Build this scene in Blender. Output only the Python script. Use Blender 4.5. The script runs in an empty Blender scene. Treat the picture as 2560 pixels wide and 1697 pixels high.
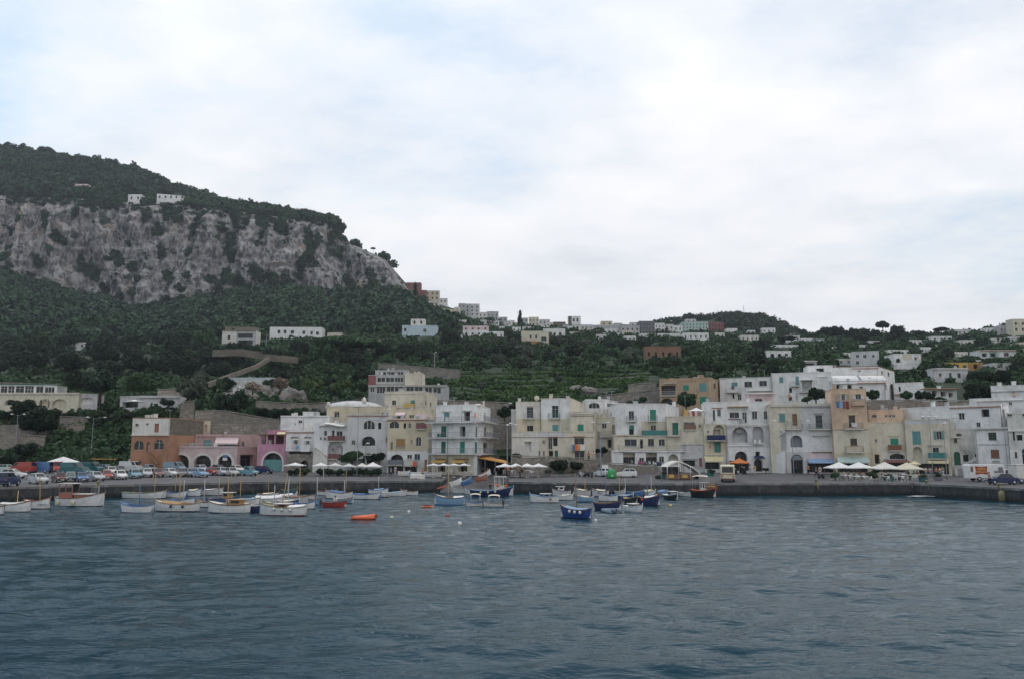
import bpy,math,random,bmesh
import numpy as np
from mathutils import Vector,Matrix
from mathutils import noise as mn
random.seed(7)
rng=np.random.default_rng(7)
SC=bpy.context.scene
COL=SC.collection
FPX=2000.0
HY=1130.0
TH=math.atan((HY-848.5)/FPX)
CT,ST=math.cos(TH),math.sin(TH)
CZ=6.4
QZ=1.8
def ray(px,py):
 x=(px-1280.0)/FPX
 y=(848.5-py)/FPX
 den=CT-y*ST
 return x/den,(ST+y*CT)/den
def P(px,py,d):
 rx,rz=ray(px,py)
 return Vector((rx*d,d,CZ+rz*d))
def plan(px,d,py=1100):
 rx,rz=ray(px,py)
 return Vector((rx*d,d))
def pxof(X,Y,Z):
 a=X/Y
 b=(Z-CZ)/Y
 f=CT+b*ST
 u=-ST+b*CT
 return 1280+FPX*a/f,848.5-FPX*u/f
def lerp(x,xs,ys):
 return float(np.interp(x,xs,ys))
MATS={}
def newmat(name):
 m=bpy.data.materials.new(name)
 m.use_nodes=True
 nt=m.node_tree
 for n in list(nt.nodes):
  nt.nodes.remove(n)
 out=nt.nodes.new('ShaderNodeOutputMaterial')
 return m,nt,out
def N(nt,t,**kw):
 n=nt.nodes.new(t)
 for k,v in kw.items():
  if k.startswith('i_'):
   key=k[2:]
   n.inputs[int(key)if key.isdigit()else key.replace('_',' ')].default_value=v
  else:
   setattr(n,k,v)
 return n
def noise_node(nt,scale,detail=4,rough=0.55,vec=None,stretch=None):
 g=None
 if vec is None:
  g=N(nt,'ShaderNodeNewGeometry')
  vec=g.outputs['Position']
 if stretch:
  mp=N(nt,'ShaderNodeMapping')
  mp.inputs['Scale'].default_value=stretch
  nt.links.new(vec,mp.inputs['Vector'])
  vec=mp.outputs[0]
 n=N(nt,'ShaderNodeTexNoise')
 n.inputs['Scale'].default_value=scale
 n.inputs['Detail'].default_value=detail
 n.inputs['Roughness'].default_value=rough
 nt.links.new(vec,n.inputs['Vector'])
 return n.outputs['Fac']
def ramp(nt,fac,stops):
 r=N(nt,'ShaderNodeValToRGB')
 el=r.color_ramp.elements
 while len(el)>1:
  el.remove(el[-1])
 el[0].position=stops[0][0]
 c=stops[0][1]
 el[0].color=(*c,1)if len(c)==3 else c
 for p,c in stops[1:]:
  e=el.new(p)
  e.color=(*c,1)if len(c)==3 else c
 nt.links.new(fac,r.inputs[0])
 return r.outputs[0]
def mix(nt,fac,a,b,mode='MIX'):
 m=N(nt,'ShaderNodeMix',data_type='RGBA',blend_type=mode)
 for s,v in((0,fac),(6,a),(7,b)):
  if isinstance(v,(int,float)):
   m.inputs[s].default_value=v
  elif isinstance(v,tuple):
   m.inputs[s].default_value=(*v,1)if len(v)==3 else v
  else:
   nt.links.new(v,m.inputs[s])
 return m.outputs[2]
def grey(v):
 return(v,v,v)
PAL=dict(white=(.72,.71,.695),offwhite=(.64,.615,.565),cream=(.60,.55,.44),yellow=(.58,.51,.375),tan=(.43,.31,.215),peach=(.60,.44,.315),orange=(.35,.185,.115),pink=(.46,.31,.295),pinklight=(.55,.44,.445),hotpink=(.50,.25,.35),grey=(.42,.42,.42),lightgrey=(.56,.55,.545),darkgrey=(.17,.17,.18),stone=(.27,.24,.205),brownstone=(.165,.14,.11),teal=(.05,.20,.18),green=(.02,.13,.085),brightgreen=(.02,.24,.165),bluegreen=(.12,.29,.29),brown=(.20,.10,.055),dark=(.012,.014,.017),black=(.008,.008,.009),navy=(.014,.025,.085),mastwood=(.42,.27,.11),ochreumb=(.52,.17,.05),brightgreen2=(.015,.28,.07),navyblue=(.012,.045,.19),blue=(.065,.15,.32),lightblue=(.22,.35,.50),paleblue=(.46,.55,.59),glass=(.03,.04,.05),awnyellow=(.58,.38,.11),awncream=(.66,.58,.36),awnorange=(.66,.33,.10),red=(.34,.05,.038),darkred=(.20,.03,.025),rust=(.22,.125,.085),brick=(.32,.13,.09),redhouse=(.24,.10,.09),ochre=(.36,.21,.09),wood=(.30,.15,.06),lightwood=(.50,.33,.16),rope=(.35,.28,.14),metal=(.35,.37,.39),silver=(.48,.49,.52),tyre=(.015,.015,.015),rubber=(.05,.05,.055),greyblue=(.20,.26,.32),maroon=(.09,.02,.025),floatorange=(.75,.15,.06),skin=(.42,.24,.16),hair=(.03,.02,.015),lime=(.05,.35,.10),palegreen=(.42,.52,.48),khaki=(.22,.19,.10),palepink=(.66,.52,.52),tealcar=(.03,.12,.13),purple=(.12,.06,.16),magenta=(.45,.06,.22),lightbluecar=(.16,.33,.40),beigebus=(.66,.60,.44),slate=(.20,.21,.235),awnblue=(.30,.45,.66),buoyred=(.65,.04,.03),wine=(.20,.085,.085))
def plaster(c,amount=1.0):
 """weathered lime plaster"""
 k=('plaster',c,amount)
 if k in MATS:
  return MATS[k]
 m,nt,out=newmat('plaster_'+str(c))
 rgb=PAL[c]
 big=noise_node(nt,.45,6,.65)
 streak=noise_node(nt,1.0,4,.6,stretch=(1.1,1.1,.4))
 fine=noise_node(nt,4.0,3,.6)
 dk=tuple(v*f for v,f in zip(rgb,(.66,.64,.60)))
 lt=tuple(min(.82,v*1.10)for v in rgb)
 c1=ramp(nt,big,[(.30,tuple(v*.74 for v in rgb)),(.48,rgb),(.68,lt)])
 f2=ramp(nt,streak,[(.50,grey(0)),(.70,grey(.6*amount))])
 c2=mix(nt,f2,c1,dk)
 f3=ramp(nt,fine,[(.56,grey(0)),(.74,grey(.5*amount))])
 c3=mix(nt,f3,c2,tuple(v*.62 for v in rgb))
 b=N(nt,'ShaderNodeBsdfPrincipled')
 b.inputs['Roughness'].default_value=.9
 nt.links.new(c3,b.inputs['Base Color'])
 bp=N(nt,'ShaderNodeBump')
 bp.inputs['Strength'].default_value=.5
 bp.inputs['Distance'].default_value=.04
 nt.links.new(fine,bp.inputs['Height'])
 nt.links.new(bp.outputs[0],b.inputs['Normal'])
 nt.links.new(b.outputs[0],out.inputs[0])
 MATS[k]=m
 return m
def paint(c,rough=.45,metal=0.0,var=.12):
 k=('paint',c,rough,metal)
 if k in MATS:
  return MATS[k]
 m,nt,out=newmat('paint_'+str(c))
 rgb=PAL[c]if isinstance(c,str)else c
 n=noise_node(nt,2.2,4,.6)
 cc=ramp(nt,n,[(.3,tuple(v*(1-var*1.6)for v in rgb)),(.55,rgb),(.75,tuple(min(.85,v*(1+var))for v in rgb))])
 b=N(nt,'ShaderNodeBsdfPrincipled')
 b.inputs['Roughness'].default_value=rough
 b.inputs['Metallic'].default_value=metal
 nt.links.new(cc,b.inputs['Base Color'])
 nt.links.new(b.outputs[0],out.inputs[0])
 MATS[k]=m
 return m
def stone_mat(name,base,scale=1.6,mortar=.55):
 k=('stone',name)
 if k in MATS:
  return MATS[k]
 m,nt,out=newmat(name)
 g=N(nt,'ShaderNodeNewGeometry')
 mp=N(nt,'ShaderNodeMapping')
 mp.inputs['Scale'].default_value=(1,1,1.7)
 nt.links.new(g.outputs['Position'],mp.inputs['Vector'])
 v=N(nt,'ShaderNodeTexVoronoi',feature='F1')
 v.inputs['Scale'].default_value=scale
 nt.links.new(mp.outputs[0],v.inputs['Vector'])
 v2=N(nt,'ShaderNodeTexVoronoi',feature='DISTANCE_TO_EDGE')
 v2.inputs['Scale'].default_value=scale
 nt.links.new(mp.outputs[0],v2.inputs['Vector'])
 cell=ramp(nt,v.outputs['Color'],[(.0,tuple(x*.6 for x in base)),(.5,base),(1,tuple(min(.8,x*1.45)for x in base))])
 big=noise_node(nt,.25,5,.6)
 c1=mix(nt,ramp(nt,big,[(.42,grey(0)),(.65,grey(.7))]),cell,tuple(x*.55 for x in base))
 e=ramp(nt,v2.outputs['Distance'],[(.0,grey(1)),(.07,grey(0))])
 c2=mix(nt,e,c1,tuple(x*mortar for x in base))
 b=N(nt,'ShaderNodeBsdfPrincipled')
 b.inputs['Roughness'].default_value=.93
 nt.links.new(c2,b.inputs['Base Color'])
 bp=N(nt,'ShaderNodeBump')
 bp.inputs['Strength'].default_value=.7
 bp.inputs['Distance'].default_value=.08
 nt.links.new(v2.outputs['Distance'],bp.inputs['Height'])
 nt.links.new(bp.outputs[0],b.inputs['Normal'])
 nt.links.new(b.outputs[0],out.inputs[0])
 MATS[k]=m
 return m
def glass_mat():
 if 'glass' in MATS:
  return MATS['glass']
 m,nt,out=newmat('window_glass')
 n=noise_node(nt,.8,3,.5)
 cc=ramp(nt,n,[(.35,(.006,.008,.010)),(.6,(.018,.022,.027)),(.78,(.07,.08,.085))])
 b=N(nt,'ShaderNodeBsdfPrincipled')
 b.inputs['Roughness'].default_value=.12
 nt.links.new(cc,b.inputs['Base Color'])
 nt.links.new(b.outputs[0],out.inputs[0])
 MATS['glass']=m
 return m
def foliage_mat(name,dark,paler,scale=.5):
 k=('fol',name)
 if k in MATS:
  return MATS[k]
 m,nt,out=newmat(name)
 n=noise_node(nt,scale,4,.65)
 oi=N(nt,'ShaderNodeObjectInfo')
 c=ramp(nt,n,[(.34,dark),(.5,tuple((a+b)/2 for a,b in zip(dark,paler))),(.68,paler)])  # leaf colour varies by noise between the two given tones
 hs=N(nt,'ShaderNodeHueSaturation')
 nt.links.new(c,hs.inputs['Color'])
 mr=N(nt,'ShaderNodeMapRange')
 mr.inputs['To Min'].default_value=.72
 mr.inputs['To Max'].default_value=1.35
 nt.links.new(oi.outputs['Random'],mr.inputs[0])
 nt.links.new(mr.outputs[0],hs.inputs['Value'])
 mr2=N(nt,'ShaderNodeMapRange')
 mr2.inputs['To Min'].default_value=.488
 mr2.inputs['To Max'].default_value=.515
 nt.links.new(oi.outputs['Random'],mr2.inputs[0])
 nt.links.new(mr2.outputs[0],hs.inputs['Hue'])
 b=N(nt,'ShaderNodeBsdfPrincipled')
 b.inputs['Roughness'].default_value=.75
 b.inputs['Specular IOR Level'].default_value=.25
 nt.links.new(hs.outputs[0],b.inputs['Base Color'])
 nt.links.new(b.outputs[0],out.inputs[0])
 MATS[k]=m
 return m
class MB:
 def __init__(s):
  s.v=[]
  s.f=[]
  s.m=[]
  s.sm=[]
 def add(s,vs,fs,mi=0,smooth=False):
  o=len(s.v)
  s.v.extend([tuple(v)for v in vs])
  for f in fs:
   s.f.append(tuple(i+o for i in f))
   s.m.append(mi)
   s.sm.append(smooth)
 def quad(s,a,b,c,d,mi=0):
  s.add([a,b,c,d],[(0,1,2,3)],mi)
 def box(s,x0,x1,y0,y1,z0,z1,mi=0,T=None):
  vs=[(x0,y0,z0),(x1,y0,z0),(x1,y1,z0),(x0,y1,z0),(x0,y0,z1),(x1,y0,z1),(x1,y1,z1),(x0,y1,z1)]
  if T is not None:
   vs=[T(*v)for v in vs]
  s.add(vs,[(0,3,2,1),(4,5,6,7),(0,1,5,4),(1,2,6,5),(2,3,7,6),(3,0,4,7)],mi)
 def tube(s,pts,rs,n=6,mi=0,cap=True,smooth=True):
  pts=[Vector(p)for p in pts]
  if not hasattr(rs,'__len__'):
   rs=[rs]*len(pts)
  rings=[]
  for i,p in enumerate(pts):
   t=(pts[min(i+1,len(pts)-1)]-pts[max(i-1,0)])
   if t.length<1e-6:
    t=Vector((0,0,1))
   t.normalize()
   a=Vector((1,0,0))if abs(t.x)<.8 else Vector((0,1,0))
   u=t.cross(a).normalized()
   w=t.cross(u)
   rings.append([p+(u*math.cos(2*math.pi*k/n)+w*math.sin(2*math.pi*k/n))*rs[i]for k in range(n)])
  vs=[v for r in rings for v in r]
  fs=[]
  for i in range(len(rings)-1):
   for k in range(n):
    fs.append((i*n+k,i*n+(k+1)%n,(i+1)*n+(k+1)%n,(i+1)*n+k))
  if cap:
   fs.append(tuple(range(n-1,-1,-1)))
   fs.append(tuple((len(rings)-1)*n+k for k in range(n)))
  s.add(vs,fs,mi,smooth)
 def lathe(s,prof,n=12,c=(0,0,0),mi=0,smooth=True,sx=1,sy=1):
  vs=[]
  for r,z in prof:
   for k in range(n):
    a=2*math.pi*k/n
    vs.append((c[0]+r*sx*math.cos(a),c[1]+r*sy*math.sin(a),c[2]+z))
  fs=[]
  for i in range(len(prof)-1):
   for k in range(n):
    fs.append((i*n+k,i*n+(k+1)%n,(i+1)*n+(k+1)%n,(i+1)*n+k))
  fs.append(tuple(range(n-1,-1,-1)))
  fs.append(tuple((len(prof)-1)*n+k for k in range(n)))
  s.add(vs,fs,mi,smooth)
 def ball(s,c,r,n=8,mi=0,sx=1,sy=1,sz=1):
  m=max(4,n//2+1)
  s.lathe([(r*math.sin(math.pi*(i+.02)/(m+.04)),-r*sz*math.cos(math.pi*(i+.02)/(m+.04)))for i in range(m+1)],n,c,mi,True,sx,sy)
 def prism(s,poly,y0,y1,mi=0,T=None):
  """poly in (x,z), extruded along y"""
  n=len(poly)
  vs=[(x,y0,z)for x,z in poly]+[(x,y1,z)for x,z in poly]
  if T is not None:
   vs=[T(*v)for v in vs]
  fs=[tuple(range(n)),tuple(range(2*n-1,n-1,-1))]
  for i in range(n):
   j=(i+1)%n
   fs.append((j,i,n+i,n+j))
  s.add(vs,fs,mi)
 def mesh(s,name,mats):
  me=bpy.data.meshes.new(name)
  me.from_pydata(s.v,[],s.f)
  for mt in mats:
   me.materials.append(mt)
  if s.f:
   me.polygons.foreach_set('material_index',s.m)
   me.polygons.foreach_set('use_smooth',s.sm)
  me.update()
  return me
 def link(s,name,mats,parent=None,loc=None,rz=0):
  if not s.f:
   return None
  if not isinstance(mats,(list,tuple)):
   mats=[mats]
  o=bpy.data.objects.new(name,s.mesh(name,mats))
  COL.objects.link(o)
  if parent is not None:
   o.parent=parent
  if loc is not None:
   o.location=loc
  if rz:
   o.rotation_euler=(0,0,rz)
  return o
def fixn(me):
 bm=bmesh.new()
 bm.from_mesh(me)
 bmesh.ops.recalc_face_normals(bm,faces=bm.faces)
 bm.to_mesh(me)
 bm.free()
LABELS={}
def tag(o,label,cat,group=None,kind=None):
 if label:
  o['label']=label
 if cat:
  o['category']=cat
 if group:
  o['group']=group
 if kind:
  o['kind']=kind
 return o
def thing(name,label,cat,loc=(0,0,0),rz=0.0,group=None):
 o=bpy.data.objects.new(name,None)
 COL.objects.link(o)
 o.location=loc
 o.rotation_euler=(0,0,rz)
 o.empty_display_size=.3
 return tag(o,label,cat,group)
def dup(root,loc,rz=None,label=None,group=None,scale=None,recolor=None):
 r=root.copy()
 COL.objects.link(r)
 r.location=loc
 if rz is not None:
  r.rotation_euler=(0,0,rz)
 if scale is not None:
  r.scale=scale if hasattr(scale,'__len__')else(scale,)*3
 if label:
  r['label']=label
 if group:
  r['group']=group
 for ch in list(root.children):
  c=ch.copy()
  COL.objects.link(c)
  c.parent=r
  if recolor and c.name.split('.')[0]in recolor:
   for i,sl in enumerate(c.material_slots):
    if i==0:
     sl.link='OBJECT'
     sl.material=recolor[c.name.split('.')[0]]
  for g in ch.children:
   d=g.copy()
   COL.objects.link(d)
   d.parent=c
   if recolor and d.name.split('.')[0]in recolor:
    d.material_slots[0].link='OBJECT'
    d.material_slots[0].material=recolor[d.name.split('.')[0]]
 return r
def hide_proto(root):
 """delete a prototype after its copies are made"""
 for ch in list(root.children):
  for g in list(ch.children):
   bpy.data.objects.remove(g)
  bpy.data.objects.remove(ch)
 bpy.data.objects.remove(root)
cam=bpy.data.cameras.new('camera')
cam.sensor_width=36
cam.lens=36*FPX/2560
cam.clip_end=6000
cam.clip_start=.5
co=bpy.data.objects.new('camera',cam)
COL.objects.link(co)
co.location=(0,0,CZ)
co.rotation_euler=(math.pi/2+TH,0,0)
SC.camera=co
SUN_EL,SUN_AZ=math.radians(68),math.radians(-30)
w=bpy.data.worlds.new('World')
SC.world=w
w.use_nodes=True
nt=w.node_tree
for n in list(nt.nodes):
 nt.nodes.remove(n)
wout=nt.nodes.new('ShaderNodeOutputWorld')
bg=nt.nodes.new('ShaderNodeBackground')
sky=nt.nodes.new('ShaderNodeTexSky')
sky.sky_type='NISHITA'
sky.sun_disc=False
sky.sun_elevation=SUN_EL
sky.sun_rotation=SUN_AZ
sky.air_density=1.2
sky.dust_density=2.0
sky.ozone_density=2.0
tc=nt.nodes.new('ShaderNodeTexCoord')
sep=nt.nodes.new('ShaderNodeSeparateXYZ')
nt.links.new(tc.outputs['Generated'],sep.inputs[0])
mz=N(nt,'ShaderNodeMath',operation='MAXIMUM')
mz.inputs[1].default_value=.0
nt.links.new(sep.outputs[2],mz.inputs[0])
az=N(nt,'ShaderNodeMath',operation='ADD')
az.inputs[1].default_value=.16
nt.links.new(mz.outputs[0],az.inputs[0])
dx=N(nt,'ShaderNodeMath',operation='DIVIDE')
dy=N(nt,'ShaderNodeMath',operation='DIVIDE')
nt.links.new(sep.outputs[0],dx.inputs[0])
nt.links.new(az.outputs[0],dx.inputs[1])
nt.links.new(sep.outputs[1],dy.inputs[0])
nt.links.new(az.outputs[0],dy.inputs[1])
cmb=nt.nodes.new('ShaderNodeCombineXYZ')
nt.links.new(dx.outputs[0],cmb.inputs[0])
nt.links.new(dy.outputs[0],cmb.inputs[1])
mp=N(nt,'ShaderNodeMapping')
mp.inputs['Scale'].default_value=(.75,.95,1)
mp.inputs['Rotation'].default_value=(0,0,math.radians(38))
mp.inputs['Location'].default_value=(3.1,1.7,0)
nt.links.new(cmb.outputs[0],mp.inputs['Vector'])
cl=noise_node(nt,.85,7,.52,vec=mp.outputs[0])
cl2=noise_node(nt,2.3,6,.6,vec=mp.outputs[0])
m1=N(nt,'ShaderNodeMath',operation='MULTIPLY_ADD')
m1.inputs[1].default_value=.20
nt.links.new(sep.outputs[0],m1.inputs[0])
nt.links.new(cl,m1.inputs[2])
m2=N(nt,'ShaderNodeMath',operation='MULTIPLY_ADD')
m2.inputs[1].default_value=.26
nt.links.new(cl2,m2.inputs[0])
nt.links.new(m1.outputs[0],m2.inputs[2])
cover=ramp(nt,m2.outputs[0],[(.48,grey(.12)),(.57,grey(.68)),(.67,grey(1))])
tone=ramp(nt,cl2,[(.3,(6.8,7.1,7.6)),(.5,(8.0,8.1,8.35)),(.7,(8.9,8.85,8.9))])
hz=ramp(nt,sep.outputs[2],[(.0,grey(.74)),(.12,grey(.82)),(.30,grey(.92)),(.5,grey(.95)),(1,grey(.95))])
tone2=mix(nt,1.0,tone,hz,'MULTIPLY')
skyb=N(nt,'ShaderNodeHueSaturation')
skyb.inputs['Saturation'].default_value=.75
skyb.inputs['Value'].default_value=1.0
nt.links.new(sky.outputs[0],skyb.inputs['Color'])
skc=mix(nt,1.0,skyb.outputs[0],(1.05,1.22,1.22),'MULTIPLY')
fin=mix(nt,cover,skc,tone2)
nt.links.new(fin,bg.inputs[0])
bg.inputs[1].default_value=.148
nt.links.new(bg.outputs[0],wout.inputs[0])
sl=bpy.data.lights.new('sun','SUN')
sl.energy=0.75
sl.angle=math.radians(11)
sl.color=(1,.97,.92)
so=bpy.data.objects.new('sun',sl)
COL.objects.link(so)
sd=Vector((math.sin(SUN_AZ)*math.cos(SUN_EL),math.cos(SUN_AZ)*math.cos(SUN_EL),math.sin(SUN_EL)))
so.rotation_euler=sd.to_track_quat('Z','Y').to_euler()
so.location=(0,0,300)
SC.view_settings.view_transform='Standard'
SC.view_settings.look='None'
SC.view_settings.exposure=-0.13
SC.view_settings.gamma=1.0
SC.cycles.max_bounces=5
SC.cycles.diffuse_bounces=2
SC.cycles.glossy_bounces=3
SC.cycles.transmission_bounces=2
SC.cycles.volume_bounces=0
SC.cycles.transparent_max_bounces=6
SC.cycles.use_denoising=True
EDGE=[(-700,92),(-300,100),(0,107),(280,115),(640,127),(940,132),(1104,132.5),(1275,128),(1500,121.5),(1740,121),(2260,122),(2420,111),(2560,102),(2800,94),(3260,86)]
EX=[e[0]for e in EDGE]
ED=[e[1]for e in EDGE]
def edge_d(px):
 return lerp(px,EX,ED)
def back_d(px):
 return lerp(px,[-700,0,700,1080,1300,1700,2000,2560,3260],[172,172,171,166,163,158,154,152,150])
def ground_z(px,d):
 e=edge_d(px)
 t=min(1,max(0,(d-e-2)/(back_d(px)-e-2)))
 return QZ+1.2*t
def on_quay(px,py):
 d=140.0
 for _ in range(25):
  z=ground_z(px,d)
  rz=ray(px,py)[1]
  d=.5*d+.5*min(back_d(px)+3,max(edge_d(px),(z-CZ)/rz if rz<-.001 else 170))
 p=P(px,py,d)
 return Vector((p.x,d,ground_z(px,d)))
def on_sea(px,py):
 rx,rz=ray(px,py)
 d=-CZ/rz
 return Vector((rx*d,d,0))
TC={-700:[(215,1040),(320,955),(520,870),(800,676),(850,468),(1050,300)],0:[(215,1030),(320,950),(520,862),(800,690),(850,491),(1050,374)],200:[(215,1028),(320,950),(520,858),(800,743),(850,499),(1050,402)],300:[(215,1020),(320,952),(520,856),(800,775),(850,508),(1045,420)],345:[(215,1016),(320,955),(520,855),(800,783),(850,515),(1040,440)],430:[(215,1016),(320,955),(520,855),(800,765),(850,512),(1030,474)],560:[(215,1018),(320,955),(520,855),(800,742),(850,526),(1000,512)],700:[(215,1018),(320,955),(520,850),(800,730),(850,545),(960,532)],820:[(215,1015),(320,945),(520,850),(800,736),(850,558),(930,553)],856:[(215,1012),(320,940),(520,848),(800,732),(850,604),(880,607)],920:[(215,1010),(320,935),(520,845),(800,737),(850,632),(880,636)],960:[(215,1010),(320,932),(520,842),(800,735),(850,651),(880,656)],1015:[(215,1012),(320,932),(520,838),(800,733),(850,722),(900,712)],1060:[(215,1015),(320,930),(520,838),(760,765),(820,752),(900,742)],1130:[(212,1015),(320,928),(520,838),(740,792),(800,782),(900,772)],1200:[(210,1015),(320,928),(520,845),(700,806),(760,796),(850,788)],1300:[(210,1015),(320,928),(520,850),(700,822),(760,814),(850,808)],1450:[(205,1008),(310,925),(520,852),(650,832),(720,822),(800,815)],1640:[(205,1000),(300,925),(520,855),(650,836),(720,828),(800,815)],1700:[(205,995),(300,925),(520,858),(700,838),(800,815),(900,800)],1820:[(205,985),(300,925),(520,862),(700,842),(800,812),(900,790)],1900:[(205,978),(300,920),(520,865),(700,845),(800,814),(900,791)],1950:[(205,975),(300,918),(520,868),(700,846),(780,828),(880,806)],2010:[(205,972),(300,915),(500,870),(600,855),(700,848),(800,844)],2100:[(205,968),(290,915),(480,872),(560,850),(620,842),(700,838)],2300:[(205,965),(280,918),(470,875),(560,852),(620,846),(700,843)],2450:[(200,970),(280,918),(450,870),(520,845),(600,834),(700,828)],2560:[(200,970),(280,915),(450,862),(520,832),(600,818),(700,808)],3260:[(200,970),(280,905),(450,845),(520,810),(600,790),(700,770)],}
TX=sorted(TC)
def knots(px):
 """(d, z) knots of the ground profile along the photo column px"""
 out=[(back_d(px),3.0)]
 for k in range(6):
  d=lerp(px,TX,[TC[x][k][0]for x in TX])
  py=lerp(px,TX,[TC[x][k][1]for x in TX])
  out.append((d,CZ+ray(px,py)[1]*d))
 d,z=out[-1]
 out.append((d+220,z-45))
 out.append((d+1400,30))
 return out
def depth_at(px,py):
 ks=knots(px)
 rz=ray(px,py)[1]
 pd,pe=None,None
 for i in range(len(ks)-1):
  (d0,z0),(d1,z1)=ks[i],ks[i+1]
  for j in range(24):
   t=j/24
   d=d0+(d1-d0)*t
   z=z0+(z1-z0)*t
   e=(CZ+rz*d)-z
   if pe is not None and pe>0 and e<=0:
    s=pe/(pe-e+1e-9)
    return pd+(d-pd)*s
   pd,pe=d,e
 return ks[6][0]
def on_hill(px,py):
 d=depth_at(px,py)
 return P(px,py,d)
def fbm(x,y,z=0.0,o=4):
 return mn.fractal(Vector((x,y,z)),.9,2.0,o)
def grid_mesh(name,pts,nu,nv,mats,kind='structure',smooth=True,flip=False):
 me=bpy.data.meshes.new(name)
 idx=np.arange(nu*nv).reshape(nu,nv)
 a=idx[:-1,:-1].ravel()
 b=idx[1:,:-1].ravel()
 c=idx[1:,1:].ravel()
 d=idx[:-1,1:].ravel()
 F=np.stack([a,b,c,d]if not flip else[a,d,c,b],1)
 nf=len(F)
 me.vertices.add(nu*nv)
 me.vertices.foreach_set('co',np.asarray(pts,dtype=np.float32).ravel())
 me.loops.add(nf*4)
 me.loops.foreach_set('vertex_index',F.ravel().astype(np.int32))
 me.polygons.add(nf)
 me.polygons.foreach_set('loop_start',np.arange(0,nf*4,4,dtype=np.int32))
 me.polygons.foreach_set('use_smooth',np.full(nf,smooth))
 me.update(calc_edges=True)
 for m in mats:
  me.materials.append(m)
 o=bpy.data.objects.new(name,me)
 COL.objects.link(o)
 if kind:
  o['kind']=kind
 return o
def ground_mat():
 m,nt,out=newmat('hillside_ground')
 a=noise_node(nt,.02,6,.65)
 b=noise_node(nt,.25,5,.65)
 c1=ramp(nt,b,[(.3,(.006,.014,.006)),(.5,(.013,.028,.010)),(.7,(.026,.044,.017))])
 c2=ramp(nt,b,[(.3,(.06,.05,.035)),(.7,(.13,.115,.085))])
 f=ramp(nt,a,[(.60,grey(0)),(.70,grey(.6))])
 cc=mix(nt,f,c1,c2)
 p=N(nt,'ShaderNodeBsdfPrincipled')
 p.inputs['Roughness'].default_value=.95
 nt.links.new(cc,p.inputs['Base Color'])
 bp=N(nt,'ShaderNodeBump')
 bp.inputs['Strength'].default_value=1
 bp.inputs['Distance'].default_value=.8
 nt.links.new(b,bp.inputs['Height'])
 nt.links.new(bp.outputs[0],p.inputs['Normal'])
 nt.links.new(p.outputs[0],out.inputs[0])
 return m
def build_terrain():
 pxs=np.arange(-700,3261,9.0)
 seg=[18,22,26,30,24,26,10,8]
 rows=[]
 for px in pxs:
  ks=knots(px)
  r=[]
  for i,n in enumerate(seg):
   (d0,z0),(d1,z1)=ks[i],ks[i+1]
   if i==4:
    d0+=8
    d1+=14
   if i==3:
    d1+=8
   if i==5:
    d0+=14
   for j in range(n):
    t=j/n
    d=d0+(d1-d0)*t
    z=z0+(z1-z0)*t
    X=(px-1280)/FPX*d*1.005
    amp=min(2.5,max(0,(d-175)/120))
    if i<7:
     z+=amp*(fbm(X*.02,d*.02,1.3)*1.2)
     if 1<=i<=2 and 1050<px<2100:
      s=3.2
      q=z/s
      fr=q-math.floor(q)
      z=(math.floor(q)+min(1,max(0,(fr-.1)/.25)))*s*.6+z*.4
    r.append((X,d,z))
  rows.append(r)
 return grid_mesh('hillside',rows,len(rows),len(rows[0]),[ground_mat()])
build_terrain()
def cliff_mat():
 m,nt,out=newmat('limestone_cliff')
 a=noise_node(nt,.035,6,.62,stretch=(1,1,.45))
 b=noise_node(nt,.16,7,.68,stretch=(1,1,.55))
 c=noise_node(nt,.055,5,.6,stretch=(1.2,1.2,.25))
 g=noise_node(nt,.045,7,.68)
 c1=ramp(nt,b,[(.34,(.05,.05,.055)),(.43,(.15,.14,.14)),(.52,(.31,.295,.29)),(.68,(.47,.45,.44))])
 warm=ramp(nt,c,[(.56,grey(0)),(.68,grey(.5))])
 c2=mix(nt,warm,c1,(.46,.33,.22),'MIX')
 ck=noise_node(nt,.10,8,.75,stretch=(1.6,1.6,.30))
 c2=mix(nt,ramp(nt,ck,[(.42,grey(.85)),(.49,grey(0))]),c2,(.045,.045,.05))
 veg=ramp(nt,g,[(.58,grey(0)),(.61,grey(1))])
 vcol=ramp(nt,b,[(.35,(.014,.03,.018)),(.65,(.035,.06,.03))])
 c3=mix(nt,veg,c2,vcol)
 p=N(nt,'ShaderNodeBsdfPrincipled')
 p.inputs['Roughness'].default_value=.95
 nt.links.new(c3,p.inputs['Base Color'])
 bp=N(nt,'ShaderNodeBump')
 bp.inputs['Strength'].default_value=1
 bp.inputs['Distance'].default_value=5.0
 nt.links.new(b,bp.inputs['Height'])
 nt.links.new(bp.outputs[0],p.inputs['Normal'])
 nt.links.new(p.outputs[0],out.inputs[0])
 return m
def cliff_pt(px,t):
 """t 0..1 from foot to top; returns undisplaced point"""
 ks=knots(px)
 (d0,z0),(d1,z1)=ks[4],ks[5]
 z0-=12
 d=d0+(d1-d0)*t
 z=z0+(z1-z0)*t
 return(px-1280)/FPX*d*1.005,d,z
def cliff_disp(X,z):
 big=fbm(X*.012,z*.004,5.2,3)*17
 rid=(1-abs(mn.noise(Vector((X*.026+z*.006,z*.008,9.1))))*2.2)*15
 rid2=(1-abs(mn.noise(Vector((X*.075+4,z*.028,2.1))))*2)*7
 sm=fbm(X*.13,z*.09,3.3,5)*4.0+abs(mn.noise(Vector((X*.03,z*.11,7))))*-5
 return big+rid+rid2+sm
CLV={}
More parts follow.
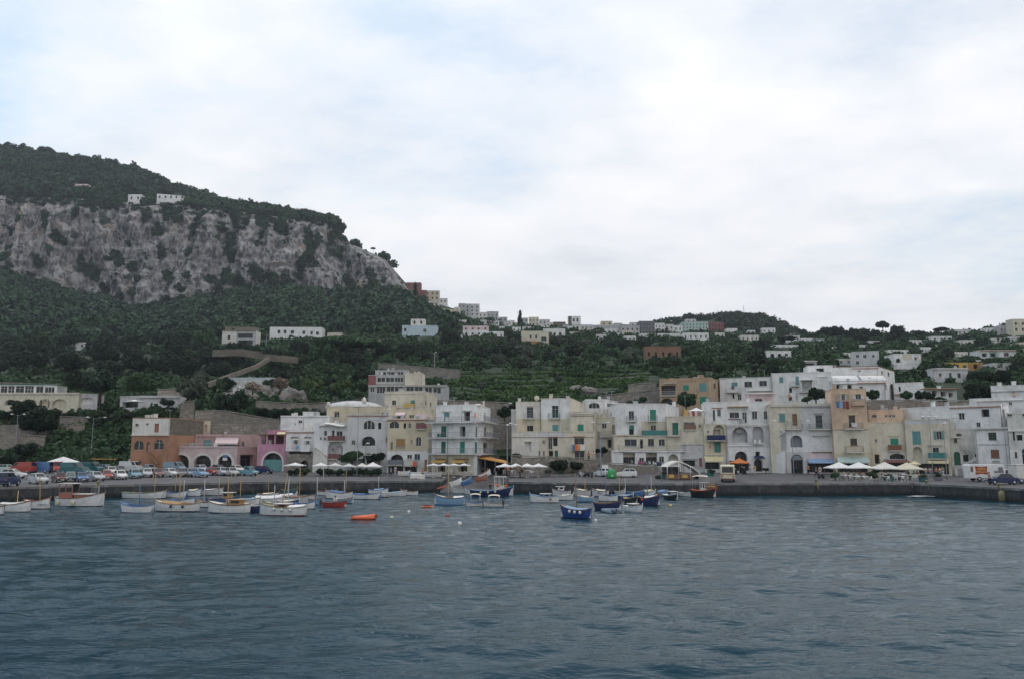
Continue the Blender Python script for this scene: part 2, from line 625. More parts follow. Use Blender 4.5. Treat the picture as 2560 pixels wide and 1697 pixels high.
def build_cliff():
 pxs=np.arange(-420,1036,2.6)
 nt_=150
 rows=[]
 for px in pxs:
  r=[]
  for j in range(nt_):
   t=j/(nt_-1)
   X,d,z=cliff_pt(px,t)
   fade=min(1,(1-t)*7)*min(1,max(.15,(1030-px)/60))
   dd=cliff_disp(X,z)*fade
   r.append((X,d-dd+2*fade,z))
  X,d,z=r[-1]
  r.append((X,d+30,z-6))
  rows.append(r)
  CLV[round(px,1)]=r
 o=grid_mesh('cliff',rows,len(rows),len(rows[0]),[cliff_mat()])
 return rows
CLIFF=build_cliff()
def sea_mat():
 m,nt,out=newmat('sea_water')
 a=noise_node(nt,2.6,4,.6,stretch=(.42,1,1))
 b=noise_node(nt,1.0,4,.55,stretch=(.42,1,1))
 ad=N(nt,'ShaderNodeMath',operation='MULTIPLY_ADD')
 ad.inputs[1].default_value=2.4
 nt.links.new(b,ad.inputs[0])
 nt.links.new(a,ad.inputs[2])
 bp=N(nt,'ShaderNodeBump')
 bp.inputs['Strength'].default_value=.8
 bp.inputs['Distance'].default_value=.08
 nt.links.new(ad.outputs[0],bp.inputs['Height'])
 p=N(nt,'ShaderNodeBsdfPrincipled')
 p.inputs['Base Color'].default_value=(.001,.034,.054,1)
 p.inputs['Roughness'].default_value=.06
 p.inputs['IOR'].default_value=1.333
 p.inputs['Specular IOR Level'].default_value=.21
 nt.links.new(bp.outputs[0],p.inputs['Normal'])
 nt.links.new(p.outputs[0],out.inputs[0])
 return m
def build_sea():
 nr,nc=620,520
 d=13*(150/13)**np.linspace(0,1,nr)
 d[:40]=np.linspace(-40,d[40],41)[:40]
 px=np.linspace(-1500,4060,nc)
 X=((px[None,:]-1280)/FPX)*(np.maximum(d,13)[:,None]+22)
 Y=np.repeat(d[:,None],nc,1)
 Z=np.zeros_like(X)
 r=np.random.default_rng(3)
 for k in range(46):
  lam=10**r.uniform(math.log10(.8),math.log10(4.5))
  th=math.radians(90+r.normal(12,24))
  kk=2*math.pi/lam
  amp=.0050*lam**.9
  ph=r.uniform(0,6.28)
  q=np.sin(kk*(X*math.cos(th)+Y*math.sin(th))+ph)
  Z+=amp*(q+.25*(1-np.abs(q)))
 Z-=Z.mean()
 pts=np.stack([X,Y,Z],2)
 o=grid_mesh('sea',pts,nr,nc,[sea_mat()])
 mb=MB()
 mb.box(-900,900,-60,12.9,-.4,-.02)
 return o
build_sea()
def quay():
 top,nt,out=newmat('quay_paving')
 a=noise_node(nt,.3,6,.65)
 b=noise_node(nt,3,4,.6)
 c=ramp(nt,a,[(.3,(.06,.06,.063)),(.55,(.10,.096,.10)),(.75,(.15,.14,.14))])
 c=mix(nt,ramp(nt,b,[(.5,grey(0)),(.8,grey(.5))]),c,(.07,.07,.072))
 p=N(nt,'ShaderNodeBsdfPrincipled')
 p.inputs['Roughness'].default_value=.9
 nt.links.new(c,p.inputs['Base Color'])
 nt.links.new(p.outputs[0],out.inputs[0])
 pxs=[p for p in range(-700,1105,20)]+[1104]
 pxs2=[1275]+[p for p in range(1290,3261,20)]
 for sect,nm in((pxs,0),(pxs2,1)):
  rows=[]
  for px in sect:
   r=[]
   e,bk=edge_d(px),back_d(px)
   for j in range(16):
    d=e+(bk+4-e)*j/15
    X=(px-1280)/FPX*d*1.005
    r.append((X,d,ground_z(px,d)))
   rows.append(r)
  grid_mesh('quay_pavement',rows,len(rows),16,[top],smooth=False)
 rows=[]
 for px in(1104,1120,1160,1200,1240,1275):
  r=[]
  e,bk=124.0,back_d(px)
  for j in range(18):
   d=e+(bk+4-e)*j/17
   X=(px-1280)/FPX*d*1.005
   z=ground_z(px,d)
   t=min(1,max(0,(d-126)/22))
   z=-.45+(z+.45)*min(1,t*1.0)if d<148 else z
   r.append((X,d,z))
  rows.append(r)
 grid_mesh('slipway',rows,len(rows),18,[top],smooth=False)
 wm,nt,out=newmat('quay_wall_stone')
 g=N(nt,'ShaderNodeNewGeometry')
 sp=N(nt,'ShaderNodeSeparateXYZ')
 nt.links.new(g.outputs['Position'],sp.inputs[0])
 n1=noise_node(nt,1.2,6,.7,stretch=(1,1,.5))
 n2=noise_node(nt,.4,4,.6,stretch=(1,1,.2))
 c=ramp(nt,n1,[(.3,(.018,.02,.024)),(.55,(.055,.055,.058)),(.75,(.12,.115,.11))])
 c=mix(nt,ramp(nt,n2,[(.5,grey(0)),(.7,grey(.6))]),c,(.03,.034,.03))
 zz=N(nt,'ShaderNodeMath',operation='MULTIPLY_ADD')
 zz.inputs[1].default_value=.5
 nt.links.new(n1,zz.inputs[0])
 nt.links.new(sp.outputs[2],zz.inputs[2])
 wet=ramp(nt,zz.outputs[0],[(.55,grey(1)),(.95,grey(0))])
 c=mix(nt,wet,c,(.012,.016,.016))
 p=N(nt,'ShaderNodeBsdfPrincipled')
 p.inputs['Roughness'].default_value=.8
 nt.links.new(c,p.inputs['Base Color'])
 bp=N(nt,'ShaderNodeBump')
 bp.inputs['Strength'].default_value=1
 bp.inputs['Distance'].default_value=.15
 nt.links.new(n1,bp.inputs['Height'])
 nt.links.new(bp.outputs[0],p.inputs['Normal'])
 nt.links.new(p.outputs[0],out.inputs[0])
 kb=plaster('grey')
 kb2=stone_mat('kerb_stone',(.20,.195,.19),.8)
 for a0,a1 in((-700,1104),(1275,3260)):
  pts=[(px,edge_d(px))for px in([a0]+[e for e in EX if a0<e<a1]+[a1])]
  P2=[Vector(((px-1280)/FPX*d*1.005,d))for px,d in pts]
  if a0<0:
   P2.append(P2[-1]+Vector((.3,26)))
  else:
   P2.insert(0,P2[0]+Vector((-.3,26)))
  w1,k1=MB(),MB()
  for i in range(len(P2)-1):
   A,B=P2[i],P2[i+1]
   t=(B-A).normalized()
   n=Vector((t.y,-t.x))
   L=(B-A).length
   m=max(1,int(L/1.2))
   for j in range(m):
    a=A+t*(L*j/m)
    b=A+t*(L*(j+1)/m-.02)
    for(z0,z1)in((-.9,.15),(.17,.62),(.64,1.1),(1.12,1.54)):
     o1=random.uniform(-.03,.03)
     w1.quad((a.x+n.x*o1,a.y+n.y*o1,z0),(b.x+n.x*o1,b.y+n.y*o1,z0),(b.x+n.x*o1,b.y+n.y*o1,z1),(a.x+n.x*o1,a.y+n.y*o1,z1))
   bk=.12
   w1.quad((A.x-n.x*bk,A.y-n.y*bk,-.9),(B.x-n.x*bk,B.y-n.y*bk,-.9),(B.x-n.x*bk,B.y-n.y*bk,1.55),(A.x-n.x*bk,A.y-n.y*bk,1.55))
   m2=max(1,int(L/2.4))
   for j in range(m2):
    a=A+t*(L*j/m2)
    b=A+t*(L*(j+1)/m2-.02)
    vs=[]
    zt=1.86+random.uniform(-.01,.01)
    for(pp,off)in((a,.08),(b,.08),(b,-.55),(a,-.55)):
     vs.append((pp.x+n.x*off,pp.y+n.y*off))
    lo=[(x,y,1.545)for x,y in vs]
    hi=[(x,y,zt)for x,y in vs]
    k1.add(lo+hi,[(0,3,2,1),(4,5,6,7),(0,1,5,4),(1,2,6,5),(2,3,7,6),(3,0,4,7)])
  o=w1.link('quay_wall',wm)
  o['kind']='structure'
  o=k1.link('kerb',kb2)
  o['kind']='structure'
quay()
FR='offwhite'
def m_rail(c='slate'):
 return paint(c,.5)
class Seg:
 """one straight wall in plan, in the building's local frame"""
 def __init__(s,A,B,org,z0,rot):
  s.A,s.B,s.org,s.z0=A,B,org,z0
  t=B-A
  s.L=t.length
  s.t=t.normalized()
  s.n=Vector((s.t.y,-s.t.x))
  s.c,s.s=math.cos(-rot),math.sin(-rot)
 def uz(s,px,py):
  rx,rz=ray(px,py)
  den=s.t.x-rx*s.t.y
  u=(rx*s.A.y-s.A.x)/den
  Y=s.A.y+s.t.y*u
  return u,CZ+rz*Y-s.z0
 def pt(s,u,off,z):
  p=s.A+s.t*u+s.n*off-s.org
  return(p.x*s.c-p.y*s.s,p.x*s.s+p.y*s.c,z)
 def T(s):
  return lambda u,off,z:s.pt(u,off,z)
def arch_pts(a,b,c,d,n=8):
 """top outline from (a,spring) over the crown to (b,spring)"""
 r=min((b-a)/2,.55*(d-c))
 m=(a+b)/2
 return[(m-(b-a)/2*math.cos(math.pi*i/n),d-r+r*math.sin(math.pi*i/n))for i in range(n+1)]
def outline(a,b,c,d,arch):
 if arch:
  return[(a,c),(b,c)]+arch_pts(a,b,c,d)[::-1]
 return[(a,c),(b,c),(b,d),(a,d)]
def wall(mb,sg,u0,u1,z0,z1,holes,zones,base=0):
 us={u0,u1}
 zs={z0,z1}
 for h in holes:
  us.update((h['a'],h['b']))
  zs.update((h['c'],h['d']))
 for q in zones:
  us.update((q[0],q[1]))
  zs.update((q[2],q[3]))
 us=sorted(u for u in us if u0-1e-6<=u<=u1+1e-6)
 zs=sorted(z for z in zs if z0-1e-6<=z<=z1+1e-6)
 def zone(u,z):
  r=base
  for q in zones:
   if q[0]<=u<=q[1]and q[2]<=z<=q[3]:
    r=q[4]
  return r
 for i in range(len(us)-1):
  for j in range(len(zs)-1):
   a,b,c,d=us[i],us[i+1],zs[j],zs[j+1]
   if b-a<1e-4 or d-c<1e-4:
    continue
   m,k=(a+b)/2,(c+d)/2
   if any(h['a']<m<h['b']and h['c']<k<h['d']for h in holes):
    continue
   mb.quad(sg.pt(a,0,c),sg.pt(b,0,c),sg.pt(b,0,d),sg.pt(a,0,d),zone(m,k))
 for h in holes:
  a,b,c,d,dp=h['a'],h['b'],h['c'],h['d'],h['dep']
  zi=zone((a+b)/2,(c+d)/2)
  if h['arch']:
   ap=arch_pts(a,b,c,d)
   h2=len(ap)//2
   L=[(a,d)]+ap[:h2+1][::-1]
   mb.add([sg.pt(u,0,z)for u,z in L],[tuple(range(len(L)))],zi)
   R=[(b,d)]+ap[h2:][::-1]
   mb.add([sg.pt(u,0,z)for u,z in R],[tuple(range(len(R)))],zi)
  ol=outline(a,b,c,d,h['arch'])
  for i in range(len(ol)):
   p,q=ol[i],ol[(i+1)%len(ol)]
   if abs(p[0]-q[0])+abs(p[1]-q[1])<1e-5:
    continue
   mb.quad(sg.pt(p[0],0,p[1]),sg.pt(q[0],0,q[1]),sg.pt(q[0],-dp,q[1]),sg.pt(p[0],-dp,p[1]),zi)
def frame_bits(mb,sg,ol,a,b,c,d,off,th=.07,mull=True,mi=0):
 """a frame following the outline plus mullions"""
 m,k=(a+b)/2,(c+d)/2
 ins=[(u+(m-u)*min(.5,th*2/max(.1,(b-a))),z+(k-z)*min(.5,th*2/max(.1,(d-c))))for u,z in ol]
 n=len(ol)
 for i in range(n):
  j=(i+1)%n
  mb.add([sg.pt(*x)for x in((ol[i][0],-off,ol[i][1]),(ol[j][0],-off,ol[j][1]),(ins[j][0],-off+.03,ins[j][1]),(ins[i][0],-off+.03,ins[i][1]))],[(0,1,2,3)],mi)
 T=sg.T()
 if mull:
  mb.box(m-th/2,m+th/2,-off,-off+.035,c+.02,d-.03,mi,T)
  if(d-c)>1.9:
   z=c+(d-c)*.68
   mb.box(a+.03,b-.03,-off,-off+.035,z,z+th*.8,mi,T)
def item_win(e,sg,h,fc='offwhite',shut=None,name='window',mull=True):
 a,b,c,d=h['a'],h['b'],h['c'],h['d']
 ol=outline(a,b,c,d,h['arch'])
 f,p=MB(),MB()
 frame_bits(f,sg,ol,a,b,c,d,h['dep']-.05,.055,mull)
 if not h['arch']:
  f.box(a-.06,b+.06,.0,.09,c-.09,c-.003,0,sg.T())
 p.add([sg.pt(u,-h['dep']+.02,z)for u,z in ol],[tuple(range(len(ol)))])
 fo=f.link(name,paint(fc,.6),e)
 if fo is None:
  fo=e
 p.link('pane',glass_mat(),fo)
 if shut:
  for sx in(0,1):
   s=MB()
   wd=(b-a)/2
   x0=a-wd-.02 if sx==0 else b+.02
   louv(s,sg,x0,x0+wd,c,d,.045)
   s.link('shutter',paint(shut,.6),e)
def louv(mb,sg,a,b,c,d,off):
 """louvred leaf: rim and slats"""
 T=sg.T()
 t=.07
 mb.box(a,b,off-.03,off,c,d,0,T)
 n=max(3,int((d-c)/.16))
 for i in range(n):
  z=c+t+(d-c-2*t)*i/n
  mb.box(a+t,b-t,off,off+.02,z,z+(d-c-2*t)/n*.55,0,T)
 for x0,x1 in((a,a+t),(b-t,b)):
  mb.box(x0,x1,off,off+.035,c,d,0,T)
def rail(mb,T,u0,u1,y0,y1,z,h=.95,sides=True,step=.22):
 def bar(p,q,r=.018):
  mb.tube([T(*p),T(*q)],r,4,smooth=False)
 for zz,r in((z+h,.028),(z+.1,.02),(z+h*.55,.012)):
  bar((u0,y1,zz),(u1,y1,zz),r)
  if sides:
   bar((u0,y0,zz),(u0,y1,zz),r)
   bar((u1,y0,zz),(u1,y1,zz),r)
 n=max(2,int((u1-u0)/step))
 for i in range(n+1):
  u=u0+(u1-u0)*i/n
  mb.box(u-.011,u+.011,y1-.011,y1+.011,z,z+h,0,T)
 if sides:
  for s in(u0,u1):
   for k in range(1,4):
    y=y0+(y1-y0)*k/4
    mb.box(s-.011,s+.011,y-.011,y+.011,z,z+h,0,T)
BUILD={}
def bld(name,label,pts,yt,yb,col,items='',cat='house',dep=8.0,low=.6,group=None,cap=.16,capcol=None,amount=1.0,z_abs=None,roofcol='lightgrey',clutter=None):
 ym=(yt+yb)/2
 W_=[plan(px,d,ym)for px,d in pts]
 org=W_[0].copy()
 px0,d0=pts[0]
 zt=CZ+ray(px0,yt)[1]*d0
 zb=CZ+ray(px0,yb)[1]*d0-low
 if z_abs is not None:
  zb=z_abs
 ml=max(range(len(W_)-1),key=lambda i:abs((W_[i+1]-W_[i]).normalized().x))
 t0=(W_[ml+1]-W_[ml]).normalized()
 rot=math.atan2(t0.y,t0.x)
 e=thing(name,label,cat,(org.x,org.y,zb),rot,group)
 H=zt-zb
 n0=Vector((-t0.y,t0.x))
 far=max(dep,max((w_-org).dot(n0)for w_ in W_)+.01)
 back=[W_[-1]+n0*(far-(W_[-1]-org).dot(n0)),org+n0*far]
 ring=W_+back
 mats=[plaster(col,amount)]
 names=[col]
 segs=[Seg(W_[i],W_[i+1],org,zb,rot)for i in range(len(W_)-1)]
 SG=dict(holes=[[]for _ in segs],zones=[[]for _ in segs])
 todo=[]
 def which(px):
  for i in range(len(segs)):
   if pts[i][0]-.01<=px<=pts[i+1][0]+.01:
    return i
  return 0 if px<pts[0][0]else len(segs)-1
 for ln in items.strip().splitlines():
  q=ln.split('#')[0].split()
  if not q:
   continue
  k=q[0]
  nums=[]
  opts=[]
  for t in q[1:]:
   try:
    nums.append(float(t))
   except ValueError:
    opts.append(t)
  i=which((nums[0]+nums[1])/2 if k in 'bBlR' else(nums[0]+nums[2])/2)
  sg=segs[i]
  arch='arch' in opts
  opts=[o for o in opts if o!='arch']
  if k in 'bBlR':
   u0=sg.uz(nums[0],nums[2])[0]
   u1=sg.uz(nums[1],nums[2])[0]
   z=sg.uz((nums[0]+nums[1])/2,nums[2])[1]
   todo.append((k,sg,u0,u1,z,nums[3:],opts))
   continue
  u0,z1=sg.uz(nums[0],(nums[1]))
  u1,_=sg.uz(nums[2],nums[3])
  um=(nums[0]+nums[2])/2
  z1=sg.uz(um,nums[1])[1]
  z0=sg.uz(um,nums[3])[1]
  u0=sg.uz(nums[0],(nums[1]+nums[3])/2)[0]
  u1=sg.uz(nums[2],(nums[1]+nums[3])/2)[0]
  if k=='z':
   c=opts[0]
   if c not in names:
    names.append(c)
    mats.append(stone_mat('masonry_'+c,PAL[c])if c in('stone','brownstone')else plaster(c,amount))
   SG['zones'][i].append((max(0,u0)if u0>.4 else-.01,min(sg.L,u1)if u1<sg.L-.4 else sg.L+.01,z0 if z0>.3 else-1,z1 if z1<H-.25 else H+1,names.index(c)))
   continue
  if k in 'wsokdrG':
   u0,u1=max(.03,u0),min(sg.L-.03,u1)
   z0,z1=max(.02,z0),min(H-.05,z1)
   if u1-u0<.12 or z1-z0<.12:
    continue
   h=dict(a=u0,b=u1,c=z0,d=z1,arch=arch,dep={'w':.22,'s':.12,'o':.22,'k':1.3,'d':.25,'r':.7,'G':.22}[k])
   SG['holes'][i].append(h)
   todo.append((k,sg,h,opts))
  elif k=='a':
   todo.append((k,sg,u0,u1,z0,z1,opts))
 wm=MB()
 for i,sg in enumerate(segs):
  wall(wm,sg,0,sg.L,0,H,SG['holes'][i],SG['zones'][i])
 R=len(ring)
 for i in range(len(W_)-1,R):
  a,b=ring[i],ring[(i+1)%R]
  sg=Seg(a,b,org,zb,rot)
  zi=0
  wm.quad(sg.pt(0,0,0),sg.pt(sg.L,0,0),sg.pt(sg.L,0,H),sg.pt(0,0,H),zi)
 wm.link('wall',mats,e)
 s0=Seg(W_[0],W_[1],org,zb,rot)
 loc=[]
 for p in ring:
  p2=p-org
  loc.append((p2.x*s0.c-p2.y*s0.s,p2.x*s0.s+p2.y*s0.c))
 rm=MB()
 rm.add([(x,y,H-.35)for x,y in loc],[tuple(range(len(loc)))])
 rm.link('roof',plaster(roofcol),e)
 if cap:
  cm=MB()
  for i in range(R):
   a,b=ring[i],ring[(i+1)%R]
   sg=Seg(a,b,org,zb,rot)
   cm.box(-.05,sg.L+.05-.0,-.24,.06,H+.002+i*.0015,H+cap+i*.0015,0,sg.T())
  cm.link('parapet',plaster(capcol or col),e)
 for it in todo:
  k,sg=it[0],it[1]
  T=sg.T()
  if k in 'wsokdrG':
   h,opts=it[2],it[3]
   a,b,c,d,dp=h['a'],h['b'],h['c'],h['d'],h['dep']
   ol=outline(a,b,c,d,h['arch'])
   if k=='w':
    item_win(e,sg,h,opts[0]if opts else FR)
   elif k=='G':
    f,p=MB(),MB()
    nx=max(2,int((b-a)/.7))
    for j in range(nx+1):
     u=a+(b-a)*j/nx
     f.box(max(a,u-.04),min(b,u+.04),-dp+.03,-dp+.1,c+.01,d-.01,0,T)
    nz=max(1,int((d-c)/.9))
    for j in range(nz+1):
     z=c+(d-c)*j/nz
     f.box(a+.01,b-.01,-dp+.03,-dp+.09,max(c,z-.035),min(d,z+.035),0,T)
    p.add([sg.pt(u,-dp+.02,z)for u,z in ol],[tuple(range(len(ol)))])
    fo=f.link('window',paint(opts[0]if opts else FR,.6),e)
    p.link('pane',glass_mat(),fo)
   elif k=='o':
    item_win(e,sg,h,opts[1]if len(opts)>1 else FR,shut=opts[0])
   elif k=='s':
    s=MB()
    if h['arch']:
     s.add([sg.pt(u,-dp+.03,z)for u,z in ol],[tuple(range(len(ol)))])
    else:
     m=(a+b)/2
     louv(s,sg,a,m-.01,c,d,-.04)
     louv(s,sg,m+.01,b,c,d,-.04)
    s.box(a-.08,b+.08,.0,.08,c-.1,c-.003,0,T)
    s.link('shutter',paint(opts[0],.6),e)
   elif k=='d':
    s=MB()
    s.add([sg.pt(u,-dp+.02,z)for u,z in ol],[tuple(range(len(ol)))])
    s.box(a+.12,b-.12,-dp+.02,-dp+.05,c+.15,c+(d-c)*.45,0,T)
    s.box(a+.12,b-.12,-dp+.02,-dp+.05,c+(d-c)*.52,d-(.3 if not h['arch']else(b-a)*.4),0,T)
    s.link('door',paint(opts[0]if opts else 'brown',.6),e)
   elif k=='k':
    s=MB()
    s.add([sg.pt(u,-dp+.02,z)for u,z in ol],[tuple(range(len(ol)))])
    o=s.link('doorway',paint('dark',.35),e)  # near-black plate painted to stand for the unlit interior behind the opening
    if(b-a)>1.6:
     f=MB()
     nx=max(2,int((b-a)/1.3))
     for j in range(1,nx):
      u=a+(b-a)*j/nx
      f.box(u-.04,u+.04,-dp+.05,-dp+.1,c,d-(.6 if h['arch']else .02),0,T)
     zz=c+(d-c)*.62
     f.box(a+.02,b-.02,-dp+.05,-dp+.09,zz,zz+.08,0,T)
     f.link('door_frame',paint(opts[0]if opts else 'darkgrey',.6),e)
   elif k=='r':
    s=MB()
    s.add([sg.pt(u,-dp+.02,z)for u,z in ol],[tuple(range(len(ol)))])
    s.link('niche',plaster(opts[0]if opts else col),e)
  elif k in 'bB':
   _,sg,u0,u1,z,ex,opts=it
   out=ex[0]if ex else .95
   s=MB()
   s.box(u0,u1,.003,out,z-.16,z,0,T)
   s.box(u0-.03,u1+.03,.003,out+.04,z-.05,z-.02,0,T)
   for q in(u0+.25,(u0+u1)/2,u1-.25):
    s.prism([(q,z-.16),(q,z-.5),(q,z-.16)],.003,.5,0,T)if False else s.box(q-.06,q+.06,.003,out*.6,z-.34,z-.16,0,T)
   bo=s.link('balcony',plaster(opts[1]if len(opts)>1 else 'offwhite'),e)
   r=MB()
   rail(r,T,u0+.04,u1-.04,.02,out-.04,z)
   r.link('railing',m_rail(opts[0]if opts and k=='b' else 'slate'),bo)
   if k=='B':
    g=MB()
    g.box(u0+.06,u1-.06,out-.015,out+.0,z+.04,z+.92,0,T)
    g.box(u0+.015,u0+.03,.05,out-.02,z+.04,z+.92,0,T)
    g.box(u1-.03,u1-.015,.05,out-.02,z+.04,z+.92,0,T)
    g.link('screen',paint(opts[0],.8),bo)
  elif k=='R':
   _,sg,u0,u1,z,ex,opts=it
   r=MB()
   rail(r,T,u0,u1,-1.5,-.15,z,ex[0]if ex else .95,sides=False)
   r.link('railing',m_rail(opts[0]if opts else 'slate'),e)
  elif k=='l':
   _,sg,u0,u1,z,ex,opts=it
   s=MB()
   s.box(u0,u1,.003,ex[0]if ex else .18,z-.09,z+.04,0,T)
   s.link('ledge',plaster(opts[0]if opts else col),e)
  elif k=='a':
   _,sg,u0,u1,z0,z1,opts=it
   s=MB()
   out=1.5
   n=max(6,int((u1-u0)/.35))
   vs,fs=[],[]
   for j in range(n+1):
    u=u0+(u1-u0)*j/n
    wv=.03*(j%2)
    zf=z0+.28
    vs+=[sg.pt(u,.02,z1),sg.pt(u,out*.5,(z1+zf)/2-.05-wv),sg.pt(u,out,zf-wv),sg.pt(u,out+.02,z0+(.05 if j%2 else 0))]
   for j in range(n):
    for q in range(3):
     fs.append((j*4+q,j*4+4+q,j*4+5+q,j*4+1+q))
   s.add(vs,fs)
   ao=s.link('awning',paint(opts[0],.8),e)
   for u in(u0+.05,u1-.05):
    r=MB()
    r.tube([sg.pt(u,.05,z0+.1),sg.pt(u,out-.05,z0+.22)],.02,4)
    r.link('awning_arm',paint('silver',.4),ao)
 rr=random.Random(label)
 Lm=max(x for x,y in loc)
 if clutter is None:
  clutter=cat in('house','house storey','boathouse')and zb<30 and Lm>4
 if clutter:
  for i in range(rr.randint(1,3)):
   x,y=rr.uniform(.6,Lm-.9),rr.uniform(1.2,max(1.5,dep*.6))
   m=MB()
   hh_=rr.uniform(.5,1.1)
   m.box(x-.3,x+.3,y-.25,y+.25,H-.34,H+hh_)
   m.box(x-.36,x+.36,y-.31,y+.31,H+hh_,H+hh_+.08)
   m.link('chimney',plaster(rr.choice(['offwhite','grey',col])),e)
  for i in range(rr.randint(1,2)):
   x,y=rr.uniform(.4,Lm-.4),rr.uniform(.8,dep*.5)
   m=MB()
   hh_=rr.uniform(1.3,2.2)
   m.tube([(x,y,H-.34),(x,y,H+hh_)],.025,4)
   for k in range(4):
    w_=.45-k*.07
    m.box(x-w_,x+w_,y-.012+k*.12,y+.012+k*.12,H+hh_-.06,H+hh_-.035)
   m.box(x-.012,x+.012,y-.05,y+.45,H+hh_-.09,H+hh_-.062)
   m.link('aerial',paint('metal',.5),e)
  s0=segs[ml]
  for i in range(rr.randint(1,2)):
   u=rr.choice([.15,s0.L-.15,s0.L*rr.uniform(.3,.7)])
   if any(h['a']-.1<u<h['b']+.1 for h in SG['holes'][ml]):
    continue
   m=MB()
   m.tube([s0.pt(u,.06,.1),s0.pt(u,.06,H-.1)],.045,5)
   m.link('drainpipe',paint(rr.choice(['grey','cream','stone']),.7),e)
 BUILD[name+label]=(e,segs,H,zb)
 return e,segs,H,zb
def extra(e,name,mb,m):
 return mb.link(name,m,e)
bld('arcaded_terrace_house','long cream terrace building with a row of arches above the left car park',[(-60,211),(196,211)],982,1034,'cream',"""
r 58 997 90 1010 arch
k 98 996 120 1016 arch
r 105 997 124 1020 arch
r 130 997 167 1021 arch
k 12 998 40 1012 arch
l -60 196 984 .3 offwhite
k 4 1024 10 1032
""",cat='terrace house',dep=7,low=2.5)
bld('glazed_terrace_house','white glazed pavilion with green roof edge on top of the arcaded terrace',[(-60,214),(142,216)],960,984,'white',"""
w 2 964 18 982
G 20 964 36 982
w 39 964 60 982
G 62 964 84 982
w 90 965 108 982
G 112 967 136 982
l -60 143 960 .6 green
""",cat='pavilion',dep=6,low=3,capcol='green')
bld('garage','small grey arched garage beside the arcaded terrace building',[(190,212),(243,213)],984,1012,'lightgrey',"""
r 200 993 234 1010 arch white
""",cat='garage',dep=6,low=2)
bld('bungalow','low grey bungalow with a bulging white awning below the olive tree',[(300,212),(352,210),(448,210)],991,1022,'lightgrey',"""
k 306 1004 345 1018
w 390 1018 428 1022
l 300 448 993 .4 grey
""",cat='bungalow',dep=7,low=1.5)
e,sg,H,zb=bld('orange_house','orange house with white arched shutters under a white upper storey',[(328,158),(422,158),(507,172)],1045,1172,'orange',"""
z 328 1040 424 1086 offwhite
z 424 1040 520 1088 ochrewall
z 424 1088 520 1180 orange
w 338 1058 346 1065
w 365 1057 371 1062
d 386 1058 397 1080 brick
w 335 1100 359 1124 arch white
w 385 1098 409 1123 arch white
r 366 1104 375 1129 arch lightgrey
l 328 424 1087 .25 offwhite
k 343 1152 352 1168
""".replace('ochrewall','brownstone'),dep=8,low=2)
c=MB()
c.box(2.2,3.1,.3,1.2,H,H+.7)
c.box(3.4,4.3,.3,1.2,H,H+.8)
extra(e,'chimney',c,plaster('offwhite'))
st=MB()
S0=sg[0]
u0,z0=S0.uz(374,1128)
u1,z1=S0.uz(396,1158)
for i in range(9):
 t=i/9
 uu=u0+(u1-u0)*t
 zz=z0+(z1-z0)*t
 st.box(uu,uu+(u1-u0)/9+.02,.01,.9,zz-.35,zz,0,S0.T())
extra(e,'staircase',st,plaster('orange'))
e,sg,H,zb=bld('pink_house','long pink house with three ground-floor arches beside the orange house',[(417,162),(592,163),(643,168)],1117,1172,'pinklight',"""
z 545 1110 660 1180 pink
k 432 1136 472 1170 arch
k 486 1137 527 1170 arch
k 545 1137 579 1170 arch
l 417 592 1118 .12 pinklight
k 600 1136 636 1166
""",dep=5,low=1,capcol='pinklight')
for a,b,c_,d_ in((432,1136,472,1172),(486,1137,527,1172),(545,1137,579,1172)):
 s=MB()
 S0=sg[0]
 u0,z1=S0.uz(a,c_*0+b)
 u1,z0=S0.uz(c_,d_)
 ap=arch_pts(u0,u1,max(0,z0),z1,12)
 big=arch_pts(u0-.45,u1+.45,max(0,z0),z1+.45,12)
 pts_o=[(u0-.45,.0)]+big+[(u1+.45,.0)]
 pts_i=[(u0,.0)]+ap+[(u1,.0)]
 for i in range(len(pts_o)-1):
  s.add([S0.pt(pts_o[i][0],.06,pts_o[i][1]),S0.pt(pts_o[i+1][0],.06,pts_o[i+1][1]),S0.pt(pts_i[i+1][0],.06,pts_i[i+1][1]),S0.pt(pts_i[i][0],.06,pts_i[i][1])],[(0,1,2,3)])
  s.add([S0.pt(pts_o[i][0],.0,pts_o[i][1]),S0.pt(pts_o[i+1][0],.0,pts_o[i+1][1]),S0.pt(pts_o[i+1][0],.06,pts_o[i+1][1]),S0.pt(pts_o[i][0],.06,pts_o[i][1])],[(0,1,2,3)])
 extra(e,'arch_surround',s,plaster('offwhite'))
bar=MB()
rail(bar,sg[0].T(),.2,sg[0].L-.3,0,-.12,H+.1,.7,sides=False,step=.35)
extra(e,'railing',bar,paint('silver',.5))
s=MB()
u0,z0=sg[0].uz(557,1150)
s.box(u0,u0+.9,.1,.16,z0,z0+.5,0,sg[0].T())
s.box(u0,u0+.9,.1,.16,z0+.55,z0+1.1,1,sg[0].T())
mo=s.link('shop_sign',[paint('white',.5),paint('blue',.5)],e)
bld('pink_upper_storey','set-back pink storey with teal shutters and white awning behind the arcade roof',[(439,168),(648,171)],1086,1121,'pink',"""
z 439 1080 493 1121 pinklight
s 460 1099 478 1118 teal
s 510 1099 527 1117 bluegreen
a 540 1092 597 1110 palepink
w 604 1103 611 1116
z 538 1112 600 1122 redhouse
k 555 1106 590 1118
l 439 600 1088 .25 palepink
""",cat='house storey',dep=6,low=.5)
tr=thing('vine_trellis','reddish brown vine-covered trellis between the pink arcade and the teal gate','trellis',on_quay(590,1171),0)
t_=MB()
for i in range(9):
 t_.box(i*.5,i*.5+.06,0,.06,0,3.0)
for k in range(7):
 t_.box(0,4.1,-.02,-.0,.3+k*.42,.34+k*.42)
t_.link('frame',paint('brown',.7),tr)
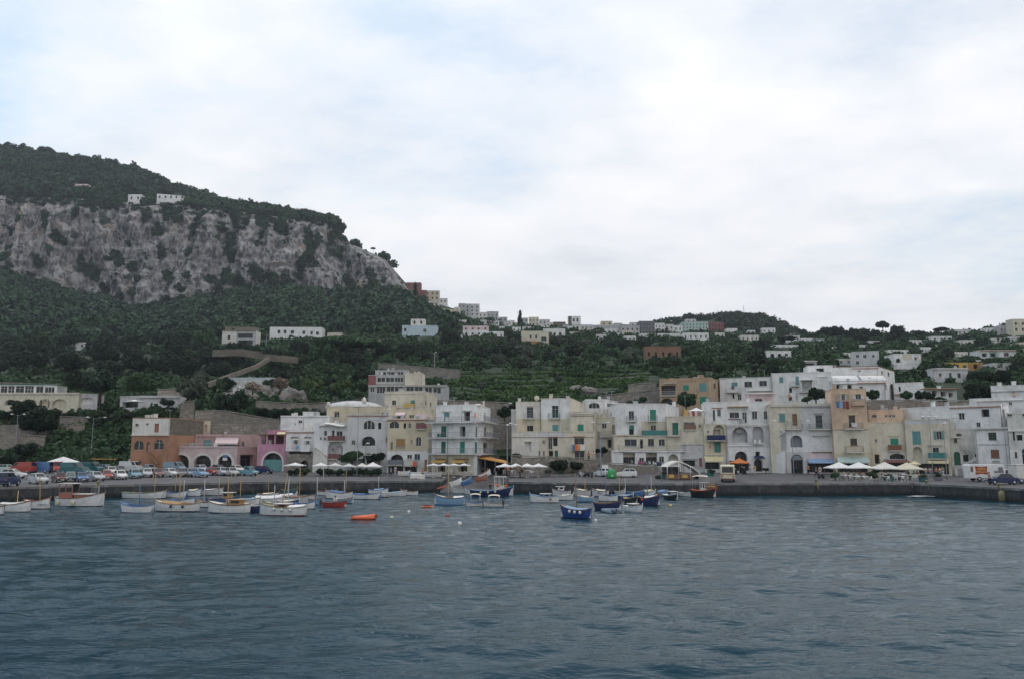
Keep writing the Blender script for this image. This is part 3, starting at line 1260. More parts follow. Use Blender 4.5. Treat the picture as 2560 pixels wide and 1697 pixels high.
e,sg,H,zb=bld('hot_pink_house','bright pink house with a teal arched garage gate',[(643,160),(713,160)],1111,1178,'hotpink',"""
k 658 1131 705 1178 arch
""",dep=9,low=.5)
S0=sg[0]
g=MB()
u0,z1=S0.uz(658,1148)
u1,z0=S0.uz(705,1178)
for i in range(10):
 a=u0+(u1-u0)*i/10
 g.box(a+.01,a+(u1-u0)/10-.01,-.35,-.28,max(.02,z0),z1,0,S0.T())
extra(e,'gate',g,paint('bluegreen',.6))
s=MB()
u0,z1=S0.uz(658,1131)
ap=[(u0,0)]+arch_pts(u0,u1,0,z1,12)+[(u1,0)]
bg_=[(u0-.3,0)]+arch_pts(u0-.3,u1+.3,0,z1+.35,12)+[(u1+.3,0)]
for i in range(len(ap)-1):
 s.add([S0.pt(bg_[i][0],.05,bg_[i][1]),S0.pt(bg_[i+1][0],.05,bg_[i+1][1]),S0.pt(ap[i+1][0],.05,ap[i+1][1]),S0.pt(ap[i][0],.05,ap[i][1])],[(0,1,2,3)])
extra(e,'arch_surround',s,plaster('offwhite'))
L=S0.L
for u in(.35,1.7,3.3,L-.3):
 t_=MB()
 t_.box(u-.16,u+.16,-.5,-.2,H,H+1.95,0,S0.T())
 extra(e,'pillar',t_,plaster('hotpink'))
t_=MB()
t_.box(0,L,-4.5,.1,H+1.95,H+2.1,0,S0.T())
extra(e,'pergola_roof',t_,paint('brown',.8))
t_=MB()
t_.box(.1,L-.1,-4.4,-4.2,H,H+1.95,0,S0.T())
extra(e,'terrace_wall',t_,plaster('wine'))
bld('pink_attic','small pink roof room with cream awning above the pink pergola terrace',[(668,164.5),(716,164.5)],1076,1092,'hotpink',"""
a 695 1078 716 1091 awncream
""",cat='roof room',dep=4,low=0)
e,sg,H,zb=bld('white_stone_base_house','white house with two small shuttered windows above a stone ground floor',[(714,159),(784,159)],1078,1176,'white',"""
z 718 1127 780 1180 stone
k 722 1128 778 1134 
o 735 1099 744 1110 lightgrey
o 765 1101 773 1110 lightgrey
r 727 1090 748 1096 arch white
r 759 1090 779 1096 arch white
k 752 1150 770 1170 arch
l 714 785 1080 .2 brick
l 714 780 1126 .15 lightgrey
""",dep=8,low=.5)
bld('white_blank_house','plain white block with one small window behind the laundry house',[(701,167),(822,167)],1040,1092,'white',"""
w 746 1050 756 1057
w 737 1057 740 1061
l 701 820 1042 .12 grey
""",dep=8,low=2)
bld('water_tank_room','small white box on the roof of the plain white block',[(757,170),(791,170)],1030,1046,'white',"",cat='roof room',dep=3,low=.5)
e,sg,H,zb=bld('white_stair_house','white sculpted house with arched loggias, outer stair and a red flower balcony',[(784,158),(868,157)],1058,1178,'white',"""
k 829 1075 836 1092
k 810 1075 817 1088 arch
w 841 1077 856 1090
l 801 864 1062 .5 white
B 822 862 1101 .8 wine
r 819 1102 857 1137 arch lightgrey
k 840 1114 854 1136
w 828 1119 834 1128
B 823 851 1146 .8 wine
k 800 1092 804 1099
w 809 1093 816 1099
l 797 820 1064 .25 lightgrey
""",dep=8,low=.5)
st=MB()
S0=sg[0]
u0,z0=S0.uz(788,1118)
u1,z1=S0.uz(822,1146)
for i in range(10):
 t=i/10
 uu=u0+(u1-u0)*t
 zz=z0+(z1-z0)*t
 st.box(uu,uu+(u1-u0)/10+.02,.01,1.0,-.2,zz,0,S0.T())
extra(e,'staircase',st,plaster('offwhite'))
t_=MB()
for zc,ua,ub in((1058,816,866),(1060,824,860)):
 a,z=S0.uz(ua,zc)
 b,_=S0.uz(ub,zc)
 n=10
 for i in range(n):
  x0,x1=a+(b-a)*i/n,a+(b-a)*(i+1)/n
  f=lambda x:z+.25*math.cos((x-a)/(b-a)*math.pi)
  t_.add([S0.pt(x0,.05,f(x0)),S0.pt(x1,.05,f(x1)),S0.pt(x1,1.6,f(x1)-.35),S0.pt(x0,1.6,f(x0)-.35)],[(0,1,2,3)])
 break
extra(e,'canopy',t_,paint('offwhite',.8))
bld('yellow_long_house','low pale yellow house with a grey domed roof behind the white seafront houses',[(816,172),(977,170)],1018,1062,'yellow',"""
w 836 1030 848 1042
w 924 1034 929 1040
d 955 1031 968 1041 brown
l 835 848 1028 .2 ochre
""",dep=9,low=2)
dm=thing('domed_roof','pale grey shallow domed roof on the low yellow house','domed roof',P(880,1017,175),0)
m=MB()
m.lathe([(6.4,-.1),(6.2,.35),(4.8,.95),(2.6,1.35),(.2,1.5)],24,(0,2,0),0,True,1,.5)
m.link('dome',plaster('lightgrey'),dm)
m=MB()
m.lathe([(.45,0),(.45,.7),(.3,1.1),(.05,1.3)],10,(2.6,.2,.9))
m.lathe([(.45,0),(.4,.6),(.25,.9),(.05,1.0)],10,(-5.2,.2,.2))
m.link('finial',plaster('offwhite'),dm)
e,sg,H,zb=bld('grey_white_arched_house','weathered grey-white house with a large arched window on each floor',[(868,156),(970,156)],1037,1178,'lightgrey',"""
G 909 1050 937 1072 arch
k 945 1056 953 1072
k 904 1090 938 1113 arch
w 879 1099 888 1111 arch
k 906 1132 935 1156 arch
l 868 972 1039 .12 brick
l 868 960 1136 .1 white
w 964 1092 969 1106
""",dep=9,low=.5)
e,sg,H,zb=bld('ochre_house','pale yellow four-storey house with a brown roller shutter and a cafe arch below',[(968,155),(1071,155)],1048,1186,'cream',"""
z 968 1048 1071 1127 yellow
z 968 1127 1071 1186 white
w 974 1052 998 1070 arch white
k 1009 1057 1015 1070
w 1021 1057 1028 1070
k 1049 1056 1061 1068
w 1040 1056 1048 1068
s 990 1096 1013 1115 ochre
w 1027 1099 1031 1110
w 1040 1091 1053 1114 arch white
w 976 1104 982 1124
k 976 1135 1008 1158 arch
w 1036 1134 1050 1149 paleblue
w 1018 1136 1030 1146
B 1011 1043 1163 .9 offwhite
B 970 1008 1161 .7 slate
k 970 1164 1008 1183
k 1012 1165 1042 1183
d 1061 1148 1068 1180 ochre
B 1041 1066 1071 .6 wine
l 989 1014 1117 .15 grey
l 968 1071 1049 .2 brick
""",dep=9,low=.5)
bld('yellow_terrace_storey','yellow set-back terrace storey with pink sunshades above the brown-shuttered house',[(960,163),(1082,163)],1024,1052,'yellow',"""
d 956 1031 970 1040 brown
k 992 1034 1012 1044
a 990 1029 1014 1040 palepink
w 1023 1036 1035 1045
z 1040 1034 1071 1056 palepink
w 1080 1026 1084 1031
R 975 1070 1046 .8 offwhite
""",cat='house storey',dep=8,low=1)
bld('cream_top_house','cream flat-roofed house with a yellow cloth under its green-shuttered window',[(961,178),(1061,176),(1093,190)],980,1030,'cream',"""
w 980 1000 990 1017 grey
s 1027 1000 1037 1006 teal
k 1027 1006 1037 1012
w 1063 1001 1067 1012
w 1075 1005 1079 1015
B 1012 1037 1019 .7 awnyellow
l 961 1093 982 .2 offwhite
""",dep=10,low=1)
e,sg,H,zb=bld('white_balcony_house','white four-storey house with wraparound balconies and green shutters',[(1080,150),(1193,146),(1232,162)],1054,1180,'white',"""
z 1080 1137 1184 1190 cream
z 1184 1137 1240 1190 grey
s 1103 1064 1116 1090 green
k 1149 1065 1163 1090
s 1189 1066 1195 1090 khaki
s 1210 1067 1215 1090 khaki
s 1103 1103 1114 1131 green
s 1150 1103 1162 1130 brightgreen
s 1187 1104 1193 1130 teal
w 1208 1106 1218 1130 green
k 1094 1160 1113 1178
k 1145 1158 1168 1178
a 1088 1147 1120 1156 awnyellow
a 1135 1147 1170 1156 awnyellow
l 1092 1116 1146 .35 rust
l 1138 1172 1146 .35 rust
b 1076 1194 1093 1.3 slate white
b 1192 1232 1093 1.3 slate white
b 1076 1194 1133 1.3 slate white
b 1192 1226 1133 1.3 slate white
b 1072 1194 1055 1.3 slate white
b 1192 1232 1055 1.3 slate white
""",dep=12,low=.5,cap=.02)
e,sg,H,zb=bld('white_top_storey','set-back white top storey with two hooded doors on the balcony house',[(1087,152.5),(1188,149.5),(1226,164)],1014,1055,'white',"""
s 1110 1030 1124 1051 bluegreen
k 1159 1028 1175 1051
k 1211 1030 1215 1051
l 1105 1129 1027 .5 offwhite
l 1154 1181 1025 .5 offwhite
""",cat='house storey',dep=8,low=0)
m=MB()
m.lathe([(.9,0),(.8,.2),(.4,.4),(.05,.45)],14,(5.2,3,H))
extra(e,'roof_vent',m,plaster('offwhite'))
m=MB()
m.lathe([(.9,0),(.8,.2),(.4,.4),(.05,.45)],14,(7.6,3,H))
extra(e,'roof_vent',m,plaster('offwhite'))
m=MB()
m.box(9.0,9.3,2,2.3,H-.3,H+.9)
extra(e,'chimney',m,plaster('offwhite'))
e=thing('restaurant_shed','dark open restaurant shed with a sloping orange awning','restaurant',(P(1184,1180,147).x,147,2.4),0)
m=MB()
X1=P(1268,1180,147).x-P(1184,1180,147).x
m.box(0,X1,4,4.3,0,3)
m.box(X1-.2,X1,0,4,0,2.0)
m.link('wall',paint('dark',.8),e)  # walls coloured near black to stand for the shed's dim interior
m=MB()
m.add([(-.1,-.6,3.35),(X1+.1,-.6,2.15),(X1+.1,4.5,2.5),(0.2,4.5,3.7)],[(0,1,2,3)])
m.add([(-.1,-.6,3.33),(X1+.1,-.6,2.13),(X1+.1,-.62,1.95),(-.1,-.62,3.15)],[(0,1,2,3)])
m.link('awning',paint('awnorange',.8),e)
for i in range(4):
 m=MB()
 m.box(.2+i*X1/3.3,.3+i*X1/3.3,-.5,-.4,0,3.2-i*.35)
 m.link('post',paint('slate',.6),e)
e,sg,H,zb=bld('cream_double_house','cream and white house with two upper balcony doors and a round dish on its roof',[(1290,158),(1353,158)],1005,1082,'cream',"""
z 1290 1000 1353 1046 offwhite
z 1290 1046 1353 1084 yellowish
w 1317 1017 1333 1043 greyblue
k 1318 1063 1333 1078
b 1309 1338 1045 .9 slate offwhite
l 1316 1336 1014 .15 cream
o 1319 1064 1332 1078 cream
""".replace('yellowish','yellow').replace('o 1319 1064 1332 1078 cream\n',''),dep=10,low=2)
e2,sg2,H2,zb2=bld('white_corner_house','off-white corner house with a green balcony and a blank cream side wall',[(1353,157.4),(1426,156),(1462,176)],997,1082,'cream',"""
z 1353 990 1426 1047 white
w 1380 1013 1396 1043 palegreen
s 1381 1061 1396 1078 bluegreen
b 1372 1401 1045 .9 teal offwhite
l 1379 1398 1012 .15 white
""",dep=10,low=2)
ds=thing('round_dish','round cream satellite dish on the roof of the cream house','satellite dish',(P(1342,996,160).x,160,CZ+ray(1342,1004)[1]*160),0)
m=MB()
m.tube([(0,-.12,.75),(0,0,.75)],[.50,.52],16)
m.ball((0,-.1,.75),.5,12,0,1,.25,1)
m.link('dish',paint('cream',.7),ds)
m=MB()
m.tube([(0,.1,-.2),(0,.1,.7)],.05,6)
m.link('mast',paint('metal',.5),ds)
bld('white_stub_wall_house','narrow white stepped wall at the left end of the cream house',[(1278,161),(1291,161)],1024,1056,'white',"",cat='annex',dep=6,low=10)
bld('cream_side_house','weathered cream house with one green shutter, right of the corner house',[(1424,154),(1486,154),(1526,172)],1030,1082,'cream',"""
s 1444 1060 1459 1077 brightgreen
l 1424 1486 1033 .2 offwhite
l 1426 1486 1039 .08 stone
""",dep=9,low=2)
bld('cream_ground_storey','long weathered cream ground storey with laundry window and white grid door',[(1279,152),(1487,152),(1500,158)],1079,1146,'cream',"""
z 1279 1076 1346 1150 offwhite
z 1346 1079 1412 1092 stonegrey
r 1312 1104 1328 1129 white
l 1310 1330 1102 .15 cream
w 1356 1100 1362 1109
w 1371 1094 1381 1122 palegreen
k 1383 1094 1394 1114
k 1372 1126 1383 1148
d 1387 1125 1395 1148 green
w 1357 1126 1362 1140
w 1346 1126 1351 1140
w 1436 1094 1460 1110 grey
G 1437 1127 1461 1148
b 1427 1463 1124 .9 slate offwhite
l 1371 1396 1091 .3 brick
l 1433 1462 1090 .3 brick
l 1279 1487 1092 .06 stone
""".replace('stonegrey','lightgrey'),cat='house storey',dep=9,low=1.5)
bld('white_arch_window_house','small white house with a wide arched window behind the cream roofs',[(1464,178),(1512,178),(1545,186)],999,1036,'white',"""
G 1472 1006 1499 1020 arch palegreen
k 1518 1008 1540 1020
l 1464 1512 1000 .15 white
""",dep=8,low=4)
bld('red_awning_terrace','white roof terrace with a dark red screen under a white sunshade',[(1512,172),(1568,171)],1018,1050,'white',"""
R 1512 1565 1017 .8 white
""",cat='roof terrace',dep=8,low=2)
bld('stair_passage_house','narrow cream house with an arched doorway beside the plant-hung stair',[(1487,156),(1542,154.6)],1044,1150,'cream',"""
r 1530 1060 1541 1084 arch yellow
w 1505 1058 1516 1070
k 1519 1098 1530 1118
z 1487 1090 1512 1150 lightgrey
b 1498 1541 1090 .7 slate offwhite
l 1514 1535 1094 .2 offwhite
""",dep=8,low=2)
bld('green_shutter_house','white upper house with tall green shutters above the long planted balcony',[(1541,152),(1666,152),(1698,166)],1010,1088,'white',"""
z 1603 1053 1666 1090 cream
w 1572 1027 1585 1048 grey
s 1625 1023 1640 1050 brightgreen
s 1573 1062 1585 1071 teal
k 1573 1071 1585 1086
w 1627 1062 1640 1076 offwhite
b 1566 1590 1052 .8 slate offwhite
b 1619 1643 1051 .8 slate offwhite
B 1605 1664 1088 1.2 teal offwhite
l 1541 1605 1089 1.1 stone
""",dep=9,low=1)
bld('planted_balcony_storey','cream middle storey with blue-framed windows behind a flower-lined balcony',[(1536,151),(1705,151)],1088,1128,'cream',"""
w 1562 1097 1592 1115 palegreen
k 1600 1097 1608 1120
w 1620 1096 1635 1114 slate
w 1647 1097 1662 1114 palegreen
d 1669 1095 1680 1120 green
w 1686 1095 1692 1104
b 1545 1711 1126 1.5 slate white
""",cat='house storey',dep=8,low=1)
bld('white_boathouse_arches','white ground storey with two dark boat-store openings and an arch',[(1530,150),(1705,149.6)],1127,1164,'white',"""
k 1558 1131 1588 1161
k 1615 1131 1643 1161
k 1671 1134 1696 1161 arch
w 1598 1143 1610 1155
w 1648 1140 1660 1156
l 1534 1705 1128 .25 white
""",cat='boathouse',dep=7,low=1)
e,sg,H,zb=bld('cream_shuttered_house','cream house with a white roller shutter and flower sill, next to the boat stores',[(1668,150.8),(1761,150)],1042,1180,'cream',"""
z 1704 1109 1761 1182 lightgrey
d 1681 1056 1696 1086 green
w 1710 1056 1737 1069 white
w 1746 1060 1752 1070
w 1747 1120 1750 1126
d 1748 1144 1755 1166 brick
b 1668 1702 1088 .9 slate offwhite
k 1708 1150 1738 1164
B 1710 1740 1073 .35 rust
l 1710 1738 1053 .15 cream
l 1704 1761 1110 .12 grey
l 1706 1745 1146 .3 grey
""",dep=9,low=.5)
bld('tan_house','big tan house with green shutters and an arched loggia on the slope',[(1649,186),(1777,182),(1815,200)],948,1020,'tan',"""
k 1653 963 1689 988
k 1650 995 1684 1018 arch
s 1708 962 1722 974 brightgreen
s 1748 957 1766 976 bluegreen
s 1708 993 1724 1010 brightgreen
s 1750 991 1767 1009 brightgreen
w 1784 958 1789 972
w 1796 961 1801 975
w 1804 963 1808 978
b 1652 1690 988 .5 offwhite offwhite
l 1660 1692 957 .7 offwhite
l 1649 1815 950 .12 tan
""",dep=10,low=5)
wt=thing('roof_tank','low white water tank on the roof of the tan house','water tank',(P(1747,948,186).x,186,CZ+ray(1747,948)[1]*186),0)
m=MB()
m.box(-1.2,1.2,0,1.4,0,.45)
m.box(-1.1,1.1,.1,1.3,.45,.55)
m.link('tank',paint('white',.7),wt)
bld('white_slope_left_wing','low left wing of the long white house, with three wide windows',[(1800,190),(1930,186)],946,1024,'white',"""
s 1829 955 1844 964 bluegreen
w 1828 964 1836 972
w 1861 953 1880 967 grey
w 1898 951 1917 964 grey
k 1831 982 1836 996
w 1844 985 1853 999
b 1815 1850 980 .9 slate white
l 1870 1945 976 .6 offwhite
""",dep=10,low=5,capcol='grey')
bld('white_slope_middle_wing','tall middle wing of the long white house, with teal shutters',[(1930,185),(2081,181)],934,1030,'white',"""
s 1948 942 1958 955 bluegreen
s 1989 940 1997 960 bluegreen
k 2012 951 2022 966
s 2048 943 2064 963 white
b 1976 2000 964 .9 slate white
b 1998 2030 979 1.1 slate white
k 1973 969 1980 981
r 2005 948 2030 978 lightgrey
l 2044 2066 941 .2 white
l 2000 2034 949 .8 white
k 1973 990 1980 1000
""",dep=11,low=6)
bld('white_slope_upper_box','small white roof room with chimneys on the middle wing',[(2020,191),(2082,190)],915,938,'white',"""
k 2041 920 2060 931
""",cat='roof room',dep=6,low=1)
bld('white_gabled_wing','white gabled wing with slanting tiled edge on the slope',[(2078,196),(2196,194),(2236,206)],918,958,'white',"""
w 2145 925 2152 928
w 2203 927 2208 935
w 2219 930 2224 940
l 2130 2196 920 .3 brick
""",dep=10,low=3,capcol='rust')
bld('white_vaulted_wing','white wing with two small black arches and vaulted roofs below the gabled wing',[(2080,180),(2214,178),(2240,190)],953,1012,'white',"""
k 2090 960 2103 971 arch
k 2118 960 2130 971 arch
k 2149 966 2157 971
w 2213 960 2217 973
w 2226 955 2232 972 arch
l 2080 2214 958 .3 lightgrey
l 2142 2214 957 .5 brick
""",dep=10,low=4)
vt=thing('vaulted_roof','pair of white barrel vaults on the arched white wing','vaulted roof',(P(2084,953,181).x,181,CZ+ray(2084,953)[1]*181+.1),0)
for(x0,x1)in((0,6.0),(6.7,12.2)):
 m=MB()
 vs=[]
 for i in range(11):
  a=math.pi*i/10
  vs+=[(x0,3-2.4*math.cos(a),1.5*math.sin(a)),(x1,3-2.4*math.cos(a),1.5*math.sin(a))]
 m.add(vs,[(i*2,i*2+1,i*2+3,i*2+2)for i in range(10)],0,True)
 m.add(vs[0::2],[tuple(range(11))])
 m.add(vs[1::2],[tuple(range(11))])
 m.link('vault',plaster('white'),vt)
bld('white_low_annex','low white annex with a red-edged step roof right of the arched wing',[(2236,182),(2310,180)],958,1006,'white',"""
k 2247 966 2252 978
w 2262 985 2270 992
l 2236 2280 985 .5 brick
""",cat='annex',dep=8,low=4)
bld('white_upper_front','white top storey with brown-striped roller window above the seafront arches',[(1761,152),(1926,150)],1006,1062,'white',"""
w 1782 1024 1788 1050 slate
w 1793 1022 1802 1040
G 1824 1030 1848 1044 grey
w 1856 1030 1867 1057 white
w 1880 1027 1893 1047 white
w 1910 1027 1919 1047 white
l 1780 1806 1019 .2 brick
l 1821 1850 1046 .25 wine
l 1878 1895 1026 .2 white
l 1818 1870 1016 .9 ochre
b 1779 1812 1052 .1 slate
R 1772 1818 1006 .8 slate
""".replace('b 1779 1812 1052 .1 slate\n',''),cat='house storey',dep=8,low=0)
bld('roof_pergola_house','grey roof pergola with a pale pink screen above the white front',[(1872,158),(1934,157.5)],983,1008,'palepink',"""
w 1888 996 1906 1005 greyblue
l 1868 1936 984 1.2 lightgrey
""",cat='pergola',dep=4,low=.5)
bld('cream_navy_balcony_house','narrow cream house with a navy blue balcony screen and cream shop awning',[(1761,149.4),(1817,149)],1061,1180,'cream',"""
z 1761 1100 1817 1140 yellow
z 1761 1140 1817 1182 white
r 1783 1058 1811 1099 arch cream
k 1787 1073 1800 1088
w 1767 1076 1773 1081
w 1820 1070 1824 1080
B 1767 1811 1100 1.3 navy offwhite
d 1786 1104 1802 1130 greenblue
w 1773 1112 1777 1120
a 1760 1137 1806 1154 awncream
k 1763 1155 1799 1172
l 1762 1806 1136 .4 offwhite
""".replace('greenblue','teal'),dep=8,low=.5)
e,sg,H,zb=bld('white_arcade_front','white seafront house with two tall blind arches and a blue door awning',[(1817,148.6),(1930,148)],1061,1180,'white',"""
z 1817 1062 1930 1112 lightgrey
r 1830 1067 1869 1105 arch grey
r 1881 1065 1909 1104 arch grey
k 1841 1070 1860 1082
k 1837 1127 1869 1158 arch
k 1889 1128 1900 1138
k 1885 1146 1907 1178 arch
a 1884 1138 1907 1146 navy
l 1817 1930 1064 .2 offwhite
l 1817 1930 1113 .2 white
k 1834 1155 1874 1176
b 1881 1909 1108 .5 silver white
""",dep=8,low=.5)
e=thing('outdoor_stair','grey-sided diagonal outdoor stair with a white lower wall beside the arcade','staircase',(P(1930,1176,148).x,148,2.3),0)
sg_=Seg(plan(1930,148,1120),plan(1967,146,1120),plan(1930,148,1120),2.3,0)
m=MB()
zz=lambda px,py:sg_.uz(px,py)
pl=[zz(1930,1183),zz(1967,1183),zz(1966,1126),zz(1933,1141)]
m.prism([(u,z)for u,z in pl],.0,.5,0,lambda u,o,z:sg_.pt(u,o,z))
m.link('lower_wall',plaster('white'),e)
m=MB()
pl=[zz(1930,1183),zz(1967,1183),zz(1964,1078),zz(1927,1061),zz(1926,1100)]
m.prism([(u,z)for u,z in pl],-.5,-.05,0,lambda u,o,z:sg_.pt(u,o,z))
m.link('back_wall',plaster('grey'),e)
m=MB()
for i in range(12):
 a=zz(1926+i*3.2,1061+i*1.6)
 b=zz(1926+(i+1)*3.2,1061+(i+1)*1.6)
 m.box(a[0],b[0],-.5,.1,a[1]-.1,a[1]+.35,0,lambda u,o,z:sg_.pt(u,o,z))
m.link('parapet',plaster('offwhite'),e)
m=MB()
for i in range(12):
 a=zz(1933+i*2.6,1101-i*1.9)
 m.box(a[0],a[0]+.25,-.05,.25,a[1]-.1,a[1]+.1,0,lambda u,o,z:sg_.pt(u,o,z))
m.link('step',plaster('offwhite'),e)
e,sg,H,zb=bld('grey_cream_house','weathered grey and cream house with a teal balcony door and blue shop awning',[(1926,147),(2090,145)],1012,1184,'cream',"""
z 2003 1012 2090 1074 lightgrey
z 1960 1075 2090 1129 white
z 1960 1129 2020 1186 pinklightg
z 2020 1129 2090 1186 pinkgrey
s 1948 1034 1963 1053 bluegreen
d 1981 1034 1993 1063 brown
w 2039 1037 2056 1068 teal
b 2022 2077 1072 .9 slate offwhite
b 1963 2006 1072 .8 slate offwhite
r 1976 1087 2006 1117 arch slate
s 2044 1092 2063 1122 white
k 1978 1135 2008 1182 arch
k 2019 1157 2087 1180
a 2019 1146 2087 1157 awnblue
l 2030 2074 1088 .4 grey
l 1926 2090 1014 .3 lightgrey
l 2003 2090 1017 .12 grey
l 2030 2080 1129 .2 brown
l 1944 1968 1031 .15 offwhite
l 2034 2060 1033 .15 stone
""".replace('pinklightg','lightgrey').replace('pinkgrey','palepink'),dep=8,low=.5)
S0=sg[0]
m=MB()
u0,z1=S0.uz(1980,1137)
u1,z0=S0.uz(2006,1152)
ap=arch_pts(u0,u1,z0-2,z1,10)
m.add([S0.pt(u,-.1,z)for u,z in ap],[tuple(range(len(ap)))])
extra(e,'fanlight',m,paint('slate',.5))
e,sg,H,zb=bld('peach_tower_house','tall peach house with laundry under its top windows',[(2083,143),(2171,141.5)],973,1186,'peach',"""
z 2083 1073 2171 1130 cream
z 2083 1130 2171 1190 yellow
o 2104 985 2112 1000 offwhite
o 2139 985 2152 998 offwhite
w 2122 1038 2138 1066 rust
b 2110 2157 1071 .9 slate white
b 2128 2163 1011 .8 slate peach
w 2126 1095 2143 1112 brown
b 2113 2158 1129 .9 brown white
k 2094 1157 2170 1180
a 2092 1141 2171 1157 palegreen
l 2097 2118 983 .2 awncream
l 2134 2156 983 .2 awncream
l 2118 2144 1035 .2 awncream
l 2083 2171 1073 .06 stone
b 2089 2122 1002 .7 slate peach
""",dep=9,low=.5,cap=.1)
bld('peach_low_storey','low peach roof storey with three small square windows',[(2171,146),(2263,144)],1026,1062,'peach',"""
w 2180 1036 2191 1043 grey
w 2212 1036 2219 1043 white
w 2221 1036 2228 1043 white
w 2230 1036 2238 1043 white
z 2240 1044 2263 1060 peach
""",cat='house storey',dep=7,low=0)
bld('brown_pergola_terrace','tan terrace wall with a brown pergola beam beside the peach roof storey',[(2263,149),(2345,147)],1032,1060,'peach',"""
l 2263 2345 1028 1.2 ochre
""",cat='terrace',dep=6,low=0)
bld('cream_teal_shutter_house','blotched cream house with a teal shutter above a brown balcony',[(2171,142.5),(2268,141)],1057,1184,'cream',"""
z 2171 1130 2206 1190 yellow
z 2206 1130 2268 1190 offwhite
w 2187 1097 2193 1105
s 2226 1095 2246 1112 brightgreen
B 2221 2253 1125 .6 brown offwhite
k 2187 1135 2199 1158 
k 2224 1133 2262 1147 arch
k 2206 1156 2266 1180
a 2209 1147 2268 1156 redhouse
l 2220 2248 1088 .2 cream
l 2221 2262 1147 .3 grey
""",dep=9,low=.5,amount=1.3)
bld('cream_blue_shutter_house','cream house with an open teal-shuttered window and a blind arch over the cafe',[(2266,140.5),(2375,137)],1050,1190,'cream',"""
z 2266 1040 2375 1058 lightgrey
s 2281 1077 2302 1108 bluegreen
o 2341 1077 2354 1098 tealshut
r 2283 1116 2306 1150 arch cream
w 2332 1118 2347 1130 bluegreen
B 2322 2367 1145 1.0 teal offwhite
a 2321 1146 2373 1158 awncream
k 2296 1158 2372 1184
l 2317 2356 1112 .2 grey
""".replace('tealshut','bluegreen'),dep=9,low=.5)
e,sg,H,zb=bld('white_stairwell_house','white house with an arched green door and diagonal outer stair',[(2374,139),(2442,137)],1075,1190,'offwhite',"""
w 2385 1095 2393 1105 brown
d 2385 1128 2401 1162 arch green
k 2391 1083 2404 1090
k 2408 1136 2421 1153
k 2434 1135 2448 1141
l 2378 2404 1092 .3 white
""",dep=8,low=.5)
S0=sg[0]
m=MB()
for i in range(14):
 a=S0.uz(2406+i*2.0,1110+i*2.0)
 m.box(a[0],a[0]+.3,.01,.9,a[1]-.7,a[1],0,S0.T())
extra(e,'staircase',m,plaster('offwhite'))
m=MB()
for i in range(12):
 a=S0.uz(2388+i*4.6,1172-i*2.6)
 m.box(a[0],a[0]+.62,.9,1.2,-.2,a[1]+.1,0,S0.T())
extra(e,'lower_stair_wall',m,plaster('white'))
bld('white_square_window_house','tall white house with a dark green square window under a red roof edge',[(2374,140),(2502,134.5),(2524,136)],1016,1078,'white',"""
G 2397 1032 2411 1048
k 2453 1022 2473 1041
w 2506 1022 2512 1041
w 2441 1055 2451 1066 grey
l 2374 2502 1017 .25 brick
l 2392 2414 1030 .15 white
R 2440 2520 1067 .0 slate
""".replace('R 2440 2520 1067 .0 slate\n',''),dep=9,low=1)
bld('white_brown_shutter_house','white lower house with a closed brown shutter behind the white van',[(2440,135.5),(2523,133)],1070,1180,'white',"""
w 2471 1080 2491 1098 green
s 2477 1123 2498 1143 brown
l 2440 2523 1072 .25 stone
l 2446 2523 1110 .08 grey
w 2480 1152 2500 1155
""",dep=8,low=.5)
e,sg,H,zb=bld('white_arch_house','white house with a low arched door cut by the right picture edge',[(2523,132),(2660,127)],1034,1188,'offwhite',"""
z 2523 1124 2660 1190 white
w 2518 1032 2530 1040
k 2532 1078 2537 1100
k 2541 1086 2556 1100
w 2537 1129 2543 1142 brown
w 2555 1120 2572 1162 arch
w 2555 1030 2566 1040
l 2518 2600 1076 .3 offwhite
""",dep=9,low=.5)
bld('white_roof_terrace_right','white upper terrace wall with a yellow-clothed ledge near the right edge',[(2424,150),(2600,144)],998,1030,'white',"""
l 2440 2560 1000 .4 white
w 2522 1004 2530 1012
""",cat='terrace',dep=8,low=3)
bld('white_pillared_terrace','high white wall with two square gate pillars near the right edge',[(2478,168),(2640,162)],965,1006,'white',"""
l 2478 2640 976 .2 grey
""",cat='terrace wall',dep=5,low=3,cap=.1)
gp=thing('gate_pillar','left white square pillar on the high terrace wall','pillar',(P(2501,965,167).x,167,CZ+ray(2501,965)[1]*167),0)
m=MB()
m.box(-.3,.3,0,.6,-.2,.75)
m.box(-.36,.36,-.06,.66,.75,.85)
m.link('shaft',plaster('white'),gp)
g2=dup(gp,(P(2537,960,166).x,166,CZ+ray(2537,962)[1]*166),0,'right white square pillar on the high terrace wall')
HB=[]
LM=[]
def hh(name,label,x0,x1,yt,yb,col,wins='',low=3.5,dep=7,skew=0.0,lm=None,capcol=None,d=None,**kw):
 if d is None:
  d=depth_at((x0+x1)/2,yb)
 items=[]
 HB.append((x0,x1,yt,yb,d))
 for ln in wins.strip().splitlines():
  q=ln.split()
  if q and q[0].isdigit():
   n=int(q[0])
   ya,yb2=float(q[1]),float(q[2])
   wd=(x1-x0)/(n*2.4+.6)
   for i in range(n):
    cx=x0+(x1-x0)*(i+.5)/n+random.uniform(-.1,.1)*wd
    items.append(f"{q[3]} {cx - wd / 2 * .8:.2f} {ya} {cx + wd / 2 * .8:.2f} {yb2} {' '.join(q[4:])}")
  else:
   items.append(ln)
 pts=[(x0,d),(x1,d*(1+skew))]
 if lm:
  LM.append(((x0+x1)/2,(yt+yb)/2,lm))
 return bld(name,label,pts,yt,yb,col,'\n'.join(items),dep=dep,low=low,capcol=capcol,**kw)
V='villa'
hh('cliff_top_house','pale pinkish house half hidden in the trees above the left cliff',187,219,461,474,'palepink',"3 465 470 w",dep=12)
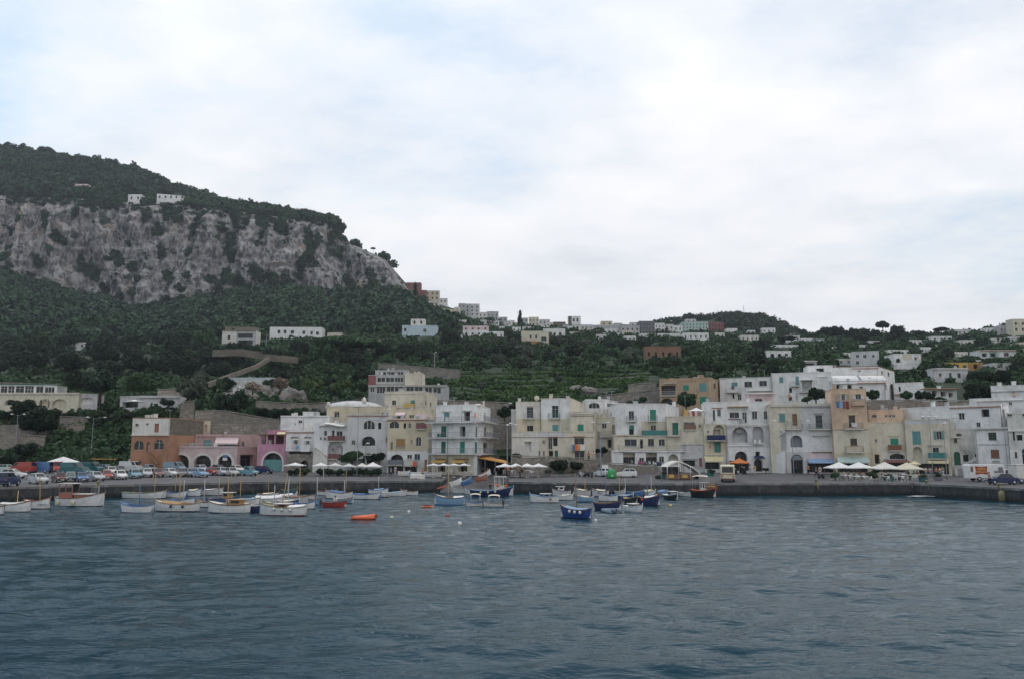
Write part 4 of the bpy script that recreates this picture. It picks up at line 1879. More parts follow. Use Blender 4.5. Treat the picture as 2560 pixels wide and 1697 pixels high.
hh('cliff_top_house','small white square house near the brink of the left cliff',320,353,487,506,'white',"2 492 499 k",dep=12,lm='the small white cliff-top house')
hh('cliff_top_house','long low white house above the middle of the cliff',392,463,485,503,'white',"5 490 496 w",dep=12,skew=.01,lm='the long white cliff-top house')
hh('cliff_top_house','tiny white tower between cypresses on the cliff top',246,252,473,484,'white',"1 475 479 k",dep=6)
hh('cliff_top_house','pink house on the highest corner of the cliff',744,769,522,540,'palepink',"3 527 532 w",dep=12,lm='the pink cliff-corner house')
hh('stone_villa','grey-brown villa with deep shaded loggia above the zigzag wall',555,640,827,864,'offwhite',"""
z 590 820 640 870 grey
k 594 834 632 845
k 594 850 632 861
w 569 838 576 848 brown
l 555 640 827 .6 brown
""",lm='the loggia villa above the zigzag wall',low=5,dep=9)  # grey zone paints the shadow on the right half of the front
hh('attic_storey','brown flat attic storey on the shaded loggia villa',563,640,818,827,'brownstone',"k 578 821 586 825",low=.5,d=depth_at(597,864)+3,dep=6)
hh('long_white_villa','long white villa with six brown windows in a row',674,805,818,851,'white',"""
w 694 825 701 833 brown
w 709 825 716 833 brown
w 727 826 735 834 brown
w 756 827 763 835 brown
w 776 828 782 836 brown
w 790 829 797 837 brown
k 752 843 759 851
""",lm='the long white villa with brown windows',skew=.002,low=6,dep=10)
hh('pale_blue_villa','pale blue villa with a small white tower room',1005,1092,814,848,'paleblue',"""
z 1005 812 1030 850 paleblue
w 1010 820 1016 828 brown
k 1036 838 1050 847
w 1058 822 1066 830
w 1014 838 1020 845
""",lm='the pale blue villa',low=6,dep=10)
hh('tower_room','small cream roof room on the pale blue villa',1027,1062,798,816,'offwhite',"2 802 810 k",low=.5,d=depth_at(1048,848)+4,dep=6)
hh('red_villa','upper dark red villa where the cliff ridge meets the town',1014,1052,707,730,'redhouse',"3 711 717 w",dep=10,lm='the red villa on the ridge')
hh('red_villa','lower dark red villa with terraces below the ridge end',1020,1066,726,752,'redhouse',"3 730 736 w\n3 741 747 k",dep=10)
hh('yellow_hotel','tall yellow house with dark windows beside the red villas',1064,1098,727,752,'yellow',"3 731 737 k\n3 742 748 k",dep=10,lm='the tall yellow house on the ridge')
hh('cream_terrace_house','cream terraced house with a row of dark openings below the tall yellow house',1057,1096,753,774,'cream',"4 759 765 k\nl 1057 1096 757 .8 white",dep=10)
hh('white_villa','white villa stepping down beside the tall yellow house',1098,1118,746,764,'white',"2 750 756 k",dep=8)
hh('yellow_terrace','low yellow balustraded terrace below the white ridge villa',1105,1145,772,789,'yellow',"5 778 784 k",dep=8,skew=.01)
hh('grey_block','tall grey apartment block standing against the sky left of the town',1163,1198,760,791,'lightgrey',"3 765 770 k\n3 774 779 k\n3 783 788 k\nz 1163 755 1178 795 grey",dep=12,lm='the tall grey block on the skyline')
hh('grey_house','small grey house left of the tall grey apartment block',1146,1163,759,775,'grey',"2 763 768 k",dep=8)
hh('skyline_house','white and grey house just right of the tall grey block',1196,1217,781,803,'offwhite',"2 785 790 k\n2 794 799 k",dep=8)
hh('skyline_house','broad grey house with a domed hump on the skyline',1217,1246,779,802,'grey',"3 785 790 w\n3 794 799 k",dep=8)
hh('white_house','low white house below the broad grey skyline house',1214,1248,802,815,'white',"3 805 810 w",dep=8)
hh('grey_house','dim grey house between the skyline dome and the white terraces',1248,1268,793,808,'grey',"2 797 802 k",dep=8)
hh('white_house','narrow white skyline house left of the dark fir',1270,1287,801,817,'white',"2 805 810 k",dep=8)
hh('skyline_house','grey house with white ground floor right of the dark fir',1293,1320,795,817,'grey',"z 1293 808 1320 820 white\n3 799 804 k\n3 810 814 k",dep=8,lm='the grey and white skyline house')
hh('skyline_house','cream stepped house on the middle of the skyline',1322,1347,793,817,'cream',"3 798 803 k\n3 808 813 k",dep=8)
hh('skyline_house','long pale house right of the cream stepped house',1348,1375,799,813,'lightgrey',"3 803 808 k",dep=8)
hh('brown_roof_house','dark brown hip-roofed house left of the white tower house',1384,1414,805,823,'brownstone',"2 812 818 k",dep=8)
hh('tower_house','tall white tower house with four windows, highest on the town skyline',1421,1452,791,830,'white',"""
w 1432 796 1437 804 slate
w 1441 796 1446 804 slate
w 1432 816 1437 822 slate
w 1441 816 1446 822 slate
z 1417 789 1429 815 brownstone
l 1421 1452 811 .6 grey
""",dep=8,lm='the white tower house')
hh('skyline_house','low white house with grey roof right of the tower house',1453,1482,812,830,'lightgrey',"3 817 822 k",dep=8,capcol='grey')
hh('pink_villa','long pinkish villa with two roof steps above the vineyard trees',1157,1221,815,842,'palepink',"z 1157 826 1221 845 white\n4 819 824 w\n4 831 837 k",lm='the long pinkish villa',low=6)
hh('white_house','white house joined to the right of the long pinkish villa',1222,1259,829,848,'white',"3 835 842 w",low=6)
hh('small_white_house','small white house peeping out left of the pinkish villa',1142,1157,834,846,'white',"1 837 843 k",low=6)
hh('cream_villa','cream villa with orange ground floor and two dark windows',1303,1372,828,862,'cream',"""
z 1303 852 1350 868 ochre
w 1324 837 1329 846 slate
w 1338 837 1343 846 slate
w 1353 842 1366 852 teal
w 1320 853 1328 860
""",lm='the cream villa with orange ground floor',low=6)
hh('white_villa','white flat villa behind and right of the cream and orange villa',1358,1413,822,844,'white',"w 1372 830 1380 838 grey\nw 1397 831 1404 840 ochre",low=6)
hh('town_block','yellowish penthouse on the long white town block',1503,1531,803,816,'yellow',"2 807 812 w",dep=8)
hh('town_block','long white town block with grey roof band in the middle of the skyline',1482,1551,813,836,'white',"z 1482 812 1551 822 grey\n6 826 831 k",dep=9,lm='the long white town block')
hh('town_block','grey-roofed house stepping down right of the long white town block',1552,1599,814,838,'grey',"4 820 826 k",dep=8)
hh('cream_house','little cream house in front of the grey-roofed town house',1556,1582,826,840,'cream',"2 830 836 w",dep=6)
hh('grey_hotel','big dark grey hotel block on the town skyline',1598,1637,803,838,'darkgrey',"5 808 813 k\n5 818 823 k\n5 828 833 k",dep=14,lm='the dark grey hotel block')
hh('white_row_house','white house first in the row under the wooded knoll',1637,1662,808,836,'white',"3 813 818 k\n3 824 829 k",dep=9)
hh('white_row_house','white stepped house second in the row under the wooded knoll',1662,1684,811,836,'offwhite',"2 816 822 k\n2 826 831 k",dep=9)
hh('white_row_house','white house with pitched edge, last in the row left of the pale green hotel',1684,1706,814,838,'white',"2 819 825 k",dep=9)
hh('pale_green_hotel','pale green hotel with many balconies under the wooded knoll',1706,1771,805,832,'palegreen',"8 809 813 k\n8 817 821 k\n8 825 829 k",dep=14,lm='the pale green hotel')
hh('red_block','dark red building wall joined to the pale green hotel',1771,1810,806,832,'wine',"5 812 817 k\n5 821 826 k",dep=12)
hh('white_long_villa','long white villa below the pale green hotel with a sloping wall',1708,1772,832,856,'white',"5 838 845 k",dep=9,lm='the long white villa below the green hotel')
hh('knoll_villa','white domed villa on the left flank of the wooded knoll',1817,1844,821,840,'white',"2 828 834 k",dep=8,lm='the white domed knoll villa')
hh('knoll_villa','white villa high on the right flank of the wooded knoll',1906,1939,820,836,'white',"3 825 830 k",dep=8,lm='the white villa on the knoll flank')
hh('knoll_villa','white terraced villa in the middle below the knoll',1853,1897,838,857,'offwhite',"4 843 849 k",dep=8,lm='the terraced villa below the knoll')
hh('knoll_villa','tiny white cottage near the top of the knoll',1819,1829,790,796,'white',"",dep=5)
hh('rust_wall_house','low rust-brown building among the trees right of centre',1613,1702,866,896,'rust',"5 880 890 k",lm='the rust-brown building',low=4)
hh('saddle_villa','grey and cream villa in the saddle right of the knoll',1965,2000,839,862,'lightgrey',"3 845 851 k",dep=8,lm='the grey villa in the saddle')
hh('saddle_villa','small white house on the crest of the saddle',2003,2035,846,861,'white',"3 850 856 k",dep=7)
hh('saddle_villa','little house on the crest between two tree clumps',1970,1996,834,842,'offwhite',"2 836 840 k",dep=7)
hh('saddle_villa','long white terrace house below the grey saddle villa',1936,1996,862,876,'white',"4 866 872 k",dep=7)
hh('arched_white_villa','white villa with arches, lowest of the saddle cluster',1917,1978,877,897,'white',"k 1926 883 1936 893 arch\nk 1944 883 1954 893 arch\nw 1962 883 1970 890",lm='the arched white saddle villa')
hh('white_shelter','small white flat-roofed shelter above the chimneyed white house',2010,2042,902,922,'lightgrey',"k 2016 907 2036 916\nl 2008 2044 903 .5 white")
hh('garden_wall_house','low grey house beside the two-storey grey house',2094,2131,897,912,'lightgrey',"2 901 908 w")
hh('grey_two_storey_house','pale grey two-storey house with flat roof on the right slope',2130,2198,880,916,'lightgrey',"w 2140 886 2148 893\nw 2158 886 2166 894\nw 2180 886 2186 893\nw 2140 902 2148 910",skew=-.01,lm='the pale grey two-storey house')
hh('white_cottage','white cottage with two porches above the right slope',2220,2272,875,893,'white',"k 2233 880 2240 891\nk 2252 880 2259 891",lm='the white cottage with two porches')
hh('white_slope_villa','white villa with round arch and stepped walls on the right slope',2235,2305,885,920,'white',"k 2240 895 2252 906 arch\nz 2256 884 2280 900 cream\nw 2286 892 2292 900\nz 2302 880 2310 900 brick",lm='the white villa with the round arch')
hh('white_skyline_villa','left white villa of two just under the right skyline',2269,2317,850,862,'white',"4 853 859 k",lm='the low white skyline villa')
hh('white_skyline_villa','white villa with two blocks below the spreading pine',2330,2380,841,856,'white',"3 845 851 k",lm='the two-block villa below the spreading pine')
hh('pale_skyline_house','pale low domed house on the right skyline',2382,2441,824,842,'lightgrey',"5 829 835 k",lm='the pale domed skyline house')
hh('palm_house','white house with three windows under the skyline palm',2466,2499,820,838,'white',"3 824 831 k",lm='the white house by the palm')
hh('brown_roof_row','grey-brown house right of the skyline palm',2499,2532,814,838,'grey',"3 821 827 k")
hh('cream_corner_villa','large cream villa at the right edge of the skyline',2532,2600,798,838,'cream',"4 806 813 k\n4 820 828 k",lm='the large cream villa at the right edge')
hh('white_ranch_villa','long white villa with a shaded porch right of the round tree',2449,2541,876,898,'white',"k 2455 882 2468 892\nz 2472 876 2497 896 palegreen\nk 2476 882 2490 892\nw 2510 881 2522 890\nl 2449 2541 877 .6 brick",lm='the long white villa with porch')
hh('yellow_house','mustard yellow house with teal windows on the right slope',2375,2458,907,924,'awnyellow',"w 2386 912 2393 918 teal\nw 2407 912 2416 918 teal\nk 2434 910 2444 921\nz 2420 905 2460 926 ochre",lm='the mustard yellow house')
hh('grey_three_door_house','pale grey house with three doors below the mustard house',2334,2420,921,954,'lightgrey',"w 2347 932 2354 941\nk 2373 931 2379 944\nw 2394 932 2402 944 palegreen\nl 2330 2422 922 .4 offwhite",lm='the grey house with three doors')
hh('edge_villa','cream villa cut by the right edge halfway up the slope',2549,2620,856,880,'cream',"3 861 869 k")
hh('pergola_villa','white-walled house with an orange-edged sloping roof on the terrace',2310,2392,972,996,'white',"""
k 2330 976 2342 988
k 2352 978 2364 990
k 2372 981 2382 992
l 2300 2394 972 1.2 ochre
""",d=178,low=6)
hh('grey_low_house','low pale grey house with blue-white roof above the rocky garden',554,681,944,975,'lightgrey',"""
z 554 942 681 948 paleblue
w 661 951 669 960
k 586 955 592 962
""",lm='the low pale grey garden house',low=5)
hh('white_garden_block','white lower room under the low pale grey garden house',582,614,970,990,'white',"k 588 975 592 988\nd 596 976 600 988 white",low=4)
hh('concrete_works','long grey building with three tiers of glazed bands',921,1116,963,1004,'grey',"""
G 926 968 936 979
G 942 966 963 982
G 967 966 985 981
G 987 966 1006 981
G 1016 966 1034 979
G 1037 966 1056 979
G 1062 968 1080 983
G 1083 968 1102 983
l 921 1116 965 .3 cream
""",lm='the grey building with glazed bands',low=6,dep=9,d=206)
hh('concrete_middle_tier','middle glazed tier of the long grey building',921,1012,938,964,'grey',"G 943 943 963 954\nG 965 943 985 954\nG 987 943 1008 954\nz 921 940 940 964 redhouse\nl 940 1010 957 .3 cream",low=.5,d=209,dep=6)
hh('concrete_top_tier','upper glazed tier of the long grey building',938,1020,926,940,'grey',"G 948 929 965 936\nG 967 929 986 936\nG 988 929 1008 936",low=.5,d=211,dep=4)
hh('concrete_cream_tower','cream square block between the tiers of the long grey building',1012,1056,933,966,'cream',"",low=.5,d=208,dep=6)
hh('blue_tarp_house','tiny white terrace with a yellow sunshade among the dark trees',176,214,856,874,'lightgrey',"2 860 868 k",lm='the tiny terrace with a yellow sunshade')
hh('small_wall_house','small pale ruin on the terrace above the dark trees',355,382,857,868,'lightgrey',"",dep=4)
hh('white_wall_far','plain white roadside wall house far left below the wood',48,70,838,846,'white',"",dep=4)
hh('beige_wall_house','beige walled yard right of the long white villa',818,866,832,846,'cream',"",dep=6)
hh('ruined_arch','ruined yellow plaster gable behind the pink upper storey',505,524,1053,1080,'yellow',"k 511 1060 518 1078 arch",d=177,dep=.5,cat='ruin',low=3)
for(x0,x1,yt,yb,c,lb)in((1136,1150,768,782,'offwhite','little off-white house left of the grey house pair on the ridge'),(1178,1190,792,802,'lightgrey','low pale house under the tall grey block'),(1262,1272,806,816,'offwhite','tiny off-white house below the dim grey skyline house'),(1286,1294,806,818,'cream','narrow cream house touching the dark fir'),(1336,1362,813,824,'white','low white house below the cream stepped skyline house'),(1366,1384,806,818,'offwhite','off-white house left of the brown hip-roofed house'),(1408,1420,812,828,'lightgrey','pale grey house joined to the left of the white tower house'),(1452,1470,826,838,'white','white annex at the foot of the white tower house'),(1468,1486,820,834,'cream','cream house between the tower house and the long town block'),(1535,1556,808,820,'grey','grey house behind the right end of the long town block'),(1576,1600,806,818,'lightgrey','pale house behind the grey-roofed town house'),(1520,1550,834,846,'white','white garden house below the long town block'),(1600,1640,834,846,'offwhite','off-white terrace house below the dark grey hotel'),(1644,1700,834,848,'white','long low white house below the white row'),(1780,1812,832,846,'offwhite','off-white house below the red building wall'),(1870,1888,826,836,'white','white cottage between the knoll villas'),(1940,1960,848,860,'offwhite','off-white cottage left of the grey saddle villa'),(2040,2062,848,860,'lightgrey','pale cottage right of the saddle crest'),(2080,2104,868,880,'offwhite','off-white cottage above the grey two-storey house'),(2170,2200,852,864,'lightgrey','pale cottage among the skyline grove'),(2400,2440,850,864,'offwhite','off-white house below the pale domed skyline house'),(2445,2466,832,844,'white','white house left of the palm house'),(2480,2520,846,860,'offwhite','off-white terrace house below the palm house'),(2300,2330,868,882,'white','white cottage right of the two-porch cottage'),(2380,2420,880,894,'offwhite','off-white cottage left of the long villa with porch'),(2480,2530,908,926,'lightgrey','pale house right of the mustard yellow house'),(1200,1216,800,812,'lightgrey','pale house below the white and grey skyline house'),(1248,1264,816,828,'offwhite','off-white cottage below the dim grey skyline house'),(1280,1302,818,830,'white','white house below the dark fir'),(1306,1330,817,829,'offwhite','off-white house above the cream and orange villa'),(1386,1410,820,832,'white','white house below the brown hip-roofed house'),(1424,1448,830,842,'offwhite','off-white house below the white tower house'),(1490,1516,836,848,'lightgrey','pale garden house left below the long town block'),(1560,1590,840,852,'white','white house below the little cream house'),(1714,1740,798,808,'lightgrey','pale house rising behind the pale green hotel'),(1660,1690,802,812,'offwhite','off-white house behind the white row under the knoll'),(2110,2134,882,894,'white','white cottage left of the grey two-storey house'),(2140,2170,862,874,'offwhite','off-white cottage above the grey two-storey house on the right'),(2340,2366,862,874,'white','white cottage below the two-block villa'),(2524,2550,842,856,'lightgrey','pale house below the large cream corner villa'),(2440,2464,900,912,'offwhite','off-white shed right of the long villa with porch'),(1000,1030,762,774,'offwhite','off-white house in the trees left of the cream terraced house'),(1140,1166,800,812,'white','white house in the green slope below the yellow terrace'),(1110,1126,790,800,'offwhite','off-white shed on the slope under the ridge houses')):
 hh('small_house',lb,x0,x1,yt,yb,c,"%d %.1f %.1f %s"%(max(1,int((x1-x0)/9)),yt+(yb-yt)*.35,yt+(yb-yt)*.68,random.choice('kw')),dep=8)
def swall(label,pts,h,d=None,name='stone_wall',c='stone',th=.7,cap=True,low=3):
 """pts: list of (px, py_top, depth)"""
 W_=[P(px,py,dd)for px,py,dd in pts]
 e=thing(name,label,'wall',(W_[0].x,W_[0].y,W_[0].z-h),0)
 m,k=MB(),MB()
 o=W_[0]
 for i in range(len(W_)-1):
  a,b=W_[i]-o,W_[i+1]-o
  n=max(2,int((b-a).length/1.6))
  pa=None
  for j in range(n+1):
   p=a+(b-a)*j/n
   t=(b-a).normalized()
   nn=Vector((t.y,-t.x,0)).normalized()
   jt=random.uniform(-.09,.09)
   jz=random.uniform(-.12,.12)if 0<j<n else 0
   q=[p+nn*(.3+jt)+Vector((0,0,-low)),p+nn*jt+Vector((0,0,h+jz)),p-nn*th+Vector((0,0,h+jz)),p-nn*th+Vector((0,0,-low))]
   if pa:
    for r in range(3):
     m.quad(pa[r],q[r],q[r+1],pa[r+1])
   pa=q
 m.link('masonry',stone_mat('masonry_'+c,PAL[c]),e)
 if cap:
  for i in range(len(W_)-1):
   a,b=W_[i]-o,W_[i+1]-o
   t=(b-a).normalized()
   nn=Vector((t.y,-t.x,0)).normalized()
   vs=[]
   for p in(a,b):
    for of in(.12,-th-.1):
     for z in(h+.13,h+.3):
      vs.append(p+nn*of+Vector((0,0,z)))
   k.add(vs,[(0,2,3,1),(4,5,7,6),(1,3,7,5),(0,4,6,2),(0,1,5,4),(2,6,7,3)])
  k.link('coping',stone_mat('masonry_coping',(.33,.31,.28)),e)
 return e
swall('high stone retaining wall behind the right-hand white houses',[(2168,1003,162),(2290,1001,162),(2430,1004,161)],6)
swall('long stone retaining wall behind the orange and pink houses',[(488,1029,182),(560,1028,184),(640,1042,184),(705,1052,184)],6)
swall('lower stone wall directly behind the pink upper storey',[(505,1062,178),(620,1063,178),(700,1068,178)],6)
swall('rough stone wall under the rocky garden',[(640,1004,206),(760,1010,206),(870,1004,206),(960,994,208)],3)
swall('stone garden wall left of the grey bungalow hedge',[(150,1042,199),(215,1044,199),(265,1040,201)],2)
swall('upper stone terrace wall at the far left slope',[(-60,1064,190),(60,1064,190),(120,1068,190)],1.6)
swall('lower stone terrace wall with a dark drain hole at far left',[(-60,1088,181),(60,1088,181),(112,1092,182)],3.5)
swall('right end of the long stone terrace wall above the grassy bank',[(152,1066,192),(212,1060,194)],2)
swall('tall stone buttress wall below the bungalow',[(452,1008,190),(487,1002,192)],8)
swall('stone wall behind the white balcony house',[(1090,1002,196),(1200,1004,196),(1270,1008,196),(1290,1018,194)],5)
swall('stone wall behind the dish-topped cream house',[(1195,1054,176),(1300,1060,176)],8)
swall('long stone wall left of the tan house',[(1500,990,198),(1600,980,196),(1655,974,192)],5)
swall('dark stone wall running up beside the tan house loggia',[(1570,962,215),(1640,958,212)],4)
swall('long grey terrace wall above the vineyard',[(1285,908,335),(1400,909,335),(1450,912,335),(1560,912,335)],5)
swall('grey wall climbing right of the grey glazed building',[(945,908,300),(1060,918,290),(1150,925,280)],4)
swall('zigzag ramp wall, upper run below the loggia villa',[(532,874,352),(600,872,350),(655,880,346)],1.6,low=1.5,cap=False,c='brownstone')
swall('zigzag ramp wall, slanting middle run',[(655,884,340),(700,888,336),(745,892,336)],1.2,low=1.5,cap=False,c='brownstone')
swall('zigzag ramp wall, lower run towards the grey garden house',[(520,956,262),(590,930,290),(640,912,310),(675,892,330)],1.0,low=.6,cap=False,c='brownstone')
swall('pale sloping road wall under the pale blue villa',[(905,858,420),(960,848,430)],4)
swall('low pale stone wall above the white slope wings',[(1795,922,290),(1860,924,290),(1925,926,288)],3)
swall('stone retaining wall under the white boathouse arches',[(1500,1160,147),(1540,1160,146.5),(1600,1164,146),(1668,1172,145.5)],3.2)
swall('low stone wall in front of the cream ground storey',[(1280,1141,148.5),(1400,1144,148.2),(1500,1149,148)],3.2)
swall('terrace wall with pale patches under the mustard house',[(2420,944,250),(2490,938,255),(2545,934,262)],4)
swall('stone terrace wall behind the grassy car park bank, far left',[(0,957,225),(80,960,225),(150,962,225)],4)
swall('grey roadside wall right of the dark left wood',[(395,975,215),(440,972,218),(470,976,218)],4)
e=thing('stone_gatehouse','small stone arch niche at the quay behind the blue lamp post','stone arch',on_quay(1487,1172),0)
m=MB()
o=MB()
sgx=Seg(Vector((0,0)),Vector((1.9,0)),Vector((0,0)),0,0)
wall(m,sgx,0,1.9,0,2.3,[dict(a=.5,b=1.4,c=0.02,d=1.5,dep=.5,arch=True)],[])
m.box(0,1.9,-.004+.5,.9,0,2.3)
m.link('masonry',stone_mat('masonry_stone',PAL['stone']),e)
def rock(label,px,py,r,seed):
 p=on_hill(px,py)
 me=bpy.data.meshes.new('rock')
 bm=bmesh.new()
 bmesh.ops.create_icosphere(bm,subdivisions=3,radius=r)
 for v in bm.verts:
  n=mn.fractal(v.co/r*1.4+Vector((seed,0,0)),.8,2,4)
  v.co*=1+.35*n
  v.co.z*=.75
 bm.to_mesh(me)
 bm.free()
 me.materials.append(stone_mat('outcrop_rock',(.19,.17,.155),.45,.6))
 o=bpy.data.objects.new('rock',me)
 COL.objects.link(o)
 o.location=p
 tag(o,label,'rock')
for i,(px,py,r,lb)in enumerate(((650,992,5,'brown rock outcrop under the flowering bushes'),(705,985,4,'jagged rock outcrop left of the pale green tree'),(735,1000,4.4,'low rock outcrop above the stone garden wall'),(620,1002,3.6,'rock outcrop below the white garden room'),(772,975,2.8,'pale rock beside the trunk of the pale green tree'),(1470,985,3,'grey rock outcrop left of the long wall by the tan house'),(1440,978,2.4,'grey rock outcrop at the foot of the vineyard'),(575,996,2.6,'small rock by the garden house steps'))):
 rock(lb,px,py,r,i*3.1)
def blocks(sx,sy,d,up,half=0):
 """would something standing at (sx,sy) hide a house behind it"""
 for a,b,c,e_,hd in HB:
  if d<hd+2 and a-half<sx<b+half and sy-up<e_-2 and sy>c+1:
   return True
 return False
FOL={'dark':foliage_mat('foliage_dark',(.005,.014,.009),(.018,.040,.016)),'mid':foliage_mat('foliage_mid',(.012,.030,.012),(.040,.082,.029)),'olive':foliage_mat('foliage_olive',(.035,.05,.035),(.09,.11,.075)),'light':foliage_mat('foliage_light',(.035,.07,.018),(.10,.16,.045)),'vine':foliage_mat('foliage_vine',(.025,.07,.018),(.085,.175,.045),.3),'flower':foliage_mat('foliage_flowering',(.05,.06,.03),(.42,.30,.26),1.2),'wood':foliage_mat('foliage_wood',(.004,.013,.009),(.036,.072,.030),.075),}
BARK=paint((.07,.055,.042),.95)
def leaf_cloud(centers,n,size,rngl,flat=0.0,fill=.35):
 """centers: list of (x,y,z,rx,ry,rz). returns verts, faces arrays"""
 cs=np.array(centers,dtype=float)
 wts=(cs[:,3]*cs[:,4]+cs[:,3]*cs[:,5])
 wts/=wts.sum()
 ci=rngl.choice(len(cs),n,p=wts)
 u=rngl.normal(size=(n,3))
 u/=np.linalg.norm(u,axis=1)[:,None]
 rad=np.where(rngl.random(n)<fill,rngl.uniform(.35,.95,n),rngl.uniform(.86,1.08,n))
 c=cs[ci,:3]+u*cs[ci,3:6]*rad[:,None]
 nrm=u+rngl.normal(scale=.55,size=(n,3))
 nrm/=np.linalg.norm(nrm,axis=1)[:,None]
 a=np.cross(nrm,rngl.normal(size=(n,3)))
 a/=np.linalg.norm(a,axis=1)[:,None]
 b=np.cross(nrm,a)
 s=size*rngl.uniform(.6,1.3,n)[:,None]
 q=np.stack([c-a*s-b*s*.7,c+a*s-b*s*.6,c+a*s*.8+b*s,c-a*s*.9+b*s*.8],1)
 return q.reshape(-1,3)
def quads_mesh(name,V_,mat_):
 V_=np.asarray(V_,dtype=np.float32)
 n=len(V_)//4
 me=bpy.data.meshes.new(name)
 me.vertices.add(n*4)
 me.vertices.foreach_set('co',V_.ravel())
 me.loops.add(n*4)
 me.loops.foreach_set('vertex_index',np.arange(n*4,dtype=np.int32))
 me.polygons.add(n)
 me.polygons.foreach_set('loop_start',np.arange(0,n*4,4,dtype=np.int32))
 me.update(calc_edges=True)
 me.materials.append(mat_)
 return me
def lobes(kind,r):
 c=[]
 if kind=='round':
  c.append((0,0,.62,.62,.62,.5))
  for i in range(9):
   a=r.uniform(0,6.28)
   q=r.uniform(.45,.62)
   c.append((math.cos(a)*q,math.sin(a)*q,r.uniform(.42,.95),*([r.uniform(.28,.42)]*3)))
  c.append((r.uniform(-.2,.2),r.uniform(-.2,.2),1.05,.36,.36,.3))
 elif kind=='pine':
  for i in range(9):
   a=i*.7+r.uniform(-.2,.2)
   q=r.uniform(.35,.72)
   c.append((math.cos(a)*q,math.sin(a)*q,1.2+r.uniform(-.05,.08)-q*.12,r.uniform(.3,.42),r.uniform(.3,.42),.16))
  c.append((0,0,1.28,.5,.5,.18))
 elif kind=='cypress':
  for i in range(7):
   z=.2+i*.38
   c.append((r.uniform(-.05,.05),r.uniform(-.05,.05),z,.42*(1-i/9),.42*(1-i/9),.34))
 elif kind=='bush':
  for i in range(7):
   a=r.uniform(0,6.28)
   q=r.uniform(.2,.65)
   c.append((math.cos(a)*q,math.sin(a)*q,r.uniform(.15,.45),r.uniform(.3,.45),r.uniform(.3,.45),r.uniform(.25,.4)))
 return c
PROTO={}
def crown_mesh(kind,i):
 r=random.Random(kind+str(i))
 rl=np.random.default_rng(i+len(kind)*17)
 c=lobes(kind,r)
 n={'round':1500,'pine':1000,'cypress':800,'bush':700}[kind]
 sz={'round':.062,'pine':.06,'cypress':.06,'bush':.07}[kind]
 V_=leaf_cloud(c,n,sz,rl)
 inner=[(x,y,z,a*.62,b*.62,q*.62)for x,y,z,a,b,q in c]
 V2=leaf_cloud(inner,n//3,sz*2.1,rl,fill=.1)
 return quads_mesh('crown',np.concatenate([V_,V2]),FOL['dark'])
def trunk_mesh(kind,i):
 r=random.Random(i)
 m=MB()
 if kind=='pine':
  m.tube([(0,0,-.5),(.02,0,.4),(.05,.03,.95)],[.055,.045,.035],7)
  for k in range(5):
   a=k*1.256
   m.tube([(.05,.03,.88),(math.cos(a)*.25,math.sin(a)*.25,1.05),(math.cos(a)*.55,math.sin(a)*.55,1.18)],[.025,.018,.008],5)
 else:
  h={'round':.55,'cypress':2.2,'bush':.25}[kind]
  m.tube([(0,0,-.6),(r.uniform(-.03,.03),0,0),(r.uniform(-.06,.06),r.uniform(-.05,.05),h)],[.085,.065,.04],7)
  for k in range(4):
   a=k*1.57+r.uniform(-.4,.4)
   m.tube([(0,0,h*.6),(math.cos(a)*.2,math.sin(a)*.2,h*.9),(math.cos(a)*.4,math.sin(a)*.4,h*1.25)],[.035,.022,.008],5)
 return m.mesh('trunk',[BARK])
for kd,k in(('round',6),('pine',3),('cypress',2),('bush',4)):
 PROTO[kd]=[(crown_mesh(kd,i),trunk_mesh(kd,i))for i in range(k)]
def direction(px,py,lx,ly):
 dx_,dy_=px-lx,py-ly
 if abs(dx_)>abs(dy_)*1.3:
  return 'right of' if dx_>0 else 'left of'
 return 'downhill from' if dy_>0 else 'uphill behind'
TREES=[]
KIND_WORD={'round':'tree','pine':'pine','cypress':'cypress','bush':'bush'}
def tree(px,py,wpx,kind='round',tone='dark',label=None,sz=1.0,d=None,hscale=1.0,sink=.0):
 """py: foot of the tree; wpx: crown width in photo pixels"""
 p=P(px,py,d)if d else on_hill(px,py)
 rad=wpx/2/FPX*p.y/(.95 if kind!='cypress' else .42)
 i=random.randrange(len(PROTO[kind]))
 cm,tm=PROTO[kind][i]
 e=thing({'round':'broadleaf_tree','pine':'umbrella_pine','cypress':'cypress_tree','bush':'bush'}[kind],None,KIND_WORD[kind],p-Vector((0,0,sink)),random.uniform(0,6.28))
 e.scale=(rad,rad,rad*hscale)
 c=bpy.data.objects.new('crown',cm)
 COL.objects.link(c)
 c.parent=e
 if tone!='dark':
  c.material_slots[0].link='OBJECT'
  c.material_slots[0].material=FOL[tone]
 t=bpy.data.objects.new('trunk',tm)
 COL.objects.link(t)
 t.parent=e
 TREES.append([e,px,py,wpx,kind,tone,label])
 return e
def scatter(x0,x1,y0,y1,n,w0,w1,tones,kind='round',hs=(.8,1.15),mind=.42,yfun=None):
 pts=[]
 tries=0
 while len(pts)<n and tries<4000:
  tries+=1
  x,y=random.uniform(x0,x1),random.uniform(y0,y1)
  if yfun:
   y+=yfun(x)
  wd=random.uniform(w0,w1)
  if any(abs(x-a)<(wd+w_)*mind and abs(y-b)<(wd+w_)*mind*.35 for a,b,w_ in pts):
   continue
  if blocks(x,y,depth_at(x,y),wd*.6,wd*.3):
   continue
  pts.append((x,y,wd))
 for x,y,wd in pts:
  tree(x,y,wd,kind,random.choice(tones),hscale=random.uniform(*hs))
